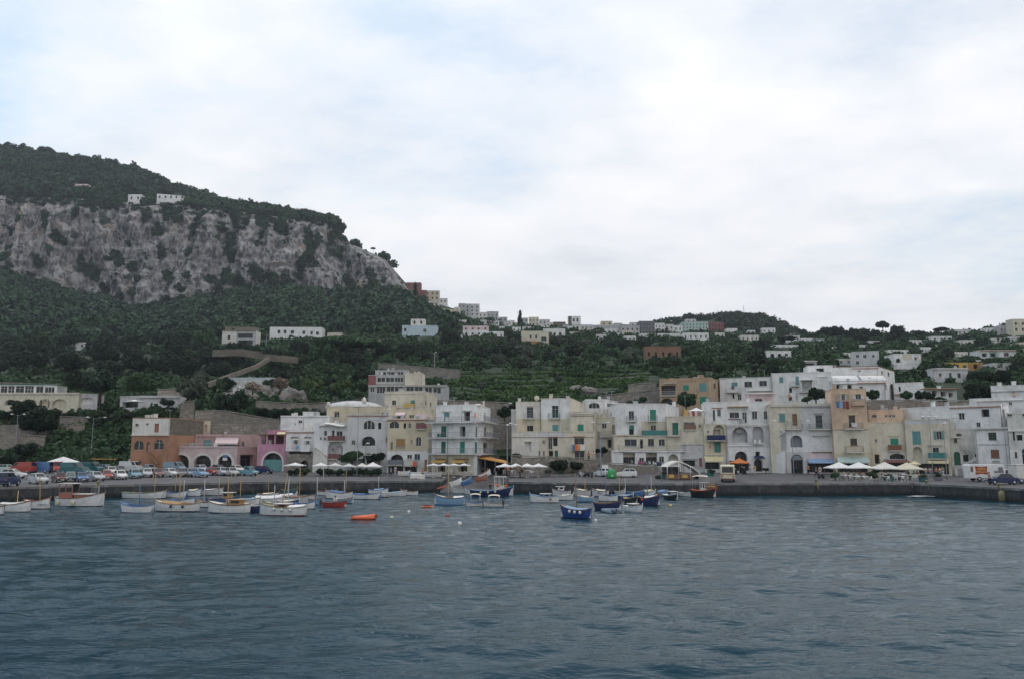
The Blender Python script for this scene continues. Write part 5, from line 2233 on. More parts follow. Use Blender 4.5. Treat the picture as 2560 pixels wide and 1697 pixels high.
KEEP=[(670,810,812,862),(550,642,815,880),(1000,1095,792,862),(1155,1262,812,862),(1290,1415,815,872),(1610,1705,862,900),(1700,1812,800,860),(2128,2200,875,925),(2218,2310,872,925),(2330,2425,900,965),(2445,2545,868,905),(1915,1998,836,903),(2370,2475,903,930),(1815,1846,818,842),(530,760,868,950),(550,685,938,992),(915,1120,920,1010),(174,215,850,878),(1850,1898,834,860),(1275,1600,905,935),(2266,2320,846,866),(2328,2440,820,862)]
scatter(-30,560,925,950,24,62,100,['dark'])
scatter(-30,530,895,920,22,55,90,['dark'])
scatter(-30,560,865,888,20,45,75,['dark','dark','mid'])
scatter(380,1000,838,862,12,30,50,['mid','dark'])
scatter(740,930,880,925,11,50,85,['dark','mid','dark'])
scatter(680,930,928,958,9,36,60,['mid','mid','dark'])
scatter(930,1300,868,905,17,45,75,['dark','dark','mid'])
scatter(1130,1640,872,900,20,38,66,['dark','dark','mid','olive'])
scatter(1260,1960,850,868,22,30,50,['dark','mid','dark'])
scatter(1640,1990,885,925,22,42,70,['dark','mid','olive','mid'])
scatter(1080,1600,905,925,9,34,56,['mid','olive','dark'])
scatter(1990,2240,862,880,13,28,46,['dark','mid','dark'])
scatter(2010,2200,842,852,10,26,40,['dark','dark'])
scatter(2200,2560,866,880,16,26,44,['mid','mid','dark'])
scatter(2040,2560,900,925,14,34,58,['dark','mid','mid'])
scatter(2280,2560,845,862,10,22,34,['mid','dark'])
scatter(2440,2580,925,955,5,40,60,['dark','mid'])
scatter(1100,1650,838,846,14,18,30,['dark','mid'])
tree(783,985,62,'round','light','pale green round tree beside the rocky garden')
tree(850,985,58,'round','light','pale green tree right of its twin at the rocky garden')
tree(478,1000,80,'round','olive','grey-green olive tree right of the grey bungalow',d=205)
tree(95,1085,100,'round','dark','big dark tree in front of the cream arcade',d=188)
tree(60,1040,60,'round','dark','dark round tree partly covering the cream arches',d=196)
tree(2440,1002,66,'round','dark','large dark round tree beside the white pillared wall',d=172)
tree(2472,1000,46,'round','dark','dark tree leaning right of the large round one by the pillared wall',d=174)
tree(2182,1000,38,'round','mid','bushy green tree right of the peach tower',d=166)
tree(2268,999,34,'round','mid','small round tree in front of the white annex',d=168)
tree(2302,1000,34,'round','dark','left dark shrub of the pair on the stone wall',d=167)
tree(2326,1000,30,'round','dark','right dark shrub of the pair on the stone wall',d=167)
tree(2350,1004,34,'bush','mid','low green shrub under the sloping roof edge',d=166)
tree(2040,1000,46,'round','dark','clipped dark tree on the grey roof terrace',d=160)
tree(2070,996,30,'round','dark','upright dark tree beside the peach tower',d=160)
tree(2018,1002,30,'bush','mid','small shrub at the left end of the grey roof terrace',d=159)
tree(1716,1018,56,'round','mid','green tree in front of the tan house',d=176)
tree(1608,1006,22,'round','mid','slim green tree before the wall left of the tan house',d=188)
tree(1585,1012,40,'bush','mid','broad bush before the wall left of the tan house',d=186)
tree(1418,1022,50,'bush','dark','dark bush behind the cream houses',d=195)
tree(1290,1030,40,'round','dark','dark tree left behind the dish-topped house',d=190)
tree(1262,1045,44,'round','dark','dark tree in the gap beside the white balcony house',d=182)
tree(570,1018,90,'bush','dark','broad dark shrub above the wall behind the pink house',d=192,hscale=1.3)
tree(420,1010,40,'bush','dark','small dark bush at the foot of the bungalow',d=195)
tree(250,986,90,'round','dark','rounded dark tree left of the grey bungalow',d=214)
tree(350,985,80,'round','mid','rounded green tree behind the grey bungalow',d=218)
tree(190,975,70,'round','dark','dark tree behind the small arched garage',d=218)
tree(700,972,44,'round','flower','flowering pinkish bush on the rock outcrop',d=210)
tree(632,972,44,'bush','flower','flowering pale bush in front of the low grey garden house',d=205)
tree(600,915,76,'round','dark','dark conifer clump against the zigzag wall',hscale=1.2)
tree(548,905,50,'round','mid','green tree left of the zigzag wall',hscale=1.2)
tree(690,935,70,'round','mid','broad green tree below the zigzag wall')
tree(835,905,120,'pine','mid','wide umbrella pine left of the glazed building',hscale=.7)
tree(900,905,110,'pine','mid','wide umbrella pine next to the glazed building',hscale=.7)
tree(2208,850,36,'pine','dark','tall umbrella pine standing alone on the right skyline',hscale=1.75)
tree(2356,842,40,'pine','dark','low spreading pine on the right skyline',hscale=.8)
tree(933,630,15,'pine','dark','small lone pine on the edge of the cliff ridge',hscale=1.0,d=905)
tree(2243,856,42,'round','dark','tall dark crown right of the lone umbrella pine',hscale=1.5)
tree(2160,860,44,'round','dark','dark crown left of the lone umbrella pine',hscale=1.3)
tree(1965,868,52,'pine','dark','flat-topped dark pine left of the saddle',hscale=.7)
tree(1300,822,16,'cypress','dark','dark fir rising between skyline houses',hscale=.9)
tree(1038,752,16,'cypress','dark','dark cypress below the red villas',hscale=.9)
tree(1312,800,8,'round','dark','tiny round tree on the town skyline')
tree(1379,822,14,'round','mid','small tree left of the brown-roofed skyline house')
tree(120,395,52,'round','dark','large rounded tree standing out on the left hill crest',d=1048,hscale=.8)
tree(360,446,34,'round','dark','round tree on the crest above the long white cliff-top house',d=1035)
tree(332,442,24,'round','dark','smaller round tree left of it on the crest',d=1036)
tree(428,486,26,'round','dark','spiky tree on the crest right of the cliff-top houses',d=1028)
tree(482,492,34,'pine','dark','flat pine at the dip of the hill crest',d=1015,hscale=.7)
for(x,y,w_)in((562,528,36),(588,526,34),(625,532,40),(655,536,26),(690,542,36),(715,540,34),(735,545,24),(780,552,34),(806,558,30),(540,530,30)):
 tree(x,y,w_,'round','dark',hscale=.95,d=lerp(x,[540,700,820],[1000,950,925]))
tree(390,1172,30,'bush','mid','small palm-like shrub behind the parked cars',d=166)
tree(300,1172,36,'bush','mid','green shrub left of the orange house',d=168)
tree(240,1170,40,'bush','mid','low green shrub at the lamp foot',d=169)
tree(110,1165,50,'bush','mid','yellow-green shrub behind the white gazebo',d=172)
tree(30,1160,60,'bush','dark','dark shrub at the far left behind the cars',d=172)
tree(70,1135,70,'bush','dark','dark thicket on the bank above the red van',d=176)
tree(1400,1174,60,'bush','dark','large dark shrub on the quay below the white grid door',d=146)
tree(1440,1172,44,'bush','dark','dark shrub right of the large one on the quay',d=146)
tree(1300,1178,40,'bush','flower','flowering oleander in front of the long white umbrella',d=138)
tree(1286,1150,44,'bush','dark','dark bush at the foot of the steel lamp pole',d=150)
tree(1262,1150,30,'bush','dark','dark bush behind the orange awning',d=156)
tree(880,1150,60,'bush','mid','palm leaves over the green cafe pergola, left clump',d=149)
tree(948,1150,46,'bush','dark','palm leaves over the green cafe pergola, right clump',d=149)
for i,x in enumerate((735,760,800,822,845,872,900,925,945)):
 tree(x,1184,34,'bush',random.choice(['mid','dark']),None,d=145)
tree(1505,1130,34,'bush','dark','potted greenery hanging on the stair passage',d=153)
tree(2088,1192,30,'bush','mid','potted tree left of the white cafe umbrellas',d=128)
tree(2178,1192,34,'bush','mid','leafy planter between the two pairs of cafe umbrellas',d=128)
tree(2192,1180,26,'bush','mid','climbing plant beside the dark side door',d=136)
tree(1914,1176,18,'bush','mid','small bush right of the blue-awning door',d=146)
tree(1990,1178,18,'bush','dark','small bush by the arched dark doorway',d=144.5)
tree(1645,1196,22,'bush','mid','planter bush left of the cream pavilion',d=133)
tree(1738,1196,26,'bush','dark','planter bush right of the cream pavilion',d=133)
tree(1780,1180,16,'bush','dark','bush in a green planter left of the minibus',d=139)
for i in range(26):
 x=640+i*13
 tree(x+random.uniform(-4,4),random.uniform(1034,1046),random.uniform(26,44),'bush',random.choice(['mid','dark']),None,d=random.uniform(184,200),hscale=1.2)
for i in range(12):
 tree(-20+i*38+random.uniform(-8,8),random.uniform(1042,1060),random.uniform(34,56),random.choice(['bush','round']),random.choice(['mid','dark']),None,d=random.uniform(196,206))
for i in range(9):
 tree(500+i*22,random.uniform(958,978),random.uniform(30,50),random.choice(['bush','round']),random.choice(['mid','dark','olive']),None)
scatter(640,960,950,985,14,34,60,['mid','dark','dark'])
scatter(440,620,880,935,8,40,64,['dark','mid'])
scatter(1180,1620,925,990,9,20,30,['mid','olive','mid'])
scatter(1640,2000,925,945,10,34,54,['mid','dark'])
scatter(2000,2560,935,960,14,30,52,['mid','dark'])
for(x,y,w_,tn)in((640,884,30,'mid'),(672,900,36,'dark'),(704,896,30,'mid'),(735,902,34,'dark'),(590,890,30,'dark'),(560,930,36,'mid'),(625,925,34,'dark'),(655,935,40,'mid'),(690,950,36,'dark'),(545,968,34,'mid'),(2060,850,40,'dark'),(2092,850,44,'dark'),(2130,852,40,'dark'),(2185,852,36,'dark'),(2262,856,34,'dark'),(1990,858,26,'dark'),(2030,856,30,'dark'),(2300,850,30,'dark')):
 tree(x,y,w_,'round',tn,None,d=depth_at(x,y)-6,hscale=1.15)
SIZEW=lambda w_:'small' if w_<34 else('mid-sized' if w_<52 else 'large')
TONEW={'dark':'dark green','mid':'mid green','olive':'grey-green','light':'pale green','flower':'flowering','vine':'bright green'}
LM+=[(60,905,'the far left edge of the wood'),(300,930,'the middle of the dark left wood'),(460,905,'the right end of the dark left wood'),(700,530,'the right part of the cliff top'),(1500,870,'the middle of the tree belt'),(1800,900,'the trees above the white slope wings'),(2120,860,'the skyline grove'),(2500,930,'the terrace wall by the mustard house'),(1030,890,'the grey climbing wall'),(1180,900,'the vineyard edge'),(840,1180,'the cafe hedge below the palms'),(760,1040,'the stone wall under the rocky garden'),(100,1050,'the far-left terrace walls'),(300,1050,'the car park bank'),(540,970,'the lower zigzag wall'),(1400,960,'the vine rows')]
seen={}
for T_ in TREES:
 e,px,py,w_,kind,tone,label=T_
 if label is None:
  lx,ly,ph=min(LM,key=lambda l:(l[0]-px)**2+((l[1]-py)*1.6)**2)
  label=f"{SIZEW(w_)} {TONEW[tone]} {KIND_WORD[kind]} {direction(px, py - w_ / 3, lx, ly)} {ph}"
  T_.append(1)
 seen.setdefault(label,[]).append(T_)
for lb,ts in seen.items():
 if len(ts)>1:
  ts.sort(key=lambda t:t[1])
  words=['leftmost','second from the left','third from the left','fourth from the left','fifth from the left','sixth from the left','seventh from the left','eighth from the left','ninth from the left','tenth from the left']
  for i,t in enumerate(ts):
   if len(ts)<=10:
    t[0]['label']=(lb+', '+(words[i]if i<len(ts)-1 or i==0 else 'rightmost'))
   else:
    t[0]['label']=lb
 else:
  ts[0][0]['label']=lb
 for t in ts:
  if len(t[0]['label'].split())>16:
   q=t[0]['label']
   for w1,w2 in(('small ',''),('mid-sized ',''),('large ',''),('dark green','dark'),('mid green','green'),(' from the left',' from left')):
    if len(q.split())>16:
     q=q.replace(w1,w2,1)
   t[0]['label']=q
  if len(t)>7:
   t[0]['group']=('bushes along the cafe hedge' if t[4]=='bush' else 'trees on the hillside')
def clump_mass(name,label,pts,tone,leaf=1.0,nleaf=110):
 """pts: (x,y,z,r). One merged mesh of leafy crowns"""
 out=[]
 rl=np.random.default_rng(len(pts))
 base=[]
 for k in range(10):
  r=random.Random(k)
  c=[(0,0,.35,.8,.8,.6)]+[(r.uniform(-.5,.5),r.uniform(-.5,.5),r.uniform(.3,.8),.45,.45,.4)for _ in range(4)]
  base.append(leaf_cloud(c,nleaf,.16*leaf,rl,fill=.12))
 for(x,y,z,rr)in pts:
  b=base[random.randrange(10)]
  a=random.uniform(0,6.28)
  R=np.array([[math.cos(a),-math.sin(a),0],[math.sin(a),math.cos(a),0],[0,0,random.uniform(.75,1.15)]])
  out.append((b@R.T)*rr+np.array([x,y,z]))
 me=quads_mesh(name,np.concatenate(out),FOL[tone])
 o=bpy.data.objects.new(name,me)
 COL.objects.link(o)
 return tag(o,label,None,None,'stuff')
def on_profile(px,k,t):
 ks=knots(px)
 (d0,z0),(d1,z1)=ks[k],ks[k+1]
 d,z=d0+(d1-d0)*t,z0+(z1-z0)*t
 return(px-1280)/FPX*d*1.005,d,z
HOUSEBOX=[(1000,1120,700,860),(1140,1500,755,860)]
pts=[]
for _ in range(3300):
 px=random.uniform(-320,1130)
 t=random.random()**.8
 if 330<px<352 and t>.55:
  continue
 x,d,z=on_profile(px,3,t)
 if t>.93 and random.random()<.6:
  continue
 if px>960 and t<.1:
  continue
 sx,sy=pxof(x,d,z)
 if blocks(sx,sy,d,12,3):
  continue
 if px>1000 and random.random()<.4:
  continue
 pts.append((x,d,z+random.uniform(-2,1.5),random.uniform(5,9.5)))
clump_mass('forest','dense dark wood covering the slope below the cliff',pts,'wood',.85,170)
pts=[]
for _ in range(2600):
 px=random.uniform(-320,1000)
 t=random.random()
 x,d,z=on_profile(px,5,t)
 sx,sy=pxof(x,d,z)
 if(385<sx<468 and 482<sy<512)or(316<sx<358 and 484<sy<512)or(184<sx<224 and 458<sy<480):
  continue
 if px>835 and random.random()<.96:
  continue
 pts.append((x,d,z-random.uniform(.5,3),random.uniform(4.5,9.5)))
clump_mass('cliff_top_wood','wood covering the hill above the cliff',pts,'wood',.85,160)
pts=[]
for _ in range(900):
 px=random.uniform(1640,2020)
 k=random.choice([4,5,5])
 x,d,z=on_profile(px,k,random.random())
 sx,sy=pxof(x,d,z)
 if sy>812 and 1700<sx<1812 or any(a<sx<b and c<sy<e_ for a,b,c,e_ in KEEP)or(1900<sx<1942 and 816<sy<840):
  continue
 pts.append((x,d,z-1,random.uniform(4,7)))
clump_mass('knoll_wood','dark wood covering the round knoll on the skyline',pts,'wood',.9,110)
pts=[]
for _ in range(13500):
 px=random.uniform(-350,3150)
 k=random.choice([0,1,1,2,2,2])
 if px>1950:
  k=random.choice([1,2,2,3,4])
 elif px>1050:
  k=random.choice([0,1,2,2,3])
 t=random.random()
 x,d,z=on_profile(px,k,t)
 sx,sy=pxof(x,d,z)
 if k==0 and(px>1000 and t<.75 or t<.1):
  continue
 if 1110<sx<1660 and 932<sy<1000 and random.random()<.93:
  continue
 if blocks(sx,sy,d,2.6*FPX/d*.9,2)and random.random()<.95:
  continue
 if sx<560 and 880<sy<955 and k>0 and random.random()<.75:
  continue
 if any(h and h[0]<sx<h[1]and h[2]<sy<h[3]for h in[(640,900,960,1030)])and random.random()<.7:
  continue
 pts.append((x,d,z-.9,random.uniform(1.1,3.2)*(1+(d-200)/420)))
clump_mass('undergrowth','shrubs and low growth covering the hillside',pts,'mid',.95,95)
pts=[]
for row in range(9):
 py=935+row*9.5
 for px in np.arange(1112+row*4,1640-row*8,2.6):
  yy=py+5*math.sin(px*.012+row)-(px-1110)*.012+random.uniform(-1,1)
  if any(a<px<b and c<yy<e_ for a,b,c,e_ in[(1455,1530,975,1000)])or random.random()<.12:
   continue
  p=on_hill(px,yy)
  pts.append((p.x,p.y,p.z-.1,random.uniform(.9,1.55)))
clump_mass('vineyard','bright green terraced vine rows above the cream houses',pts,'vine',1.5,55)
pts=[]
for _ in range(700):
 px=random.uniform(115,325)
 x,d,z=on_profile(px,0,random.uniform(.02,.75))
 pts.append((x,d,z-.5,random.uniform(.9,1.9)))
for _ in range(240):
 px=random.uniform(-60,130)
 x,d,z=on_profile(px,0,random.uniform(.0,.35))
 pts.append((x,d,z-.5,random.uniform(.9,1.9)))
clump_mass('ivy_bank','ivy-like growth covering the bank behind the car park',pts,'mid',1.2,60)
pts=[]
spots=[(35,545,14),(103,545,20),(105,560,16),(200,500,26),(225,510,26),(175,530,16),(245,500,30),(130,590,18),(145,600,14),(75,650,18),(82,660,14),(115,625,12),(272,640,18),(292,655,16),(305,610,9),(320,665,16),(210,680,24),(190,670,16),(230,690,18),(180,650,14),(380,575,18),(395,582,10),(350,540,18),(400,530,26),(430,540,20),(490,545,22),(476,575,14),(400,630,14),(395,640,10),(465,630,14),(540,570,16),(560,600,20),(565,620,24),(575,640,22),(560,690,22),(545,720,22),(580,700,18),(600,560,18),(575,555,22),(570,530,20),(640,550,20),(660,560,20),(690,560,22),(700,575,20),(640,610,9),(645,590,8),(600,705,18),(640,680,22),(660,690,20),(690,700,22),(620,720,16),(720,705,22),(745,690,14),(760,600,18),(775,620,20),(790,600,18),(770,640,22),(755,660,16),(820,590,16),(835,580,12),(850,590,12),(760,580,12),(790,660,10),(860,700,14),(870,660,8),(930,690,14),(935,710,16),(940,725,18),(960,725,14),(925,680,12),(0,580,12),(10,640,14),(5,620,12),(840,640,9),(900,640,6),(960,700,8),(335,730,14),(300,740,12),(350,700,9),(410,690,12),(430,700,16),(460,720,12),(470,690,10),(520,700,12),(255,720,14),(60,690,14),(20,670,16)]
def on_cliff(px,py):
 px=min(1025,max(-415,px))
 k=min(CLV,key=lambda q:abs(q-px))
 best=min(CLV[k][:-1],key=lambda v:abs(pxof(*v)[1]-py))
 return best
for(sx,sy,w_)in spots:
 n=int(w_*w_/12)
 for _ in range(n):
  a,q=random.uniform(0,6.28),random.random()**.5
  v=on_cliff(sx+math.cos(a)*q*w_*.55,sy+math.sin(a)*q*w_*.8)
  pts.append((v[0],v[1]-1.0,v[2]-1,random.uniform(2.0,3.8)))
for _ in range(500):
 px=random.uniform(-300,1010)
 ks=knots(px)
 v=on_cliff(px,0)if False else CLV[min(CLV,key=lambda q:abs(q-px))][random.randrange(5,148)]
 if mn.noise(Vector((v[0]*.02,v[2]*.03,8)))>.05:
  pts.append((v[0],v[1]-.8,v[2]-.8,random.uniform(1.2,2.6)))
for _ in range(330):
 px=random.uniform(-300,860)
 v=CLV[min(CLV,key=lambda q:abs(q-px))][random.randrange(136,150)]
 pts.append((v[0],v[1],v[2]-1,random.uniform(2,4)))
for _ in range(300):
 px=random.uniform(-300,1000)
 v=CLV[min(CLV,key=lambda q:abs(q-px))][random.randrange(4,18)]
 pts.append((v[0],v[1]-4,v[2]-2,random.uniform(3,6)))
clump_mass('cliff_shrubs','shrubs clinging to ledges and gullies of the cliff',pts,'wood',1.1,90)
def text_mesh(txt,size,mat_,parent,loc,rot,name,off=0.0,align='LEFT'):
 fc=bpy.data.curves.new(name,'FONT')
 fc.body=txt
 fc.size=size
 fc.align_x=align
 fc.extrude=.003
 fc.offset=off
 tmp=bpy.data.objects.new('tmp',fc)
 COL.objects.link(tmp)
 bpy.context.view_layer.update()
 me=bpy.data.meshes.new_from_object(tmp.evaluated_get(bpy.context.evaluated_depsgraph_get()))
 bpy.data.objects.remove(tmp)
 me.materials.clear()
 me.materials.append(mat_)
 fo=bpy.data.objects.new(name,me)
 COL.objects.link(fo)
 fo.parent=parent
 fo.location=loc
 fo.rotation_euler=rot
 return fo
def hullpts(L,B,H,tr,n=15,rise=.5):
 st=[]
 for i in range(n):
  t=i/(n-1)
  if tr:
   wv=(B/2)*(.72+.28*math.sin(min(1,t/.45)*math.pi/2))*(1-max(0,(t-.45)/.55)**2.3)
  else:
   wv=(B/2)*max(0,1-abs(2*t-.96)**2.5/1.08)**.8
  wv=max(wv,.02)
  sh=H*(1+rise*max(0,(t-.35)/.65)**2+.18*max(0,(.3-t)/.3)**2)
  st.append((t,wv,sh))
 return st
def boat(label,x0,x1,ywl,yaw,hull='white',bottom='darkred',rim='wood',deck='offwhite',h=.62,tr=False,mast=None,cover=None,cabin=None,motor=False,fend=0,fendc='offwhite',name='rowing_boat',stripe=None,group=None,cat='boat',B=None,deckcov=.66,inner='lightgrey',px_d=None,rise=.5,thw=2,canopy=None,hold=None,B_=.36):
 ya=math.radians(yaw)
 cx=(x0+x1)/2
 p=on_sea(cx,ywl)
 Wm=(x1-x0)/FPX*p.y
 L=Wm/(abs(math.cos(ya))+B_*abs(math.sin(ya)))
 B=L*B_
 if px_d:
  p.y=px_d
 p=P(cx,ywl,p.y)
 off=.5*(abs(math.sin(ya))*L*.8+abs(math.cos(ya))*B*.8)
 sc=(p.y+off)/p.y
 e=thing(name,label,cat,(p.x*sc,p.y+off,0),ya,group)
 st=hullpts(L,B,h,tr,rise=rise)
 n=len(st)
 def X(t,k):
  return(t-.5)*L*(1-.10*(1-k))-.02*L*(1-k)*0
 def ring(t,wv,sh):
  rows=[(0,-.35,0),(.62,-.28,.05),(.86,.09,.3),(.97,sh*.6,.75),(1.0,sh,1)]
  return[(X(t,k),wv*a,z)for a,z,k in rows]
 m=MB()
 R=[ring(*s)for s in st]
 for i in range(n-1):
  for j in range(4):
   mi=1 if j<2 else(2 if(stripe and j==3)else 0)
   a,b,c,d=R[i][j],R[i+1][j],R[i+1][j+1],R[i][j+1]
   m.add([a,b,c,d],[(3,2,1,0)],mi,True)
   m.add([(x,-y,z)for x,y,z in(a,b,c,d)],[(0,1,2,3)],mi,True)
 r0=R[0]
 m.add([(x,y,z)for x,y,z in r0]+[(x,-y,z)for x,y,z in r0[::-1]],[tuple(range(10))],0)
 fl=.12
 for i in range(n-1):
  (ta,wa,sa),(tb,wb,sb)=st[i],st[i+1]
  for sgn in(1,-1):
   q=[(X(ta,1),sgn*max(.01,wa-.05),sa),(X(tb,1),sgn*max(.01,wb-.05),sb),(X(tb,.8),sgn*wb*.7,fl),(X(ta,.8),sgn*wa*.7,fl)]
   m.add(q,[(0,1,2,3)],3)
  m.add([(X(ta,.8),wa*.7,fl),(X(tb,.8),wb*.7,fl),(X(tb,.8),-wb*.7,fl),(X(ta,.8),-wa*.7,fl)],[(0,1,2,3)],3)
 m.link('hull',[paint(hull,.35),paint(bottom,.5),paint(stripe or hull,.35),paint(inner,.7)],e)
 g=MB()
 for sgn in(1,-1):
  pts=[(X(t,1)+(.04 if t==1 else 0),sgn*(wv+.0),sh+.02)for t,wv,sh in st]
  for i in range(n-1):
   a,b=pts[i],pts[i+1]
   vs=[]
   for q in(a,b):
    vs+=[(q[0],q[1]-.06,q[2]-.05),(q[0],q[1]+.06,q[2]-.05),(q[0],q[1]+.06,q[2]+.03),(q[0],q[1]-.06,q[2]+.03)]
   g.add(vs,[(0,1,5,4),(1,2,6,5),(2,3,7,6),(3,0,4,7),(0,3,2,1),(4,5,6,7)])
 g.tube([(X(1,.2),0,0),(X(1,1)+.03,0,st[-1][2]+.22)],[.05,.045],5)
 g.link('gunwale',paint(rim,.5),e)
 def shat(t):
  return lerp(t,[s[0]for s in st],[s[2]for s in st])
 def what(t):
  return lerp(t,[s[0]for s in st],[s[1]for s in st])
 def skin(t0,t1,crown,dz,shr=.94,k=8):
  s=MB()
  vs=[]
  for i in range(k+1):
   t=t0+(t1-t0)*i/k
   wv,z=what(t)*shr,shat(t)+dz
   for j in range(7):
    f=-1+2*j/6
    vs.append((X(t,1),f*wv,z+crown*(1-f*f)*min(1,wv*2)))
  fs=[]
  for i in range(k):
   for j in range(6):
    fs.append((i*7+j,(i+1)*7+j,(i+1)*7+j+1,i*7+j+1))
  s.add(vs,fs,0,True)
  for i in(0,k):
   s.add([vs[i*7+j]for j in range(7)]+[(vs[i*7][0],what(t0 if i==0 else t1)*shr,shat(t0)-.25),(vs[i*7][0],-what(t0 if i==0 else t1)*shr,shat(t0)-.25)],[(0,1,2,3,4,5,6,7,8)])
  return s
 if deck:
  skin(deckcov,.985,.05,.0).link('foredeck',paint(deck,.6),e)
  skin(.02,.13,.03,-.02).link('stern_deck',paint(deck,.6),e)
 if cover:
  t0,t1=(.14,.62)
  c=cover
  cr=.28
  if isinstance(cover,tuple):
   c,t0,t1,cr=cover
  skin(t0,t1,cr,.05,1.0,10).link('tarpaulin',paint(c,.75),e)
 else:
  for k in range(thw):
   t=.22+k*(.42/max(1,thw-1)if thw>1 else 0)
   s=MB()
   s.box(X(t,1)-.12,X(t,1)+.12,-what(t)*.92,what(t)*.92,shat(t)-.2,shat(t)-.16)
   s.link('thwart',paint('wood',.7),e)
  s=MB()
  s.box(X(.36,1),X(.5,1),-.28,.28,fl+.003,shat(.4)-.05)
  s.link('engine_box',paint(deck or 'wood',.6),e)
 if mast:
  mc,mh,mt,lean=mast
  s=MB()
  s.tube([(X(mt,1),0,.1),(X(mt,1)+lean*mh,.02,mh)],[.055,.035],6)
  s.link('mast',paint(mc,.5),e)
  s2=MB()
  for sx,sy in((X(.99,1),0),(X(.3,1),what(.3)),(X(.3,1),-what(.3))):
   s2.tube([(X(mt,1)+lean*mh,.02,mh*.97),(sx,sy,shat(.5))],.006,3)
  s2.link('rigging',paint('rope',.8),e)
 if cabin:
  cc,t0,t1,ch,style=cabin
  xa,xb=X(t0,1),X(t1,1)
  wv=min(what(t0),what(t1))*.8
  z0,z1=shat(t0)-.3,shat(t0)+ch
  if style=='open':
   s=MB()
   s.box(xa,xb,-wv,wv,z0,z0+(z1-z0)*.45)
   s.link('cabin',paint(cc,.5),e)
   for ux in(xa+.05,(xa+xb)/2,xb-.05):
    for sy in(-1,1):
     s=MB()
     s.box(ux-.05,ux+.05,sy*wv-.05 if sy>0 else-wv,(wv if sy>0 else-wv+.05),z0+(z1-z0)*.45+.001,z1)
     s.link('cabin_post',paint(cc,.5),e)
   s=MB()
   s.box(xb-.03,xb-.01,-wv+.06,wv-.06,z0+(z1-z0)*.47,z1-.05)
   s.link('window',glass_mat(),e)
  else:
   s=MB()
   vs=[]
   for(xx0,xx1,yy,zz)in((xa,xb,wv,z0),(xa+.05,xb-.25,wv*.88,z1)):
    vs+=[(xx0,-yy,zz),(xx1,-yy,zz),(xx1,yy,zz),(xx0,yy,zz)]
   s.add(vs,[(0,3,2,1),(4,5,6,7),(0,1,5,4),(1,2,6,5),(2,3,7,6),(3,0,4,7)])
   s.link('cabin',paint(cc,.5),e)
   for sy in(-1,1):
    s=MB()
    zc=z0+(z1-z0)*.62
    s.box(xa+.2,xb-.45,sy*wv*.96-.01,sy*wv*.96+.01,zc,z1-.08)
    s.link('window',glass_mat(),e)
  s=MB()
  s.box(xa-.15,xb+.2,-wv-.12,wv+.12,z1+.002,z1+.07)
  s.link('cabin_roof',paint('offwhite' if style!='own' else cc,.6),e)
 if canopy:
  cc,zt=canopy
  s=MB()
  xa,xb=X(.1,1),X(.72,1)
  wv=B/2*.95
  vs=[]
  for i in range(9):
   x=xa+(xb-xa)*i/8
   for j in range(7):
    f=-1+2*j/6
    vs.append((x,f*wv,zt+.14*(1-f*f)-.12*abs(2*i/8-1)**3))
  s.add(vs,[(i*7+j,(i+1)*7+j,(i+1)*7+j+1,i*7+j+1)for i in range(8)for j in range(6)],0,True)
  s.link('sun_canopy',paint(cc,.7),e)
  for x in(xa+.1,xb-.1):
   for sy in(-1,1):
    s=MB()
    s.tube([(x,sy*wv*.9,h),(x,sy*wv*.9,zt-.03)],.02,4)
    s.link('canopy_post',paint('silver',.4),e)
 if motor:
  s=MB()
  s.box(-L/2-.28,-L/2-.02,-.14,.14,h*.75,h+.32)
  s.box(-L/2-.2,-L/2-.1,-.05,.05,-.3,h*.75)
  s.ball((-L/2-.15,0,h+.3),.16,8)
  s.link('outboard_motor',paint('rubber',.4),e)
 for k in range(fend):
  t=.28+k*.5/max(1,fend)
  s=MB()
  sy=-1 if math.cos(ya)>0 else 1
  s.ball((X(t,1),sy*(what(t)+.1),shat(t)-.22),.15,8,0,1,1,1.15)
  s.link('fender',paint(fendc,.5),e)
 return e,X,shat,what,st
W='white'
boat('leftmost white boat, only its bow in view',-60,17,1287,-12,W,'dark','brown','lightwood')
boat('white boat with broad cream deck and brown rim at the far left',-10,84,1280,-10,W,'dark','brown','offwhite',cover=('offwhite',.1,.7,.16),mast=('lightwood',2.3,.55,0),h=.8)
e,X,sh,wh,st=boat('white boat with dark name lettering between the cream-decked boat and the red cabin boat',52,132,1272,-14,W,'dark','brick','offwhite',mast=('mastwood',3.7,.62,-.10),h=.85,inner='offwhite')
text_mesh('CARMELA',.34,paint('darkgrey',.6),e,(X(.66,.6),-wh(.75)-.07,.38),(math.radians(84),0,math.radians(7)),'boat_name')
e,X,sh,wh,st=boat('big white boat with a red-brown wheelhouse and white cabin top',130,268,1266,-8,W,'dark','brown','offwhite',h=.95,cabin=('brick',.12,.40,1.65,'open'),rise=.75,name='cabin_boat',thw=1,deckcov=.8)
s=MB()
s.box(X(.44,1),X(.72,1),-.6,.6,sh(.5)-.05,sh(.5)+.42)
s.link('low_cabin',paint('brick',.5),e)
s=MB()
s.box(X(.42,1),X(.75,1),-.72,.72,sh(.5)+.422,sh(.5)+.5)
s.link('low_cabin_roof',paint('offwhite',.6),e)
for i,t in enumerate((.16,.5)):
 s=MB()
 s.ball((X(t,1),-wh(t)-.12,.45),.16,8,0,1,1,2.0)
 s.link('fender',paint('awncream',.5),e)
boat('white boat with bright blue rim and tall blue mast',295,388,1282,172,W,'navy','blue','blue',h=.72,mast=('blue',3.1,.42,.04),deckcov=.75,inner='blue')
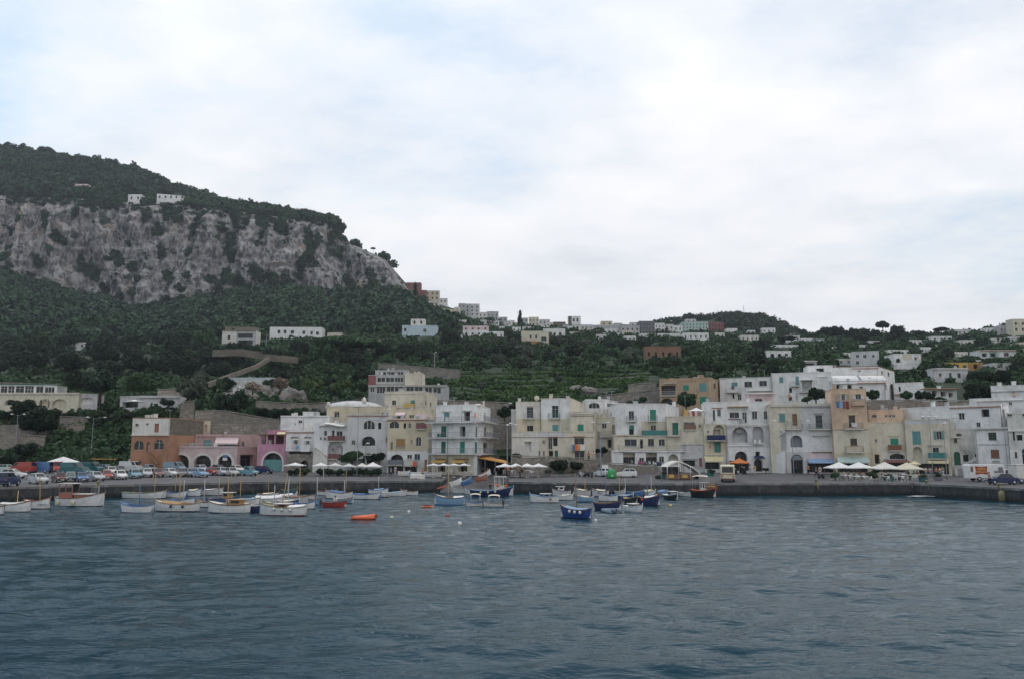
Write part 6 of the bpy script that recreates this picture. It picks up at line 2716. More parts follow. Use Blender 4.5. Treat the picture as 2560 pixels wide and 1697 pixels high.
e,X,sh,wh,st=boat('white boat with ochre side screens and dark fenders, beside the blue-rimmed boat',380,505,1279,172,W,'dark','ochre','offwhite',h=.8,mast=('mastwood',4.0,.45,.03),cover=('ochre',.35,.8,.16),fend=2,fendc='rubber')
e,X,sh,wh,st=boat('white boat with blue bottom and brown low cabin behind its bow',512,634,1283,170,W,'navy','brown','offwhite',h=.85,cabin=('ochre',.2,.5,.5,'own'),mast=('mastwood',3.8,.55,0))
boat('dark navy boat squeezed between the two white boats in front',600,660,1282,165,'navy','dark','offwhite','offwhite',h=.75)
e,X,sh,wh,st=boat('front white boat with dark red bottom, three fenders and a leaning ochre mast',643,772,1289,172,W,'darkred','khaki','khaki',h=.82,mast=('mastwood',4.3,.55,-.14),cover=('white',.04,.36,.2),cabin=('brick',.38,.62,.34,'x'),fend=3)
boat('white rowing boat with sea-green rim moored to the left quay',303,418,1246,-4,W,'dark','khaki','bluegreen',h=.75,mast=('mastwood',3.3,.72,.02))
boat('small white boat with blue inside, left of the yellow-tarped boat',412,472,1244,-10,W,'dark','blue','blue',h=.7,mast=('mastwood',3.3,.4,.02),inner='blue')
boat('white boat with blue rim and a yellow tarpaulin',466,505,1240,-12,W,'dark','blue','blue',cover=('awncream',.15,.75,.3),h=.75)
boat('grey-white boat with pale deck behind the yellow-tarped boat',495,560,1238,-6,'lightgrey','dark','brown','white',cover=('white',.3,.7,.1),h=.8)
boat('white boat with a low ochre cabin close under the quay wall',530,646,1232,-6,'lightgrey','dark','brown','offwhite',cabin=('ochre',.25,.55,.42,'x'),h=.9,mast=('mastwood',3.0,.4,0))
boat('white boat with cream deck at the right end of the ochre-cabin boat',622,682,1228,-8,'lightgrey','dark','brown','offwhite',h=.8,mast=('mastwood',3.0,.3,0))
boat('blue and brown boat with a small cream canopy box in the second row',512,605,1258,-5,'blue','dark','navy','offwhite',cabin=('ochre',.5,.75,.75,'x'),h=.55,mast=('rope',3.3,.35,0))
boat('white boat with ochre side screen in the second row',585,652,1262,-6,W,'dark','ochre','offwhite',cover=('lightblue',.15,.8,.14),h=.6,mast=('mastwood',3.2,.2,0))
boat('white boat covered by cream and blue sheets behind the leaning mast',630,722,1258,6,W,'navy','offwhite','offwhite',cover=('white',.1,.8,.3),h=.6)
boat('white boat with brown screen and steel-blue mast pole',705,790,1258,-8,'lightgrey','dark','brown','offwhite',cover=('brown',.3,.75,.12),h=.75,mast=('mastwood',4.3,.5,0))
boat('long white boat with cream sheet left of the light blue dinghy',688,742,1250,10,W,'dark','offwhite','palepink',cover=('white',.2,.8,.2),h=.6,mast=('lightblue',3.2,.5,.12))
boat('dark navy moored boat with a yellow rim by the left quay',672,735,1224,-8,'navy','dark','awnyellow','rope',h=.75)
boat('small cream boat beside the dark navy quay boat',728,762,1222,-6,'offwhite','dark','awncream','cream',h=.6)
boat('white boat with pale cabin moored under the quay, left of the pink mast',750,802,1224,170,W,'dark','brown','offwhite',cabin=('offwhite',.3,.6,.4,'x'),h=.65)
boat('grey boat with a low windscreen beside the pink mast',790,848,1226,176,'grey','dark','slate','slate',h=.55,mast=('palepink',3.6,.7,0))
boat('white boat with bright blue sheet and brown boom frame',812,882,1246,176,W,'dark','brown','lightblue',cover=('blue',.3,.8,.2),h=.8,mast=('mastwood',3.9,.25,0))
boat('white boat with bright blue inside, right of the boom-framed boat',880,954,1248,-6,W,'dark','blue','blue',h=.65,inner='blue',cover=('blue',.08,.45,.1))
boat('white boat with cream cabin and blue bow tarpaulin by the quay',888,958,1226,-4,W,'dark','offwhite','blue',cabin=('offwhite',.35,.6,.5,'x'),h=.55)
boat('light blue rowing boat behind the red dinghy',768,815,1262,-8,'lightblue','dark','brown','awncream',h=.65,mast=('silver',3.4,.5,0))
e_red,Xr,shr_,whr,st=boat('red dinghy with a person sitting in it',803,868,1268,-6,'red','darkred','darkred','palepink',h=.5,motor=True)
boat('white boat with grey inside and blue patches near the quay corner',945,1018,1240,-10,W,'dark','offwhite','offwhite',cover=('lightblue',.5,.85,.1),h=.5)
boat('small dark and white boat with a yellow item under the ochre mast',980,1035,1228,-8,'lightblue','dark','navy','lightblue',cover=('navy',.12,.55,.15),h=.5,mast=('mastwood',3.1,.35,0))
boat('tiny grey tender right of the blue-lined white boat',952,974,1243,0,'grey','dark','offwhite','offwhite',h=.35,tr=True)
boat('light blue boat alone with brown rim and tall ochre mast',1082,1166,1262,168,'lightblue','blue','brown','offwhite',h=.85,mast=('lightwood',4.4,.55,0),cover=('white',.05,.35,.18))
boat('grey dinghy left of the navy fishing boat',1130,1162,1233,175,'lightgrey','dark','grey','offwhite',h=.6,tr=True)
boat('pale round-sterned dinghy touching the navy fishing boat',1160,1192,1235,178,'lightgrey','dark','darkgrey','offwhite',h=.75,tr=True)
e,X,sh,wh,st=boat('navy fishing boat with white wheelhouse and orange floats',1172,1286,1240,-8,'navy','dark','lightblue','grey',h=.8,cabin=('offwhite',.58,.8,1.9,'open'),stripe=None,name='fishing_boat',rise=.8,mast=('silver',3.4,.6,0),thw=1,fend=3,fendc='awncream')
for i,(t,zz,c)in enumerate(((.66,1.6,'floatorange'),(.72,.95,'floatorange'),(.6,.8,'rope'),(.84,1.5,'floatorange'))):
 s=MB()
 s.ball((X(t,1),-wh(t)*.8,zz),.22,8)
 s.link('float',paint(c,.5),e)
boat('left small beige boat of two with round beige canopies',1163,1207,1266,172,'offwhite','dark','blue','offwhite',h=.45,canopy=('cream',1.45),tr=True,motor=True)
boat('right small beige boat of two with round beige canopies',1207,1256,1267,172,'offwhite','dark','slate','cream',h=.45,canopy=('cream',1.35),tr=True,motor=True)
boat('white boat with blue rim and an orange buoy on its side',1324,1398,1256,176,W,'brown','lightblue','lightblue',h=.75,cabin=('lightblue',.3,.6,.35,'x'),fend=1,fendc='floatorange')
boat('white motorboat with a windscreen frame under the right quay',1380,1428,1239,176,'lightgrey','dark','maroon','white',h=.75,cabin=('white',.35,.75,.6,'x'),tr=True)
boat('white gozzo with brown rim right of the windscreen motorboat',1432,1480,1240,150,'lightgrey','brown','brown','offwhite',h=.8,cover=('cream',.25,.7,.15))
boat('white gozzo with cream cabin top, second from the windscreen motorboat',1478,1524,1241,160,'lightgrey','dark','brown','cream',h=.8,cover=('cream',.2,.7,.2))
boat('white boat with dark rim and a tall blue mast in front of the gozzos',1494,1546,1253,160,W,'dark','navy','offwhite',h=.75,mast=('blue',3.4,.6,0),cover=('blue',.05,.35,.14))
boat('white motorboat with black inside left of the blue rowing boat',1534,1566,1240,-60,'lightgrey','dark','offwhite','offwhite',h=.65,mast=('lightwood',3.6,.45,0))
boat('bright blue rowing boat under the right quay',1562,1612,1240,-12,'blue','navy','lightblue','lightblue',h=.6,inner='navy')
boat('white boat with cream curved cover behind the mast of the navy boat',1600,1642,1240,-50,W,'dark','offwhite','offwhite',h=.6,cover=('awncream',.2,.8,.3))
boat('pale blue covered boat with a blue mast near the pavilion',1638,1672,1240,-60,'lightblue','blue','lightblue','lightblue',h=.55,cover=('lightblue',.1,.85,.35),mast=('blue',3.6,.5,0))
boat('dark speedboat with white deck and curved windscreen',1660,1700,1250,-75,'dark','dark','white','white',h=.6,cabin=('greyblue',.4,.7,.5,'x'),tr=True,name='motorboat')
boat('small white outboard boat left of the orange-trimmed tour boat',1699,1730,1241,-60,'offwhite','dark','offwhite','offwhite',h=.5,tr=True,motor=True,name='motorboat')
e,X,sh,wh,st=boat('black-hulled tour boat with an oval cream canopy and orange rails',1726,1792,1243,-30,'black','dark','floatorange','ochre',h=.95,canopy=('cream',3.0),cabin=('offwhite',.4,.62,1.1,'open'),tr=True,name='tour_boat',thw=1)
s=MB()
for k in range(5):
 s.tube([(X(.66+k*.07,1),wh(.66+k*.07)*.9,sh(.7)),(X(.66+k*.07,1),wh(.66+k*.07)*.9,sh(.7)+.75)],.03,4)
 s.tube([(X(.66+k*.07,1),-wh(.66+k*.07)*.9,sh(.7)),(X(.66+k*.07,1),-wh(.66+k*.07)*.9,sh(.7)+.75)],.03,4)
for sy in(-1,1):
 s.tube([(X(.66+k*.07,1),sy*wh(.66+k*.07)*.9,sh(.7)+.75)for k in range(5)],.05,5)
 s.tube([(X(.66+k*.07,1),sy*wh(.66+k*.07)*.9,sh(.7)+.4)for k in range(5)],.16,4)
s.link('orange_rail',paint('ochre',.5),e)
boat('dark blue gozzo alone in front with white fenders and a brown mast',1396,1484,1297,150,'navyblue','dark','brown','lightblue',h=.85,mast=('brown',4.4,.45,.05),cover=('lightblue',.1,.8,.12),fend=3,name='gozzo')
boat('navy gozzo with yellow-and-black prow behind the grey inflatable',1482,1556,1276,-20,'navy','dark','brown','slate',h=.75,name='gozzo')
boat('navy gozzo with blue mast, white deck and a round red buoy',1592,1654,1264,-35,'navy','dark','brown','lightblue',h=.9,mast=('blue',4.0,.45,-.03),cover=('white',.35,.75,.2),fend=1,fendc='buoyred',name='gozzo')
boat('black-prowed boat with a yellow bar behind the white motorboat',1556,1600,1262,-70,'dark','dark','khaki','awnyellow',h=.7)
boat('white motorboat with a slanted screen in front of the navy gozzos',1559,1612,1281,-60,W,'grey','offwhite','white',h=.55,cabin=('slate',.3,.55,.3,'x'),tr=True,name='motorboat')
for a in(('white rowing boat with brown rim tight under the quay, left of the ochre-cabin boat',440,505,1228,-6,'white','dark','brown','offwhite'),('grey boat with blue sheet under the quay below the blue pickup',560,612,1222,-6,'grey','dark','blue','lightblue'),('white boat with cream sheet between the brown-cabin boat and the navy boat',560,618,1270,168,'white','dark','brown','offwhite'),('pale boat with khaki rim behind the front white boat',655,715,1272,172,'lightgrey','dark','khaki','offwhite'),('white and blue boat right of the front white boat',735,790,1272,-8,'white','navy','blue','lightblue'),('dark green boat near the quay right of the navy quay boat',700,745,1234,-6,'tealcar','dark','khaki','rope'),('white boat in the middle row below the pink mast',790,845,1238,-8,'white','dark','brown','offwhite'),('grey-blue rowing boat between the red dinghy and the blue-sheet boat',835,885,1258,-8,'greyblue','dark','offwhite','lightgrey'),('white boat with blue rim in the gap left of the quay corner',920,972,1234,-6,'white','dark','blue','offwhite'),('small white boat with tan deck near the dark and white boat',1000,1046,1238,172,'white','dark','brown','tan'),('white dinghy low beside the rim-blue boat with orange buoy',1392,1434,1250,-10,'white','dark','offwhite','lightblue'),('pale blue dinghy in front of the cream-topped gozzos',1440,1486,1254,172,'lightblue','dark','offwhite','lightblue'),('dark blue dinghy right of the blue-masted white boat',1544,1584,1250,-14,'navyblue','dark','offwhite','lightblue'),('white boat with brown rim between the sea-green-rimmed boat and the quay',350,410,1238,-6,'lightgrey','dark','brown','cream'),('blue-lined white boat behind the ochre-screened boat',425,490,1262,-8,'white','dark','blue','lightblue'),('white boat with tan deck right of the ochre-screened boat',488,530,1268,170,'white','dark','brown','tan'),('pale grey boat under the quay below the navy van',640,690,1218,-6,'lightgrey','dark','offwhite','cream'),('white boat in the middle row left of the leaning ochre mast',640,700,1246,-8,'white','dark','brown','offwhite'),('navy and white boat behind the front white boat',690,750,1266,-8,'navyblue','dark','offwhite','lightgrey'),('white boat with blue deck under the cafe hedge',845,895,1220,-6,'white','dark','lightblue','lightblue'),('cream dinghy beside the pale blue covered boat',1612,1646,1248,-30,'offwhite','dark','brown','cream')):
 boat(*a,h=.6,cover=(random.choice(['white','lightblue','cream']),.3,.75,.14)if random.random()<.5 else None,mast=(random.choice(['ochre','lightwood','silver']),random.uniform(2.6,3.4),.5,0)if random.random()<.6 else None)
def inflatable(label,x0,x1,ywl,yaw,c,r=.22):
 ya=math.radians(yaw)
 p=on_sea((x0+x1)/2,ywl)
 Wm=(x1-x0)/FPX*p.y
 L=Wm/(abs(math.cos(ya))+.45*abs(math.sin(ya)))
 e=thing('inflatable_dinghy',label,'dinghy',(p.x,p.y+.5,0),ya)
 m=MB()
 wv=L*.2
 pts=[(-L/2,-wv,.16),(L*.2,-wv,.18),(L*.42,-wv*.5,.24),(L/2,0,.28),(L*.42,wv*.5,.24),(L*.2,wv,.18),(-L/2,wv,.16)]
 m.tube(pts,[r*.6]+[r]*5+[r*.6],10)
 m.link('tube',paint(c,.5),e)
 m=MB()
 m.box(-L*.45,L*.3,-wv,wv,.03,.08)
 m.link('floor',paint('grey',.7),e)
 m=MB()
 m.box(-L*.48,-L*.44,-wv,wv,.05,.38)
 m.link('transom',paint('rubber',.6),e)
 return e
inflatable('grey inflatable dinghy between the navy gozzo and the white motorboat',1510,1553,1281,-80,'greyblue',.3)
inflatable('orange and white inflatable float drifting alone in front',875,936,1298,8,'floatorange',.22)
def kayak(label,x0,x1,ywl,c,loc=None,yaw=5,tilt=0):
 p=on_sea((x0+x1)/2,ywl)
 L=(x1-x0)/FPX*p.y
 e=thing('kayak',label,'kayak',loc or(p.x,p.y,0),math.radians(yaw))
 m=MB()
 m.lathe([(.02,-L/2),(.25,-L/4),(.34,0),(.25,L/4),(.02,L/2)],12)
 m.v=[(z,y,x*.45+.08)for x,y,z in m.v]
 m.link('hull',paint(c,.4),e)
 m=MB()
 m.lathe([(.3,.2),(.32,.26),(.26,.27),(.24,.21)],14,(0,0,0),0,True,1.6,.8)
 m.link('cockpit_rim',paint('dark',.5),e)
 if tilt:
  e.rotation_euler=(0,math.radians(tilt),math.radians(yaw))
 return e
kayak('orange kayak floating left of the light blue boat',1050,1087,1267,'floatorange')
pp=P(1104,1212,126.5)
kayak('orange kayak leaning on the quay corner by the slipway',1094,1116,1216,'floatorange',(pp.x,126.5,.95),8,-18)
def buoy(label,px,py,c,r=.2):
 p=on_sea(px,py)
 e=thing('buoy',label,'buoy',(p.x,p.y,0),0)
 m=MB()
 m.ball((0,0,r*.35),r,12)
 m.link('float',paint(c,.5),e)
 m=MB()
 m.tube([(0,0,r*1.2),(0,0,r*1.65)],r*.18,6)
 m.link('eye',paint('rubber',.5),e)
for lb,px,py,c,r in(('pale yellow buoy right of the orange float',979,1295,'awncream',.2),('white buoy below the orange kayak',1022,1280,'white',.18),('red-brown buoy below the light blue boat',1119,1290,'brick',.24),('white buoy nearest the camera, below the light blue boat',1149,1310,'white',.2),('white buoy right of the dark blue gozzo',1489,1302,'white',.16),('yellow buoy right of the white motorboat',1676,1265,'awnyellow',.22)):
 buoy(lb,px,py,c,r)
def shore_boat(label,px,py,L,yaw,c,rim='offwhite',flip=False,tilt=0,d=None,cov=None):
 p=on_quay(px,py)if d is None else P(px,py,d)
 e=thing('beached_dinghy',label,'boat',(p.x,p.y,p.z+(.62 if flip else .32)),math.radians(yaw))
 e.rotation_euler=(math.radians(180 if flip else 0),math.radians(tilt),math.radians(yaw))
 st=hullpts(L,L*.36,.5,True)
 m=MB()
 R=[]
 for t,wv,sh in st:
  R.append([((t-.5)*L*(1-.1*(1-k)),wv*a,z)for a,z,k in((0,-.28,0),(.7,-.2,.1),(.95,.12,.6),(1,sh,1))])
 for i in range(len(R)-1):
  for j in range(3):
   q=[R[i][j],R[i+1][j],R[i+1][j+1],R[i][j+1]]
   m.add(q,[(3,2,1,0)],0,True)
   m.add([(x,-y,z)for x,y,z in q],[(0,1,2,3)],0,True)
 m.add(R[0]+[(x,-y,z)for x,y,z in R[0][::-1]],[tuple(range(8))],0)
 m.link('hull',paint(c,.4),e)
 g=MB()
 for sg in(1,-1):
  g.tube([((t-.5)*L,sg*wv,sh)for t,wv,sh in st],.05,5)
 g.link('gunwale',paint(rim,.5),e)
 f=MB()
 for i in range(len(st)-1):
  (ta,wa,sa),(tb,wb,sb)=st[i],st[i+1]
  z=.1 if not cov else .0
  f.add([((ta-.5)*L,wa*.92,(sa if cov else .12)),((tb-.5)*L,wb*.92,(sb if cov else .12)),((tb-.5)*L,-wb*.92,(sb if cov else .12)),((ta-.5)*L,-wa*.92,(sa if cov else .12))],[(0,1,2,3)])
 f.link('floor' if not cov else 'tarpaulin',paint(cov or 'grey',.8),e)
shore_boat('long pale blue boat stored on the quay, leftmost of the pair of hulls',1048,1192,3.6,4,'lightblue')
shore_boat('pale grey boat stored on the quay, rightmost of the pair of hulls',1080,1193,3.4,4,'lightgrey')
shore_boat('white upturned dinghy at the quay edge below the stored hulls',1044,1196,2.6,0,'offwhite',flip=True)
shore_boat('small white boat on the quay under the ochre cafe wall',1010,1190,2.2,0,'white')
shore_boat('white dinghy tipped up on the slipway',1141,1214,2.1,10,'white',tilt=-18,d=130)
shore_boat('blue dinghy tipped up on the slipway',1168,1212,2.0,20,'blue','lightblue',tilt=-20,d=130.5)
shore_boat('white and brown boat propped high on the slipway',1213,1192,2.3,15,'white','brown',tilt=-22,d=138)
shore_boat('reddish boat under the propped white boat on the slipway',1204,1203,2.2,5,'brick','brown',tilt=-12,d=136)
def wheel(e,x,y,r=.3,w_=.18):
 m=MB()
 sy=1 if y>0 else-1
 prof=[(r*.55,-w_/2),(r*.95,-w_/2),(r,-w_/4),(r,w_/4),(r*.95,w_/2),(r*.55,w_/2)]
 m.lathe(prof,16)
 m.v=[(x+a,y+c,r+b)for a,b,c in m.v]
 t=m.link('wheel',paint('tyre',.8),e)
 q=MB()
 q.lathe([(r*.6,0),(r*.5,.015),(r*.15,.03),(.01,.03)],14)
 q.v=[(x+a,y+sy*(w_/2+c),r+b)for a,b,c in q.v]
 q.link('rim',paint('silver',.35,.6),t)
def frust(b,t):
 """b,t: x0,x1,y,z"""
 vs=[]
 for(x0,x1,y,z)in(b,t):
  vs+=[(x0,-y,z),(x1,-y,z),(x1,y,z),(x0,y,z)]
 return vs,[(0,3,2,1),(4,5,6,7),(0,1,5,4),(1,2,6,5),(2,3,7,6),(3,0,4,7)]
def lofted(profile,wd,bev=.06):
 """side profile (x,z) swept across the width with softened flanks"""
 cx=sum(p[0]for p in profile)/len(profile)
 cz=sum(p[1]for p in profile)/len(profile)
 n=len(profile)
 vs,fs=[],[]
 for y,s in((-wd,.94),(-wd+bev*.6,.985),(-wd+bev*2,1.0),(wd-bev*2,1.0),(wd-bev*.6,.985),(wd,.94)):
  for x,z in profile:
   vs.append((cx+(x-cx)*(1-(1-s)*.5),y,cz+(z-cz)*s))
 for k in range(5):
  for i in range(n):
   j=(i+1)%n
   fs.append((k*n+i,k*n+j,(k+1)*n+j,(k+1)*n+i))
 fs.append(tuple(range(n-1,-1,-1)))
 fs.append(tuple(5*n+i for i in range(n)))
 return vs,fs
CARS={'hatch':dict(L=3.7,W=.79,prof=[(-1.82,.30),(-1.85,.62),(-1.78,.92),(-1.0,.93),(.75,.88),(1.55,.74),(1.82,.62),(1.85,.34),(1.5,.22),(-1.5,.22)],b=(-1.75,.85,.72,.90),t=(-1.35,.15,.57,1.38)),'sedan':dict(L=4.2,W=.82,prof=[(-2.08,.34),(-2.1,.70),(-1.95,.88),(-1.2,.92),(.9,.88),(1.85,.74),(2.08,.6),(2.1,.34),(1.7,.22),(-1.7,.22)],b=(-1.45,1.0,.74,.90),t=(-.95,.30,.58,1.38)),'van':dict(L=4.6,W=.9,prof=[(-2.3,.34),(-2.3,1.1),(-2.2,1.2),(1.6,1.18),(2.2,.95),(2.32,.6),(2.3,.34),(1.9,.25),(-1.9,.25)],b=(-2.25,1.75,.84,1.18),t=(-2.2,1.0,.76,1.95)),'pickup':dict(L=4.0,W=.8,prof=[(-1.98,.45),(-1.98,.95),(-.2,.95),(.9,.9),(1.7,.8),(1.98,.62),(2.0,.36),(1.6,.25),(-1.6,.28)],b=(-.4,1.2,.72,.92),t=(-.3,.65,.6,1.55)),}
CPROTO={}
def car_proto(kind):
 q=CARS[kind]
 e=thing('parked_car' if kind!='van' else 'parked_van','proto','car')
 m=MB()
 vs,fs=lofted(q['prof'],q['W'])
 m.add(vs,fs,0,False)
 vs,fs=frust(q['b'],q['t'])
 m.add(vs,fs)
 m.link('body',paint('white',.25),e)
 (bx0,bx1,by,bz),(tx0,tx1,ty,tz)=q['b'],q['t']
 f=lambda u,v,s:None
 def side(sy,a,b_):
  g=MB()
  pts=[]
  for(u,v)in((a,.14),(b_,.14),(b_,.86),(a,.86)):
   xb,xt=bx0+(bx1-bx0)*u,tx0+(tx1-tx0)*u
   x,y,z=xb+(xt-xb)*v,by+(ty-by)*v,bz+(tz-bz)*v
   pts.append((x,sy*(y+.012),z))
  g.add(pts,[(0,1,2,3)])
  g.link('side_window',glass_mat(),e)
 ends=((.06,.48),(.52,.92))if kind!='pickup' else((.1,.9),)
 if kind=='van':
  ends=((.78,.97),)
 for sy in(-1,1):
  for a,b_ in ends:
   side(sy,a,b_)
 for nm,u in(('windscreen',1),('rear_window',0)):
  g=MB()
  pts=[]
  for(s,v)in((-.88,.12),(.88,.12),(.88,.88),(-.88,.88)):
   xb,xt=(bx1,tx1)if u else(bx0,tx0)
   x=xb+(xt-xb)*v+(.012 if u else-.012)
   pts.append((x,s*(by+(ty-by)*v),bz+(tz-bz)*v))
  g.add(pts,[(0,1,2,3)])
  g.link(nm,glass_mat(),e)
 L=q['L']/2
 for sy in(-1,1):
  for x in(-L*.64,L*.64):
   wheel(e,x,sy*(q['W']-.09),.29)
  g=MB()
  g.box(L-.06,L+.012,sy*q['W']*.8-.14,sy*q['W']*.8+.14,.56,.68)
  g.link('headlight',paint('offwhite',.15),e)
  g=MB()
  g.box(-L-.012,-L+.05,sy*q['W']*.82-.1,sy*q['W']*.82+.1,.62,.78)
  g.link('tail_light',paint('red',.3),e)
  g=MB()
  g.box(bx1-.25,bx1-.12,sy*(q['W']+.02)-(.0 if sy>0 else .12),sy*(q['W']+.02)+(.12 if sy>0 else 0),.93,1.02)
  g.link('wing_mirror',paint('rubber',.5),e)
 for x0,x1 in((L-.02,L+.06),(-L-.06,-L+.02)):
  g=MB()
  g.box(x0,x1,-q['W']*.92,q['W']*.92,.3,.45)
  g.link('bumper',paint('rubber',.5),e)
 g=MB()
 g.box(L+.062,L+.07,-.22,.22,.32,.43)
 g.link('number_plate',paint('offwhite',.5),e)
 return e
for k in CARS:
 CPROTO[k]=car_proto(k)
def cpaint(c):
 return paint(c,.22,0.0,.04)
def car(label,x0,x1,yb,yaw,kind,col,group='cars parked on the left quay',d=None,sc=None,z=None):
 if d is None:
  p=on_quay((x0+x1)/2,yb)
 else:
  p=P((x0+x1)/2,yb,d)
 ya=math.radians(yaw)
 q=CARS[kind]
 ext=q['L']*abs(math.cos(ya))+2*q['W']*abs(math.sin(ya))
 back=.5*(q['L']*abs(math.sin(ya))+2*q['W']*abs(math.cos(ya)))*.85
 s=(p.y+back)/p.y
 s_=sc or min(1.25,max(.95,1.06*(x1-x0)/FPX*(p.y+back)/ext))
 pz=ground_z((x0+x1)/2,p.y+back)if d is None else p.z
 c=dup(CPROTO[kind],(p.x*s,p.y+back,(pz if z is None else z)+.01),ya,label,group,(s_,s_,s_*1.12),{'body':cpaint(col)})
 c['category']='car' if kind!='van' else 'van'
 return c
for a in(('dark navy hatchback at the far left, tail towards the quay edge',-8,38,1217,100,'hatch','navy'),('white saloon behind the dark navy hatchback',-4,60,1196,8,'sedan','white'),('silver hatchback nearest the quay edge, in front of the blue van',65,126,1210,-38,'hatch','silver'),('dark maroon car right of the silver hatchback',126,170,1206,-48,'hatch','maroon'),('dark green car tucked beside the bright blue car',160,190,1204,-60,'hatch','tealcar'),('bright blue small car in the front row',184,222,1205,-52,'hatch','blue'),('silver-white car right of the bright blue one',214,262,1203,-42,'sedan','silver'),('bright red car in the front row',247,284,1199,-55,'hatch','red'),('white hatchback right of the bright red car',278,322,1199,-52,'hatch','white'),('light blue car right of the white hatchback',319,354,1196,-55,'hatch','lightbluecar'),('silver car with a glinting windscreen, right of the light blue car',354,380,1193,-60,'hatch','silver'),('dark red car left of the white estate car',376,408,1193,-50,'hatch','wine'),('white saloon beyond the dark red car',402,448,1192,-38,'sedan','white'),('dark car in the gap before the blue-silver pair',440,464,1192,-60,'hatch','darkgrey'),('blue-grey hatchback, left of the silver-blue saloon',458,490,1192,-50,'hatch','greyblue'),('silver-blue saloon in front of the second pink arch',476,520,1193,-40,'sedan','lightblue'),('red small car in front of the third pink arch',517,546,1188,-45,'hatch','red'),('pale silver car right of the red small car',542,570,1189,-50,'hatch','silver'),('grey car between the pale silver car and the blue pickup',566,592,1190,-50,'hatch','grey'),('light blue pickup with a blue load by the brown trellis',598,640,1189,-20,'pickup','lightbluecar'),('dark navy van parked across the teal gate',644,676,1184,-12,'hatch','navy'),('red van with a white roof rack at the left',36,76,1183,175,'van','red'),('blue van behind the silver hatchback',76,124,1182,178,'van','blue'),('small red van behind the maroon car',126,162,1182,-60,'van','red'),('long dark teal van in the back row',160,204,1184,-10,'van','tealcar'),('second dark teal van, right of the long one',204,246,1182,-8,'van','tealcar'),('teal-grey car behind the bright red car',246,282,1180,-20,'sedan','greyblue'),('pale grey van behind the light blue car',304,350,1180,-10,'van','lightgrey'),('grey hatchback behind the glinting silver car',360,388,1180,-40,'hatch','grey'),('grey-silver hatchback in front of the orange house corner',400,432,1178,-35,'hatch','silver'),('yellow small digger-like car before the first pink arch',436,458,1180,-45,'hatch','awnyellow'),('white hatchback in the middle row behind the bright red car',262,292,1187,-50,'hatch','offwhite'),('dark green estate in the middle row behind the bright blue car',190,226,1188,-30,'sedan','tealcar'),('blue-grey van behind the white saloon, at the orange house',420,452,1182,-20,'van','greyblue'),('dark grey car in the middle row, left of the pale grey van',286,312,1184,-40,'hatch','darkgrey'),('silver car before the pier between the first and second pink arches',490,516,1181,-40,'hatch','silver'),('dark blue car behind the red small car',534,560,1181,-40,'hatch','navy'),('white car at the end of the row by the pickup',580,604,1182,-45,'hatch','offwhite'),('pale green car partly out of view at the far left back row',-12,24,1180,170,'hatch','palegreen'),):
 car(*a)
car('red van on the sloping road behind the balcony house',1224,1248,1117,-160,'van','red','cars on the sloping road behind the balcony house',d=186,sc=.95)
car('white car nose down on the sloping road behind the balcony house',1248,1272,1119,-30,'hatch','white','cars on the sloping road behind the balcony house',d=184,sc=.95)
car('white hatchback seen side-on below the boathouse wall',1544,1588,1193,178,'hatch','white','cars by the boathouse wall')
car('white small car behind the blue lamp post',1498,1518,1192,120,'hatch','white','cars by the boathouse wall')
car('dark saloon in front of the white van at the right',2476,2536,1211,172,'sedan','navy','vehicles at the right end of the quay')
for k in CPROTO.values():
 hide_proto(k)
rd=MB()
a,b=P(1195,1117,188),P(1290,1121,183)
rd.box(a.x,b.x,181,192,a.z-6,a.z-.05)
o=rd.link('road',stone_mat('masonry_stone',PAL['stone']))
o['kind']='structure'
def box_vehicle(label,x0,x1,yb,yaw,L,Wd,H,col,nm,cat,back=1.0):
 p=on_quay((x0+x1)/2,yb)
 p.y+=back
 return thing(nm,label,cat,(p.x*p.y/(p.y-back),p.y,ground_z((x0+x1)/2,p.y)+.01),math.radians(yaw))
e=box_vehicle('white box van with a red and yellow sign on its side',2417,2510,1203,0,5.6,2,2.5,'white','delivery_van','van')
m=MB()
vs,fs=lofted([(-2.7,.45),(-2.75,2.35),(-2.6,2.5),(2.2,2.48),(2.5,2.3),(2.5,.45)],.95,.05)
m.add(vs,fs)
m.link('box',paint('white',.4),e)
m=MB()
vs,fs=lofted([(2.5,.4),(2.5,1.85),(3.0,1.8),(3.35,1.15),(3.55,1.0),(3.6,.4)],.88,.05)
m.add(vs,fs)
m.link('cab',paint('white',.35),e)
m=MB()
m.add([(2.62,-.9,1.15),(3.25,-.9,1.15),(2.98,-.9,1.7),(2.62,-.9,1.7)],[(0,1,2,3)])
m.link('side_window',glass_mat(),e)
for x in(-1.35,2.85):
 for sy in(-1,1):
  wheel(e,x,sy*.84,.36,.22)
m=MB()
sgn=[(-1.95,.98),(-1.85,1.6),(-1.98,2.25),(-1.0,2.12),(-.12,2.25),(-.2,1.6),(-.02,.98),(-1.0,1.12)]
m.add([(x,-.975,z)for x,z in sgn],[tuple(range(8))])
sg_ob=m.link('sign',paint('red',.5),e)
for txt,z,sz in(('SUPER',1.68,.42),('MERCATO',1.28,.36)):
 text_mesh(txt,sz,paint('awnyellow',.5),sg_ob,(-1.0,-.985,z),(math.pi/2,0,0),'lettering',.012,'CENTER')
m=MB()
m.box(-2.62,-2.25,-.972,-.958,1.4,2.2)
m.link('poster',paint('brown',.6),e)
m=MB()
m.box(.9,2.3,-.972,-.958,1.25,1.55)
m.box(1.5,2.2,-.972,-.958,1.56,2.1)
m.link('serving_hatch',paint('darkgrey',.5),e)
e=box_vehicle('white box truck cut off by the right picture edge',2531,2610,1208,0,5,2,2.6,'white','box_truck','truck')
m=MB()
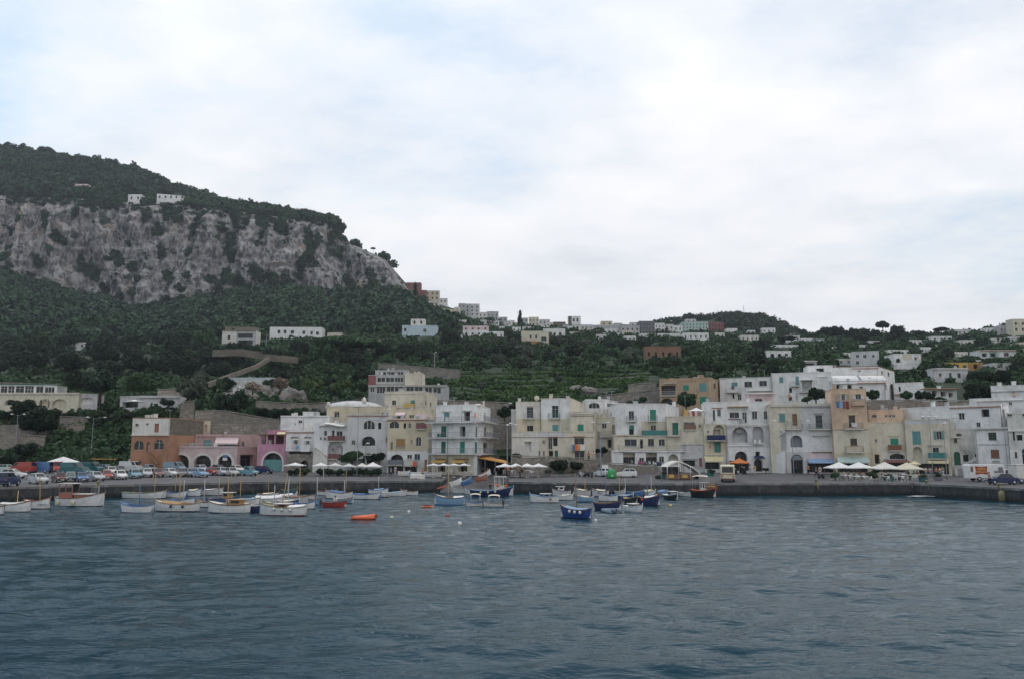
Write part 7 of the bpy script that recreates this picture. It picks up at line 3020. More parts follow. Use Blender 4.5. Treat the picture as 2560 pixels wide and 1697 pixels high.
vs,fs=lofted([(-2.1,.55),(-2.15,2.4),(-2.05,2.55),(2.4,2.5),(2.45,.55)],1.0,.04)
m.add(vs,fs)
m.link('box',paint('palegreen' if False else 'offwhite',.5),e)
m=MB()
m.box(-2.2,2.3,-1.06,1.06,2.56,2.62)
m.link('roof_rim',paint('white',.5),e)
for x in(-1.5,1.6):
 for sy in(-1,1):
  wheel(e,x,sy*.88,.36,.24)
e=box_vehicle('cream minibus with a red stripe, seen from behind on the quay road',1802,1838,1206,75,6,2.2,2.6,'beigebus','minibus','bus',3)
m=MB()
vs,fs=lofted([(-3.0,.45),(-3.05,1.3),(-2.9,2.4),(-2.7,2.55),(2.6,2.55),(2.9,2.3),(3.1,1.2),(3.1,.45)],1.05,.08)
m.add(vs,fs,0)
m.link('body',paint('beigebus',.4),e)
m=MB()
m.box(-3.075,-3.045,-1.02,1.02,1.12,1.24)
m.link('stripe',paint('brick',.5),e)
m=MB()
m.add([(-3.06,-.85,1.42),(-3.06,.85,1.42),(-2.94,.8,2.3),(-2.94,-.8,2.3)],[(0,1,2,3)])
m.link('rear_window',glass_mat(),e)
m=MB()
m.box(-3.12,-2.98,-1.0,1.0,.36,.55)
m.link('bumper',paint('maroon',.5),e)
for x in(-1.9,2.0):
 for sy in(-1,1):
  wheel(e,x,sy*.9,.36,.24)
for sy in(-1,1):
 m=MB()
 m.box(-3.09,-3.04,sy*.85-.09,sy*.85+.09,.7,.95)
 m.link('tail_light',paint('red',.3),e)
 for k in range(4):
  m=MB()
  m.box(-2.5+k*1.3,-1.4+k*1.3,sy*1.06-.008,sy*1.06+.008,1.45,2.2)
  m.link('side_window',glass_mat(),e)
def scooter_proto():
 e=thing('motor_scooter','proto','scooter')
 m=MB()
 vs,fs=lofted([(-.75,.45),(-.7,.75),(-.1,.8),(0,.35),(.3,.3),(.45,.95),(.55,.95),(.62,.45),(.3,.22),(-.4,.22)],.17,.03)
 m.add(vs,fs)
 m.link('body',paint('darkgrey',.3),e)
 m=MB()
 m.box(-.7,-.08,-.14,.14,.81,.88)
 m.link('seat',paint('rubber',.6),e)
 m=MB()
 m.tube([(.5,-.3,1.05),(.5,.3,1.05)],.02,5)
 m.tube([(.6,0,.3),(.48,0,1.05)],.03,5)
 m.link('handlebar',paint('rubber',.5),e)
 wheel(e,-.5,0,.24,.1)
 wheel(e,.68,0,.24,.1)
 return e
sp=scooter_proto()
for i,(px,py,c,lb)in enumerate(((1600,1163,'magenta','magenta scooter on the ledge before the first boat-store opening'),(1612,1164,'darkgrey','dark scooter left of the second boat-store opening'),(1624,1164,'silver','silver scooter at the second boat-store opening'),(1636,1165,'lightgrey','pale scooter right of the second boat-store opening'),(1580,1161,'slate','slate-coloured scooter by the first boat-store opening'),(1648,1166,'navy','navy scooter nearest the arch'))):
 p=P(px,py,147.6)
 dup(sp,p,random.uniform(1.2,2.0),lb,'scooters in front of the boat stores',.95,{'body':cpaint(c)})
for i,(px,py,c,lb)in enumerate(((1468,1192,'dark','dark scooter left of the blue lamp post'),(1480,1194,'dark','dark scooter next to the blue lamp post'),(1455,1191,'grey','grey scooter behind the dark pair'),(2054,1196,'dark','dark scooter beside the white cafe umbrellas'),(1778,1184,'slate','slate scooter under the cream shop awning'))):
 dup(sp,on_quay(px,py),random.uniform(1.0,2.2),lb,'scooters parked along the quay',.95,{'body':cpaint(c)})
hide_proto(sp)
def square_umbrella(label,px,py_top,py_rim,wpx,d,c='white',n=4,group=None,base=None,sag=.18,cat='umbrella'):
 p=P(px,py_rim,d)
 R=wpx/2/FPX*d
 hh_=(py_rim-py_top)/FPX*d
 g=ground_z(px,d)
 e=thing('cafe_umbrella',label,cat,(p.x,d,g),0,group)
 z1=p.z-g
 m=MB()
 K=5
 seg=8 if n==4 else 16
 ring=[]
 for k in range(K+1):
  f=k/K
  row=[]
  for i in range(seg):
   a=2*math.pi*(i+.5*(n==4)*0)/seg
   if n==4:
    cx_,sy_=math.cos(a),math.sin(a)
    s=1/max(abs(cx_),abs(sy_))
   else:
    cx_,sy_=math.cos(a),math.sin(a)
    s=1
   row.append((R*f*s*cx_,R*f*s*sy_*.9,z1+hh_*(1-f)-sag*math.sin(f*math.pi)*.4-(.06*f if i%2 else 0)))
  ring.append(row)
 vs=[v for r in ring for v in r]
 fs=[]
 for k in range(K):
  for i in range(seg):
   j=(i+1)%seg
   fs.append((k*seg+i,k*seg+j,(k+1)*seg+j,(k+1)*seg+i))
 m.add(vs,fs,0,False)
 lo=[(x,y,z-.16)for x,y,z in ring[-1]]
 m.add(ring[-1]+lo,[(i,(i+1)%seg,seg+(i+1)%seg,seg+i)for i in range(seg)])
 m.link('canopy',paint(c,.85),e)
 m=MB()
 m.tube([(0,0,0),(0,0,z1+hh_-.02)],.035,6)
 m.link('pole',paint('lightwood',.5),e)
 m=MB()
 m.box(-.3,.3,-.3,.3,0,.1)
 m.link('base',paint('offwhite',.7),e)
 return e
UG='white umbrellas outside the waterfront cafes'
square_umbrella('white umbrella, left of the pair in front of the peach tower',2097,1154,1167,58,134,'white',group=UG)
square_umbrella('white umbrella, right of the pair in front of the peach tower',2147,1154,1167,58,133.6,'white',group=UG)
square_umbrella('cream umbrella with a closed side, third along the right-hand cafe',2212,1154,1169,62,132.5,'offwhite',group=UG)
square_umbrella('cream umbrella, fourth along the right-hand cafe',2268,1155,1170,60,132,'cream',group=UG)
square_umbrella('small yellow umbrella behind the fourth cafe umbrella',2286,1151,1158,30,136,'awncream',8)
square_umbrella('round orange umbrella over the black kiosk',1848,1144,1155,50,144.5,'ochreumb',8)
square_umbrella('white umbrella left of the white shop row, in front of the stone house',738,1155,1161,46,146,'white',4,UG)
square_umbrella('white umbrella left of the cafe hedge palms',802,1155,1162,36,146,'white',4,UG)
square_umbrella('cream umbrella second along the cafe hedge',838,1156,1162,34,147,'offwhite',4,UG)
square_umbrella('grey-white umbrella third along the cafe hedge',872,1157,1164,36,147,'lightgrey',4,UG)
square_umbrella('white umbrella fourth along the cafe hedge',905,1156,1164,32,146,'offwhite',4,UG)
square_umbrella('bright white umbrella at the right end of the cafe hedge',932,1154,1164,42,145.5,'white',4,UG)
for i in range(4):
 square_umbrella(['white umbrella, first from the left under the yellow awnings','white umbrella, second from the left under the yellow awnings','white umbrella, third from the left under the yellow awnings','white umbrella, fourth from the left under the yellow awnings'][i],1084+i*25.5,1157,1161,32,141+i*.3,'white',4,UG)
for i in range(4):
 square_umbrella(['broad white umbrella at the left end of the row by the twin lamp pole','broad white umbrella, second in the row by the twin lamp pole','broad white umbrella, third in the row by the twin lamp pole','broad white umbrella at the right end of the row by the twin lamp pole'][i],1262+i*28,1157,1164,42,139+(i%2)*1.2,'white',4,UG)
square_umbrella('pink-edged white umbrella on the cream house roof terrace',1741,1018,1026,42,152,'white',8)
square_umbrella('white round umbrella beside the grey bungalow',336,998,1002,42,197,'white',8)
square_umbrella('yellow sunshade among the dark trees',190,848,852,13,depth_at(190,874)+1,'awnyellow',8)
for o in list(bpy.data.objects):
 if o.get('label')=='yellow sunshade among the dark trees' or o.get('label')=='white round umbrella beside the grey bungalow' or o.get('label')=='pink-edged white umbrella on the cream house roof terrace':
  can=[c for c in o.children if c.name.startswith('canopy')][0]
  zmin=min(v.co.z for v in can.data.vertices)
  dz=zmin-2.0
  for c in o.children:
   me=c.data
   if c.name.startswith('pole'):
    for v in me.vertices:
     v.co.z=max(0,v.co.z-dz)
   elif c.name.startswith('canopy'):
    for v in me.vertices:
     v.co.z-=dz
  o.location.z+=dz
p=P(157,1166,158)
e=thing('gazebo','white pointed gazebo behind the blue van and teal vans','gazebo',(p.x,158,ground_z(157,158)),0)
m=MB()
z1=P(157,1157,158).z-ground_z(157,158)
R=40/FPX*158
m.add([(-R,-R*.6,z1),(R,-R*.6,z1),(R,R*.6,z1),(-R,R*.6,z1),(0,0,z1+1.3),(-R,-R*.6,z1-.3),(R,-R*.6,z1-.3),(R,R*.6,z1-.3),(-R,R*.6,z1-.3)],[(0,1,4),(1,2,4),(2,3,4),(3,0,4),(0,5,6,1),(1,6,7,2),(2,7,8,3),(3,8,5,0)])
m.link('canopy',paint('white',.8),e)
for sx in(-1,1):
 for sy in(-1,1):
  m=MB()
  m.tube([(sx*R*.95,sy*R*.57,0),(sx*R*.95,sy*R*.57,z1)],.05,5)
  m.link('post',paint('silver',.5),e)
p=on_quay(258,1170)
e=thing('wooden_hut','low ochre and green hut with an orange roof edge behind the cars','hut',p,0)
m=MB()
m.box(-2.6,2.4,0,2.5,0,1.9)
m.link('wall',paint('ochre',.8),e)
m=MB()
m.box(-2.5,-.2,-.02,-.01,.3,1.7)
m.link('door',paint('green',.8),e)
m=MB()
m.box(-3.0,2.8,-.3,2.8,1.905,2.08)
m.link('roof',paint('awnorange',.8),e)
p=on_quay(332,1172)
e=thing('white_kiosk','small white and blue cabin in front of the orange house','kiosk',p,0)
m=MB()
m.box(-1.0,.1,0,1,0,2.1)
m.link('wall',paint('white',.6),e)
m=MB()
m.box(.12,1.2,.05,.9,0,1.6)
m.box(.12,1.2,.0,.95,1.6,2.0)
m.link('blue_cabinet',paint('navyblue',.6),e)
p=on_quay(885,1182)
e=thing('cafe_pergola','green planted pergola roof in front of the large-arched house','pergola',p,0)
zt=P(890,1148,p.y).z-p.z
m=MB()
m.box(-3.2,5.0,-.5,3.0,zt,zt+.18)
m.link('green_roof',FOL['mid']if 'FOL' in globals()else paint('green'),e)
for x in(-3,-.3,2.3,4.8):
 m=MB()
 m.box(x-.06,x+.06,-.45,-.33,0,zt)
 m.link('post',paint('offwhite',.6),e)
p=on_quay(1708,1199)
dP=p.y
e=thing('pavilion','open quay pavilion with a white ridged tent roof and yellow seats','pavilion',p,0)
T=lambda px,py,dd:tuple(P(px,py,dd)-p)
m=MB()
prof=[(1666,1166),(1680,1157),(1696,1151),(1714,1157),(1732,1166),(1744,1175),(1752,1183)]
vs=[]
for px,py in prof:
 a=T(px,py,dP)
 vs+=[a,(a[0],a[1]+5.5,a[2])]
m.add(vs,[(i*2,i*2+2,i*2+3,i*2+1)for i in range(len(prof)-1)],0,False)
vs2=[]
for px,py in prof:
 a=T(px,py,dP)
 vs2+=[a,(a[0],a[1]-.02,a[2]-.22)]
m.add(vs2,[(i*2,i*2+2,i*2+3,i*2+1)for i in range(len(prof)-1)],0,False)
m.link('tent_roof',paint('offwhite',.8),e)
for px,py in((1668,1166),(1696,1152),(1726,1163)):
 for dd in(0,5.4):
  a=T(px,py,dP)
  m=MB()
  m.tube([(a[0],dd,0),(a[0],dd,a[2])],.05,6)
  m.link('post',paint('offwhite',.6),e)
m=MB()
x0,x1=T(1664,1190,dP)[0],T(1736,1190,dP)[0]
for i in range(14):
 x=x0+(x1-x0)*i/14
 m.box(x,x+(x1-x0)/14-.06,-.02,.03,.15,.95)
m.link('front_panel',paint('brown',.8),e)
for px in(1678,1712):
 x=T(px,1190,dP)[0]
 m=MB()
 m.box(x-.42,x+.42,-.08,-.03,.35,.85)
 m.link('yellow_panel',paint('awnyellow',.7),e)
m=MB()
m.box(x0+.5,x1-1.2,5.45,5.5,.5,2.0)
m.link('back_screen',paint('darkgrey',.8),e)
p=on_quay(1848,1184)
e=thing('newspaper_kiosk','small black kiosk under the round orange umbrella','kiosk',p,0)
m=MB()
m.box(-1.3,-.35,0,1.2,0,2.2)
m.link('left_cabinet',paint('dark',.6),e)
m=MB()
m.box(.35,1.3,0,1.2,0,2.2)
m.link('right_cabinet',paint('dark',.6),e)
m=MB()
m.box(-1.4,1.4,-.1,1.3,2.202,2.35)
m.link('roof',paint('dark',.6),e)
m=MB()
for x,z in((-.5,1.9),(-.85,1.5),(.6,1.8),(.9,1.2),(-.7,.9),(.5,1.3)):
 m.box(x-.12,x+.12,-.03,-.005,z-.12,z+.12)
m.link('postcard_rack',paint('offwhite',.7),e)
p=on_quay(1529,1195)
e=thing('bottle_bank','green dome-shaped bottle bank on the quay','recycling bin',p,0)
m=MB()
m.lathe([(.72,0),(.78,.3),(.76,.8),(.62,1.25),(.35,1.52),(.05,1.62)],18)
m.link('shell',paint('brightgreen2',.5),e)
m=MB()
m.box(-.15,.15,-.8,-.7,.35,.65)
m.link('label_plate',paint('offwhite',.6),e)
m=MB()
m.lathe([(.16,0),(.16,.03)],12,(.35,-.6,1.05))
m.link('hole',paint('dark',.6),e)
p=on_quay(1513,1188)
e=thing('notice_board','white notice board on a post left of the green bottle bank','sign',p,0)
m=MB()
m.box(-.55,.55,-.03,.03,1.0,1.9)
m.link('board',paint('white',.6),e)
m=MB()
m.box(-.04,.04,.035,.1,0,1.9)
m.link('post',paint('metal',.5),e)
p=on_quay(4,1166)
e=thing('notice_board','pale square sign on a post at the far left','sign',p,0)
m=MB()
m.box(-.35,.35,-.03,.03,1.7,2.6)
m.link('board',paint('palegreen',.6),e)
m=MB()
m.box(-.04,.04,.035,.1,0,2.5)
m.link('post',paint('metal',.5),e)
def planter(label,px,py,col='grey',w_=1.2,h=.55,plant=True):
 p=on_quay(px,py)
 e=thing('planter',label,'planter',p,0,'planters along the quay')
 m=MB()
 vs,fs=frust((-w_/2*.85,w_/2*.85,.3,0),(-w_/2,w_/2,.36,h))
 m.add(vs,fs)
 m.link('box',paint(col,.8),e)
 if plant:
  rl=np.random.default_rng(int(px))
  V_=leaf_cloud([(0,0,h+.25,w_*.5,.35,.35)],260,.06,rl)if 'leaf_cloud' in globals()else None
  if V_ is not None:
   me=quads_mesh('foliage',V_,FOL['mid'])
   o=bpy.data.objects.new('foliage',me)
   COL.objects.link(o)
   o.parent=e
for lb,px,py,c in(('grey planter, first from the left below the big quay shrub',1370,1190,'darkgrey'),('dark planter below the big quay shrub',1402,1192,'darkgrey'),('dark planter with a pale bloom right of the big quay shrub',1434,1191,'darkgrey'),('dark green planter between the third and fourth cafe umbrellas',2222,1202,'tealcar'),('dark planter with yellow flowers right of the fourth cafe umbrella',2308,1203,'tealcar'),('dark planter by the tall lamp post',2346,1200,'darkgrey'),('green planter box left of the minibus',1776,1189,'teal'),('green planter before the white annex wall',1660,1196,'tealcar'),('white planter right of the second white cafe umbrella',2182,1198,'lightgrey')):
 planter(lb,px,py,c)
def low_block(label,px0,px1,py,c='lightgrey',h=.45):
 a,b=on_quay(px0,py),on_quay(px1,py)
 e=thing('stone_bench',label,'bench',a,0,'low stone benches on the quay')
 m=MB()
 m.box(0,b.x-a.x,0,.5,.1,h)
 m.link('seat',stone_mat('masonry_coping',(.33,.31,.28)),e)
 m=MB()
 m.box(.1,b.x-a.x-.1,.08,.42,0,.1)
 m.link('plinth',stone_mat('masonry_stone',PAL['stone']),e)
low_block('low stone bench left of the grey planter',1350,1362,1191)
low_block('low stone bench between the two dark planters',1378,1394,1192)
low_block('low stone bench right of the dark planters',1410,1426,1192)
def mooring(label,px,py,fend,hang=True,c='khaki'):
 d=edge_d(px)
 p=P(px,py,d)
 X=(px-1280)/FPX*d*1.005
 e=thing('mooring_bollard',label,'bollard',(X,d+.4,1.86),0)
 m=MB()
 m.lathe([(.2,0),(.16,.3),(.26,.42),(.26,.5),(.1,.55)],12)
 m.link('post',paint('khaki',.7),e)
 m=MB()
 for k in range(5):
  m.tube([(.15*math.sin(k),-.2,.1),(.2*math.sin(k+1),-.55,-.02),(.18*math.sin(k*2),-.62,-.5-.15*k)],.035,5)
 m.link('rope',paint('rope',.9),e)
 if hang:
  f=thing('quay_fender','dull barrel fender hanging below '+fend,'fender',(X-.25,d-.42,.75),0)
  m=MB()
  m.lathe([(.1,-.75),(.38,-.6),(.42,0),(.38,.55),(.1,.7)],14)
  m.link('body',paint('khaki',.8),f)
  m=MB()
  m.tube([(0,.1,.65),(0,.2,1.15)],.03,5)
  m.link('rope',paint('rope',.9),f)
mooring('rope-wrapped bollard at the quay edge in front of the dark saloon',2478,1215,'the rope-wrapped bollard',True)
mooring('mossy bollard at the quay edge under the fourth cafe umbrella',2300,1207,'',False)
mooring('mossy bollard at the quay edge below the blue shop awning',2028,1206,'',False)
mooring('roped bollard at the left quay edge above the cream-decked boat',12,1220,'',False)
mooring('bollard with hanging lines above the gap right of the red cabin boat',262,1210,'',False)
p=Vector(((262-1280)/FPX*edge_d(262)*1.005,edge_d(262)-.15,0))
e=thing('quay_ladder','narrow steps down the quay wall right of the red cabin boat','ladder',p,0)
for i in range(5):
 m=MB()
 m.box(-.5,.5,-.25,-.05,.25+i*.3,.32+i*.3)
 m.link('rung',paint('metal',.7),e)
m=MB()
m.box(-.56,-.5,-.25,0,0,1.8)
m.link('rail',paint('metal',.7),e)
m=MB()
m.box(.5,.56,-.25,0,0,1.8)
m.link('rail',paint('metal',.7),e)
def lamp(label,px,py0,py1,heads=2,c='slate',d=None,hc='white',arm=1.3,name='street_lamp',r=.075,sp=None):
 p=on_quay(px,py0)if d is None else P(px,py0,d)
 H=P(px,py1,p.y).z-p.z
 e=thing(name,label,'street lamp',p,0)
 m=MB()
 m.tube([(0,0,0),(0,0,.6),(0,0,H)],[r*1.3,r,r*.55],8)
 m.link('pole',paint(c,.5),e)
 for k in range(heads):
  a=(k/heads)*2*math.pi+(.2 if sp is None else sp)
  x,y=math.cos(a)*arm,math.sin(a)*arm*.5
  m=MB()
  m.tube([(0,0,H-.25),(x*.6,y*.6,H-.02),(x,y,H+.1)],.03,5)
  m.link('arm',paint(c,.5),e)
  m=MB()
  m.ball((x*1.08,y*1.08,H+.05),.26,10,0,1.35,.8,.5)
  m.link('lamp_head',paint(hc,.5),e)
 return e
lamp('tall grey lamp post with three white heads rising behind the parked cars',225,1168,1043,3,'slate',arm=2.2)
lamp('lamp post with two heads above the left end of the orange house',404,1172,1048,2,'slate',arm=3.0,d=168)
lamp('tall slim pole with a cluster of globes in front of the grey-white house',892,1190,1016,3,'slate',arm=.8)
lamp('short slim pole right of the globe-cluster lamp',912,1186,1108,1,'slate',arm=.4)
lamp('blue-grey lamp post with two heads beside the notice board',1503,1192,1056,2,'greyblue',arm=1.2)
lamp('left steel tower pole behind the broad umbrellas',1268,1170,1058,1,'slate',arm=.6,d=147,r=.12)
lamp('right steel tower pole with a bracket head behind the broad umbrellas',1279,1170,1062,2,'slate',arm=.7,d=147,r=.12)
lamp('lamp post with clustered white heads over the cafe with yellow awning',2333,1190,1042,3,'slate',arm=1.1)
lamp('thin pole with a bulb top right of the cafe lamp',2368,1198,1058,1,'slate',arm=.3)
lamp('tall thin lamp post rising behind the white van',2520,1176,1010,1,'slate',arm=.4,d=131)
lamp('tall twin-headed lamp at the second right-hand house front',1985,1188,1052,2,'slate',arm=2.8,d=139)
lamp('thin pole in front of the white balcony house',1088,1186,1130,1,'slate',arm=.3)
lamp('ball-topped lamp on the left slope below the cream arcade',36,1140,1035,2,'slate',arm=1.2,d=176)
lamp('utility pole standing before the tree belt',1086,925,880,1,'slate',arm=.4,d=300,name='utility_pole',r=.16)
lamp('thin aerial mast on top of the wooded knoll',1860,790,764,1,'slate',arm=.3,d=905,name='aerial_mast',r=.35)
lamp('utility pole between the loggia villa and the long white villa',665,868,838,1,'slate',arm=.3,d=420,name='utility_pole',r=.16)
def cloth(label,px,py,wpx,hpx,d,cols,name='laundry'):
 p=P(px,py,d)
 w_,h_=wpx/FPX*d,hpx/FPX*d
 e=thing(name,label,'laundry',p,0)
 m=MB()
 m.tube([(-.1,0,0),(w_+.1,0,0)],.012,4)
 m.link('line',paint('rope',.8),e)
 k=len(cols)
 for i,c in enumerate(cols):
  a,b=w_*i/k+.03,w_*(i+1)/k-.03
  m=MB()
  hz_=h_*random.uniform(.85,1.05)
  n=6
  vs=[]
  for j in range(n+1):
   x=a+(b-a)*j/n
   y=.04*math.sin(j*2.1)
   vs+=[(x,-.02,-.005),(x,y*.5-.03,-hz_*.5),(x,y-.03,-hz_)]
  m.add(vs,[(j*3+q,j*3+3+q,j*3+4+q,j*3+1+q)for j in range(n)for q in range(2)],0,True)
  m.link('cloth',paint(c,.9),e)
cloth('blue patterned and dark red washing under the top window of the peach tower',2090,1002,32,19,141.0,['blue','lightblue','wine','darkred'])
cloth('white sheet hanging from the laundry house balcony',752,1112,23,17,158.0,['white'])
cloth('pink and blue washing left of the white sheet',728,1113,20,9,158.0,['palepink','lightblue'])
cloth('orange and white towels below the grid-door window',1431,1110,32,15,150.6,['blue','floatorange','awnorange','white','white'])
cloth('orange cloth hanging over the low balcony by the cafe',1032,1152,9,13,153.4,['floatorange'])
cloth('two white towels in the tall blind arch',1884,1098,18,10,147.0,['white','grey','white'])
cloth('yellow towel drying on the cream roof terrace',1710,1023,11,17,150.5,['awnyellow'])
cloth('pink and red washing beside the yellow towel',1723,1027,20,13,150.3,['palepink','red','palepink'])
cloth('white sheet bundled on the lower balcony of the peach tower',2128,1056,16,10,140.6,['lightgrey'])
cloth('green and striped cloths on the third-floor balcony corner',1092,1083,16,8,148.3,['green','green'])
cloth('red parasol cloth folded on the top balcony of the balcony house',1186,1031,4,12,148,['floatorange'],'folded_parasol')
def chair_proto(c='offwhite'):
 e=thing('cafe_chair','proto','chair')
 m=MB()
 m.box(-.22,.22,-.22,.22,.42,.46)
 m.link('seat',paint(c,.5),e)
 m=MB()
 n=6
 vs=[]
 for i in range(n+1):
  a=math.pi*i/n
  x,y=-.24*math.cos(a),.12+.12*math.sin(a)
  vs+=[(x,y,.5),(x,y+.02,.82+.08*math.sin(a))]
 m.add(vs,[(i*2,i*2+2,i*2+3,i*2+1)for i in range(n)],0,True)
 m.link('backrest',paint(c,.5),e)
 for sx in(-1,1):
  for sy in(-1,1):
   m=MB()
   m.box(sx*.2-.025,sx*.2+.025,sy*.2-.025,sy*.2+.025,0,.42)
   m.link('leg',paint(c,.5),e)
 return e
def table_proto():
 e=thing('cafe_table','proto','table')
 m=MB()
 m.lathe([(.42,.7),(.45,.72),(.45,.75),(.42,.76)],14)
 m.link('tabletop',paint('white',.6),e)
 m=MB()
 m.tube([(0,0,.02),(0,0,.7)],.035,6)
 m.link('pedestal',paint('offwhite',.6),e)
 m=MB()
 m.lathe([(.25,0),(.22,.03),(.05,.05)],12)
 m.link('base',paint('offwhite',.6),e)
 return e
cp,tp=chair_proto(),table_proto()
CG={'A':('white cafe chair under the two white umbrellas before the peach tower','chairs under the white umbrellas before the peach tower'),'B':('white cafe chair under the cream umbrellas on the right','chairs under the cream umbrellas on the right'),'C':('pale cafe chair in front of the yellow-awning cafe','chairs in front of the yellow-awning cafe'),'D':('pale cafe chair beside the broad umbrella row','chairs beside the broad umbrella row')}
TG={'A':('round white table under the two white umbrellas before the peach tower','tables under the white umbrellas before the peach tower'),'B':('round white table under the cream umbrellas on the right','tables under the cream umbrellas on the right'),'C':('round white table in front of the yellow-awning cafe','tables in front of the yellow-awning cafe'),'D':('round table beside the broad umbrella row','tables beside the broad umbrella row')}
for z,x0,x1,y0,y1,n in(('A',2084,2172,1196,1203,7),('B',2196,2300,1197,1203,8),('C',1080,1180,1183,1189,7),('D',1262,1340,1184,1190,5)):
 for i in range(n):
  px=x0+(x1-x0)*(i+.5)/n
  p=on_quay(px,random.uniform(y0,y1))
  dup(tp,p,0,*TG[z])
  for k in range(2):
   a=random.uniform(0,6.28)
   q=p+Vector((math.cos(a)*.7,math.sin(a)*.7,0))
   q.z=ground_z(px,q.y)
   dup(cp,q,a-math.pi/2,*CG[z])
hide_proto(cp)
hide_proto(tp)
m=MB()
for k in range(16):
 px=2285+k*4.5
 p=on_sea(px,1241+random.uniform(-1,1))
 a=[(p.x+random.uniform(.5,1.3)*math.cos(t),p.y+.28*math.sin(t)*random.uniform(.6,1.3),.10+.05*random.random())for t in np.linspace(0,5.6,8)]
 m.add(a,[tuple(range(8))])
o=m.link('foam',paint('white',.8))
tag(o,'thin streak of white foam along the foot of the right quay',None,None,'stuff')
def wire(label,a,b,sag=.6):
 e=MB()
 pts=[]
 for i in range(13):
  t=i/12
  q=a.lerp(b,t)
  pts.append((q.x,q.y,q.z-sag*4*t*(1-t)))
 e.tube(pts,.022,4)
 o=e.link('overhead_wire',paint('dark',.6))
 tag(o,label,'wire')
wire('dark wire from the cafe lamp to the white square-window house',P(2333,1046,134),P(2400,1043,138.4),.1)
wire('wire sagging between the long lamp pole and the yellow house',P(892,1040,141),P(1010,1052,154),.4)
def skin_mesh(name,verts,edges,radii,mats,root=0,sub=1):
 me=bpy.data.meshes.new(name)
 me.from_pydata(verts,edges,[])
 o=bpy.data.objects.new('tmp',me)
 COL.objects.link(o)
 sk=o.modifiers.new('s','SKIN')
 sk.use_smooth_shade=True
 if not me.skin_vertices:
  pass
 for i,r in enumerate(radii):
  me.skin_vertices[0].data[i].radius=(r,r)if not hasattr(r,'__len__')else r
  me.skin_vertices[0].data[i].use_root=(i==root)
 sb=o.modifiers.new('b','SUBSURF')
 sb.levels=sub
 bpy.context.view_layer.update()
 m2=bpy.data.meshes.new_from_object(o.evaluated_get(bpy.context.evaluated_depsgraph_get()))
 bpy.data.objects.remove(o)
 m2.name=name
 m2.materials.clear()
 for m in mats:
  m2.materials.append(m)
 return m2
def person_meshes(pose):
 """body facing -Y, feet at z=0; returns body, shirt, trousers, hair"""
 sit=pose=='sit'
 J={}
 hz=.92 if not sit else .50
 J['pel']=(0,0,hz)
 J['bel']=(0,0,hz+.17)
 J['che']=(0,.0,hz+.38)
 J['nek']=(0,0,hz+.57)
 J['hd0']=(0,-.02,hz+.66)
 J['hd1']=(0,-.02,hz+.78)
 stride={'stand':.03,'walk':.26,'sit':0}[pose]
 for s,n in((-1,'L'),(1,'R')):
  J['sh'+n]=(s*.17,0,hz+.50)
  arm=s*stride if pose=='walk' else 0
  if sit:
   J['el'+n]=(s*.24,-.08,hz+.26)
   J['wr'+n]=(s*.14,-.30,hz+.24)
  else:
   J['el'+n]=(s*.25,.02+arm*.5,hz+.24)
   J['wr'+n]=(s*.25,-.08+arm,hz+.02)
  w=J['wr'+n]
  J['ha'+n]=(w[0]*.98,w[1]-.03,w[2]-(.07 if not sit else .01))
  J['hi'+n]=(s*.10,0,hz-.04)
  if sit:
   J['kn'+n]=(s*.12,-.42,.50)
   J['an'+n]=(s*.12,-.40,.08)
  else:
   J['kn'+n]=(s*.10,-.02-s*stride*.5,.50)
   J['an'+n]=(s*.10,.03-s*stride,.08)
  a=J['an'+n]
  J['to'+n]=(a[0]*1.05,a[1]-.16,.04)
 R=dict(pel=(.15,.11),bel=(.13,.10),che=(.16,.11),nek=.055,hd0=.085,hd1=.095,sh=.065,el=.045,wr=.03,ha=.042,hi=.10,kn=.065,an=.042,to=.035)
 names=list(J)
 rad=[R.get(n,R.get(n[:2],.05))if n in R else R[n[:2]]for n in names]
 E=[('pel','bel'),('bel','che'),('che','nek'),('nek','hd0'),('hd0','hd1')]
 for n in 'LR':
  E+=[('che','sh'+n),('sh'+n,'el'+n),('el'+n,'wr'+n),('wr'+n,'ha'+n),('pel','hi'+n),('hi'+n,'kn'+n),('kn'+n,'an'+n),('an'+n,'to'+n)]
 body=skin_mesh('body',[J[n]for n in names],[(names.index(a),names.index(b))for a,b in E],rad,[paint('skin',.6)],0)
 def sub(keys,edges,grow,nm,root=0):
  return skin_mesh(nm,[J[k]if k in J else k for k in keys],[(keys.index(a),keys.index(b))for a,b in edges],[tuple((q+grow)for q in r)if hasattr(r,'__len__')else r+grow for r in[R.get(k,R.get(k[:2]))if k in R else R[k[:2]]for k in keys]],[paint('white',.8)],root)
 sk=['bel','che','shL','elL','shR','elR']
 shirt=sub(sk,[('bel','che'),('che','shL'),('shL','elL'),('che','shR'),('shR','elR')],.018,'shirt')
 tk=['pel','hiL','knL','anL','hiR','knR','anR']
 trousers=sub(tk,[('pel','hiL'),('hiL','knL'),('knL','anL'),('pel','hiR'),('hiR','knR'),('knR','anR')],.016,'trousers')
 m=MB()
 h=J['hd1']
 m.ball((h[0],h[1]+.025,h[2]+.03),.115,10,0,1,1,.95)
 hair=m.mesh('hair',[paint('hair',.7)])
 return body,shirt,trousers,hair
PM={p_:person_meshes(p_)for p_ in('stand','walk','sit')}
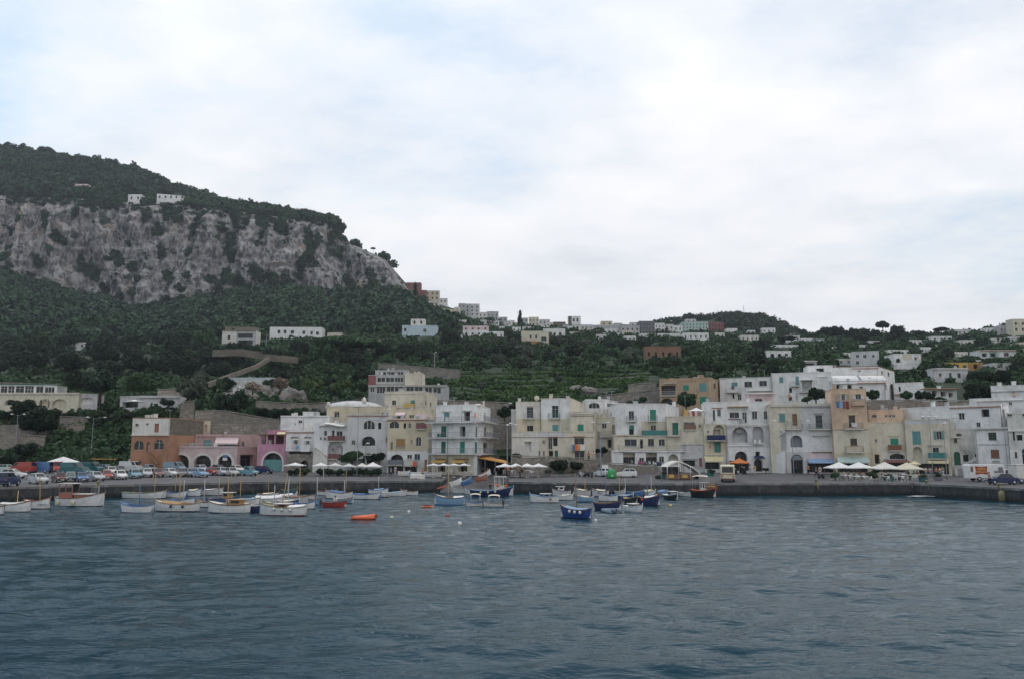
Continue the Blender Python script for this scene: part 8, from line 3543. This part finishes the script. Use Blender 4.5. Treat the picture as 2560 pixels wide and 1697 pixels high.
def person(label,px,py,pose,shirt,legs,yaw=0,hair='hair',d=None,loc=None,group=None,s=1.0):
 p=loc or(on_quay(px,py)if d is None else P(px,py,d))
 e=thing('person',label,'person',p,math.radians(yaw),group)
 e.scale=(s,s,s)
 for me,nm,c in zip(PM[pose],('body','shirt','trousers','hair'),(None,shirt,legs,hair)):
  o=bpy.data.objects.new(nm,me)
  COL.objects.link(o)
  o.parent=e
  if c:
   o.material_slots[0].link='OBJECT'
   o.material_slots[0].material=paint(c,.85)
 return e
person('person in a white shirt standing by the dark restaurant shed',1190,1186,'stand','white','navy')
person('person in pink standing at the quay edge beside the stored pale blue boat',1057,1196,'stand','brick','navy',20)
person('person in blue walking near the stored boats under the cafe arch',977,1192,'walk','blue','navy',40)
person('person in white behind the person in blue near the cafe arch',988,1188,'stand','white','lightgrey',-30)
person('person in a yellow shirt beside the blue-awning door',1887,1186,'stand','awnyellow','cream',10)
person('person in pale clothes right of the orange umbrella kiosk',1876,1186,'walk','offwhite','grey',80)
person('person in white standing at the shop with the blue awning',2051,1190,'stand','offwhite','lightgrey',-20)
person('person in red standing left in the shop with the blue awning',2021,1186,'stand','brick','dark',15)
person('person in dark clothes bending near the blue crate at the shop',2041,1192,'walk','darkgrey','dark',60)
person('person in a white shirt, first from the left before the cream-awning cafe',2316,1193,'stand','white','greyblue',10)
person('person in a pale shirt, second from the left before the cream-awning cafe',2327,1193,'stand','lightgrey','greyblue',-15)
person('person in an orange-red shirt before the cream-awning cafe',2342,1193,'stand','floatorange','navy',0)
person('person in a white shirt right of the orange-red shirt',2351,1193,'walk','white','grey',70)
person('person with bare arms and tan shirt at the right end of the cafe',2358,1191,'stand','tan','lightgrey',-40)
person('person in dark clothes at the quay edge by the rope-wrapped bollard',2475,1212,'stand','darkgrey','dark',30)
person('person in pink on the black tour boat',0,0,'stand','magenta','dark',0,loc=Vector((P(1740,1230,124).x,122.0,.45)),s=.9)
person('person sitting in the red dinghy',0,0,'sit','lightgrey','dark',30,loc=e_red.location+Vector((.1,0,.05)),s=.95)
person('person in blue standing on the slipway by the navy fishing boat',0,0,'stand','navy','dark',0,loc=Vector((P(1226,1214,130).x,130,.35)))
person('person in green leaning by the broad umbrellas',1296,1186,'stand','brightgreen','brown',20)
person('person in red by the steel tower poles',1270,1188,'stand','floatorange','rust',-10)
person('person in red on the ledge above the stone niche',1472,1152,'stand','red','dark',0,d=150.2)
person('person in white on the ledge above the stone niche',1484,1150,'stand','white','grey',0,d=150.4)
person('person in yellow beside the white pillar wall near the right edge',2536,1003,'stand','awnyellow','brick',0,d=150)
person('person in brown on the roof terrace by the long white house',1974,1004,'stand','ochre','brown',0,d=158)
person('person on the roof terrace in pale blue',1993,1005,'stand','lightblue','grey',0,d=158)
SG={'A':'seated guest under the white umbrellas before the peach tower','B':'seated guest under the cream umbrellas on the right','C':'seated guest outside the yellow-awning cafe','D':'seated guest beside the broad umbrella row'}
COLS=['offwhite','brick','lightblue','darkgrey','white','palepink','navy','cream','teal']
CW={'offwhite':'off-white','brick':'rust-red','lightblue':'light blue','darkgrey':'dark grey','white':'white','palepink':'pale pink','navy':'navy','cream':'cream','teal':'teal'}
for z,x0,x1,y0,y1,n in(('A',2086,2170,1195,1199,6),('B',2198,2300,1195,1200,9),('C',1082,1176,1182,1186,7),('D',1205,1252,1182,1185,5)):
 for i in range(n):
  px=x0+(x1-x0)*(i+random.uniform(.2,.8))/n
  c=COLS[(i*2+ord(z))%len(COLS)]
  person(SG[z].replace('guest','guest in a '+CW[c]+' top,'),px,random.uniform(y0,y1),'sit',c,random.choice(['dark','greyblue','brown']),random.uniform(-120,120),group='seated cafe guests')
def haze():
 m,nt,out=newmat('haze_air')
 pv=N(nt,'ShaderNodeVolumePrincipled')
 pv.inputs['Density'].default_value=.000095
 pv.inputs['Color'].default_value=(.80,.86,.97,1)
 pv.inputs['Anisotropy'].default_value=.2
 nt.links.new(pv.outputs[0],out.inputs['Volume'])
 mb=MB()
 mb.box(-1700,1700,-80,2600,-46,560)
 o=mb.link('haze',m)
 o['kind']='stuff'
 o['label']='thin pale blue sea haze in the air'
haze()
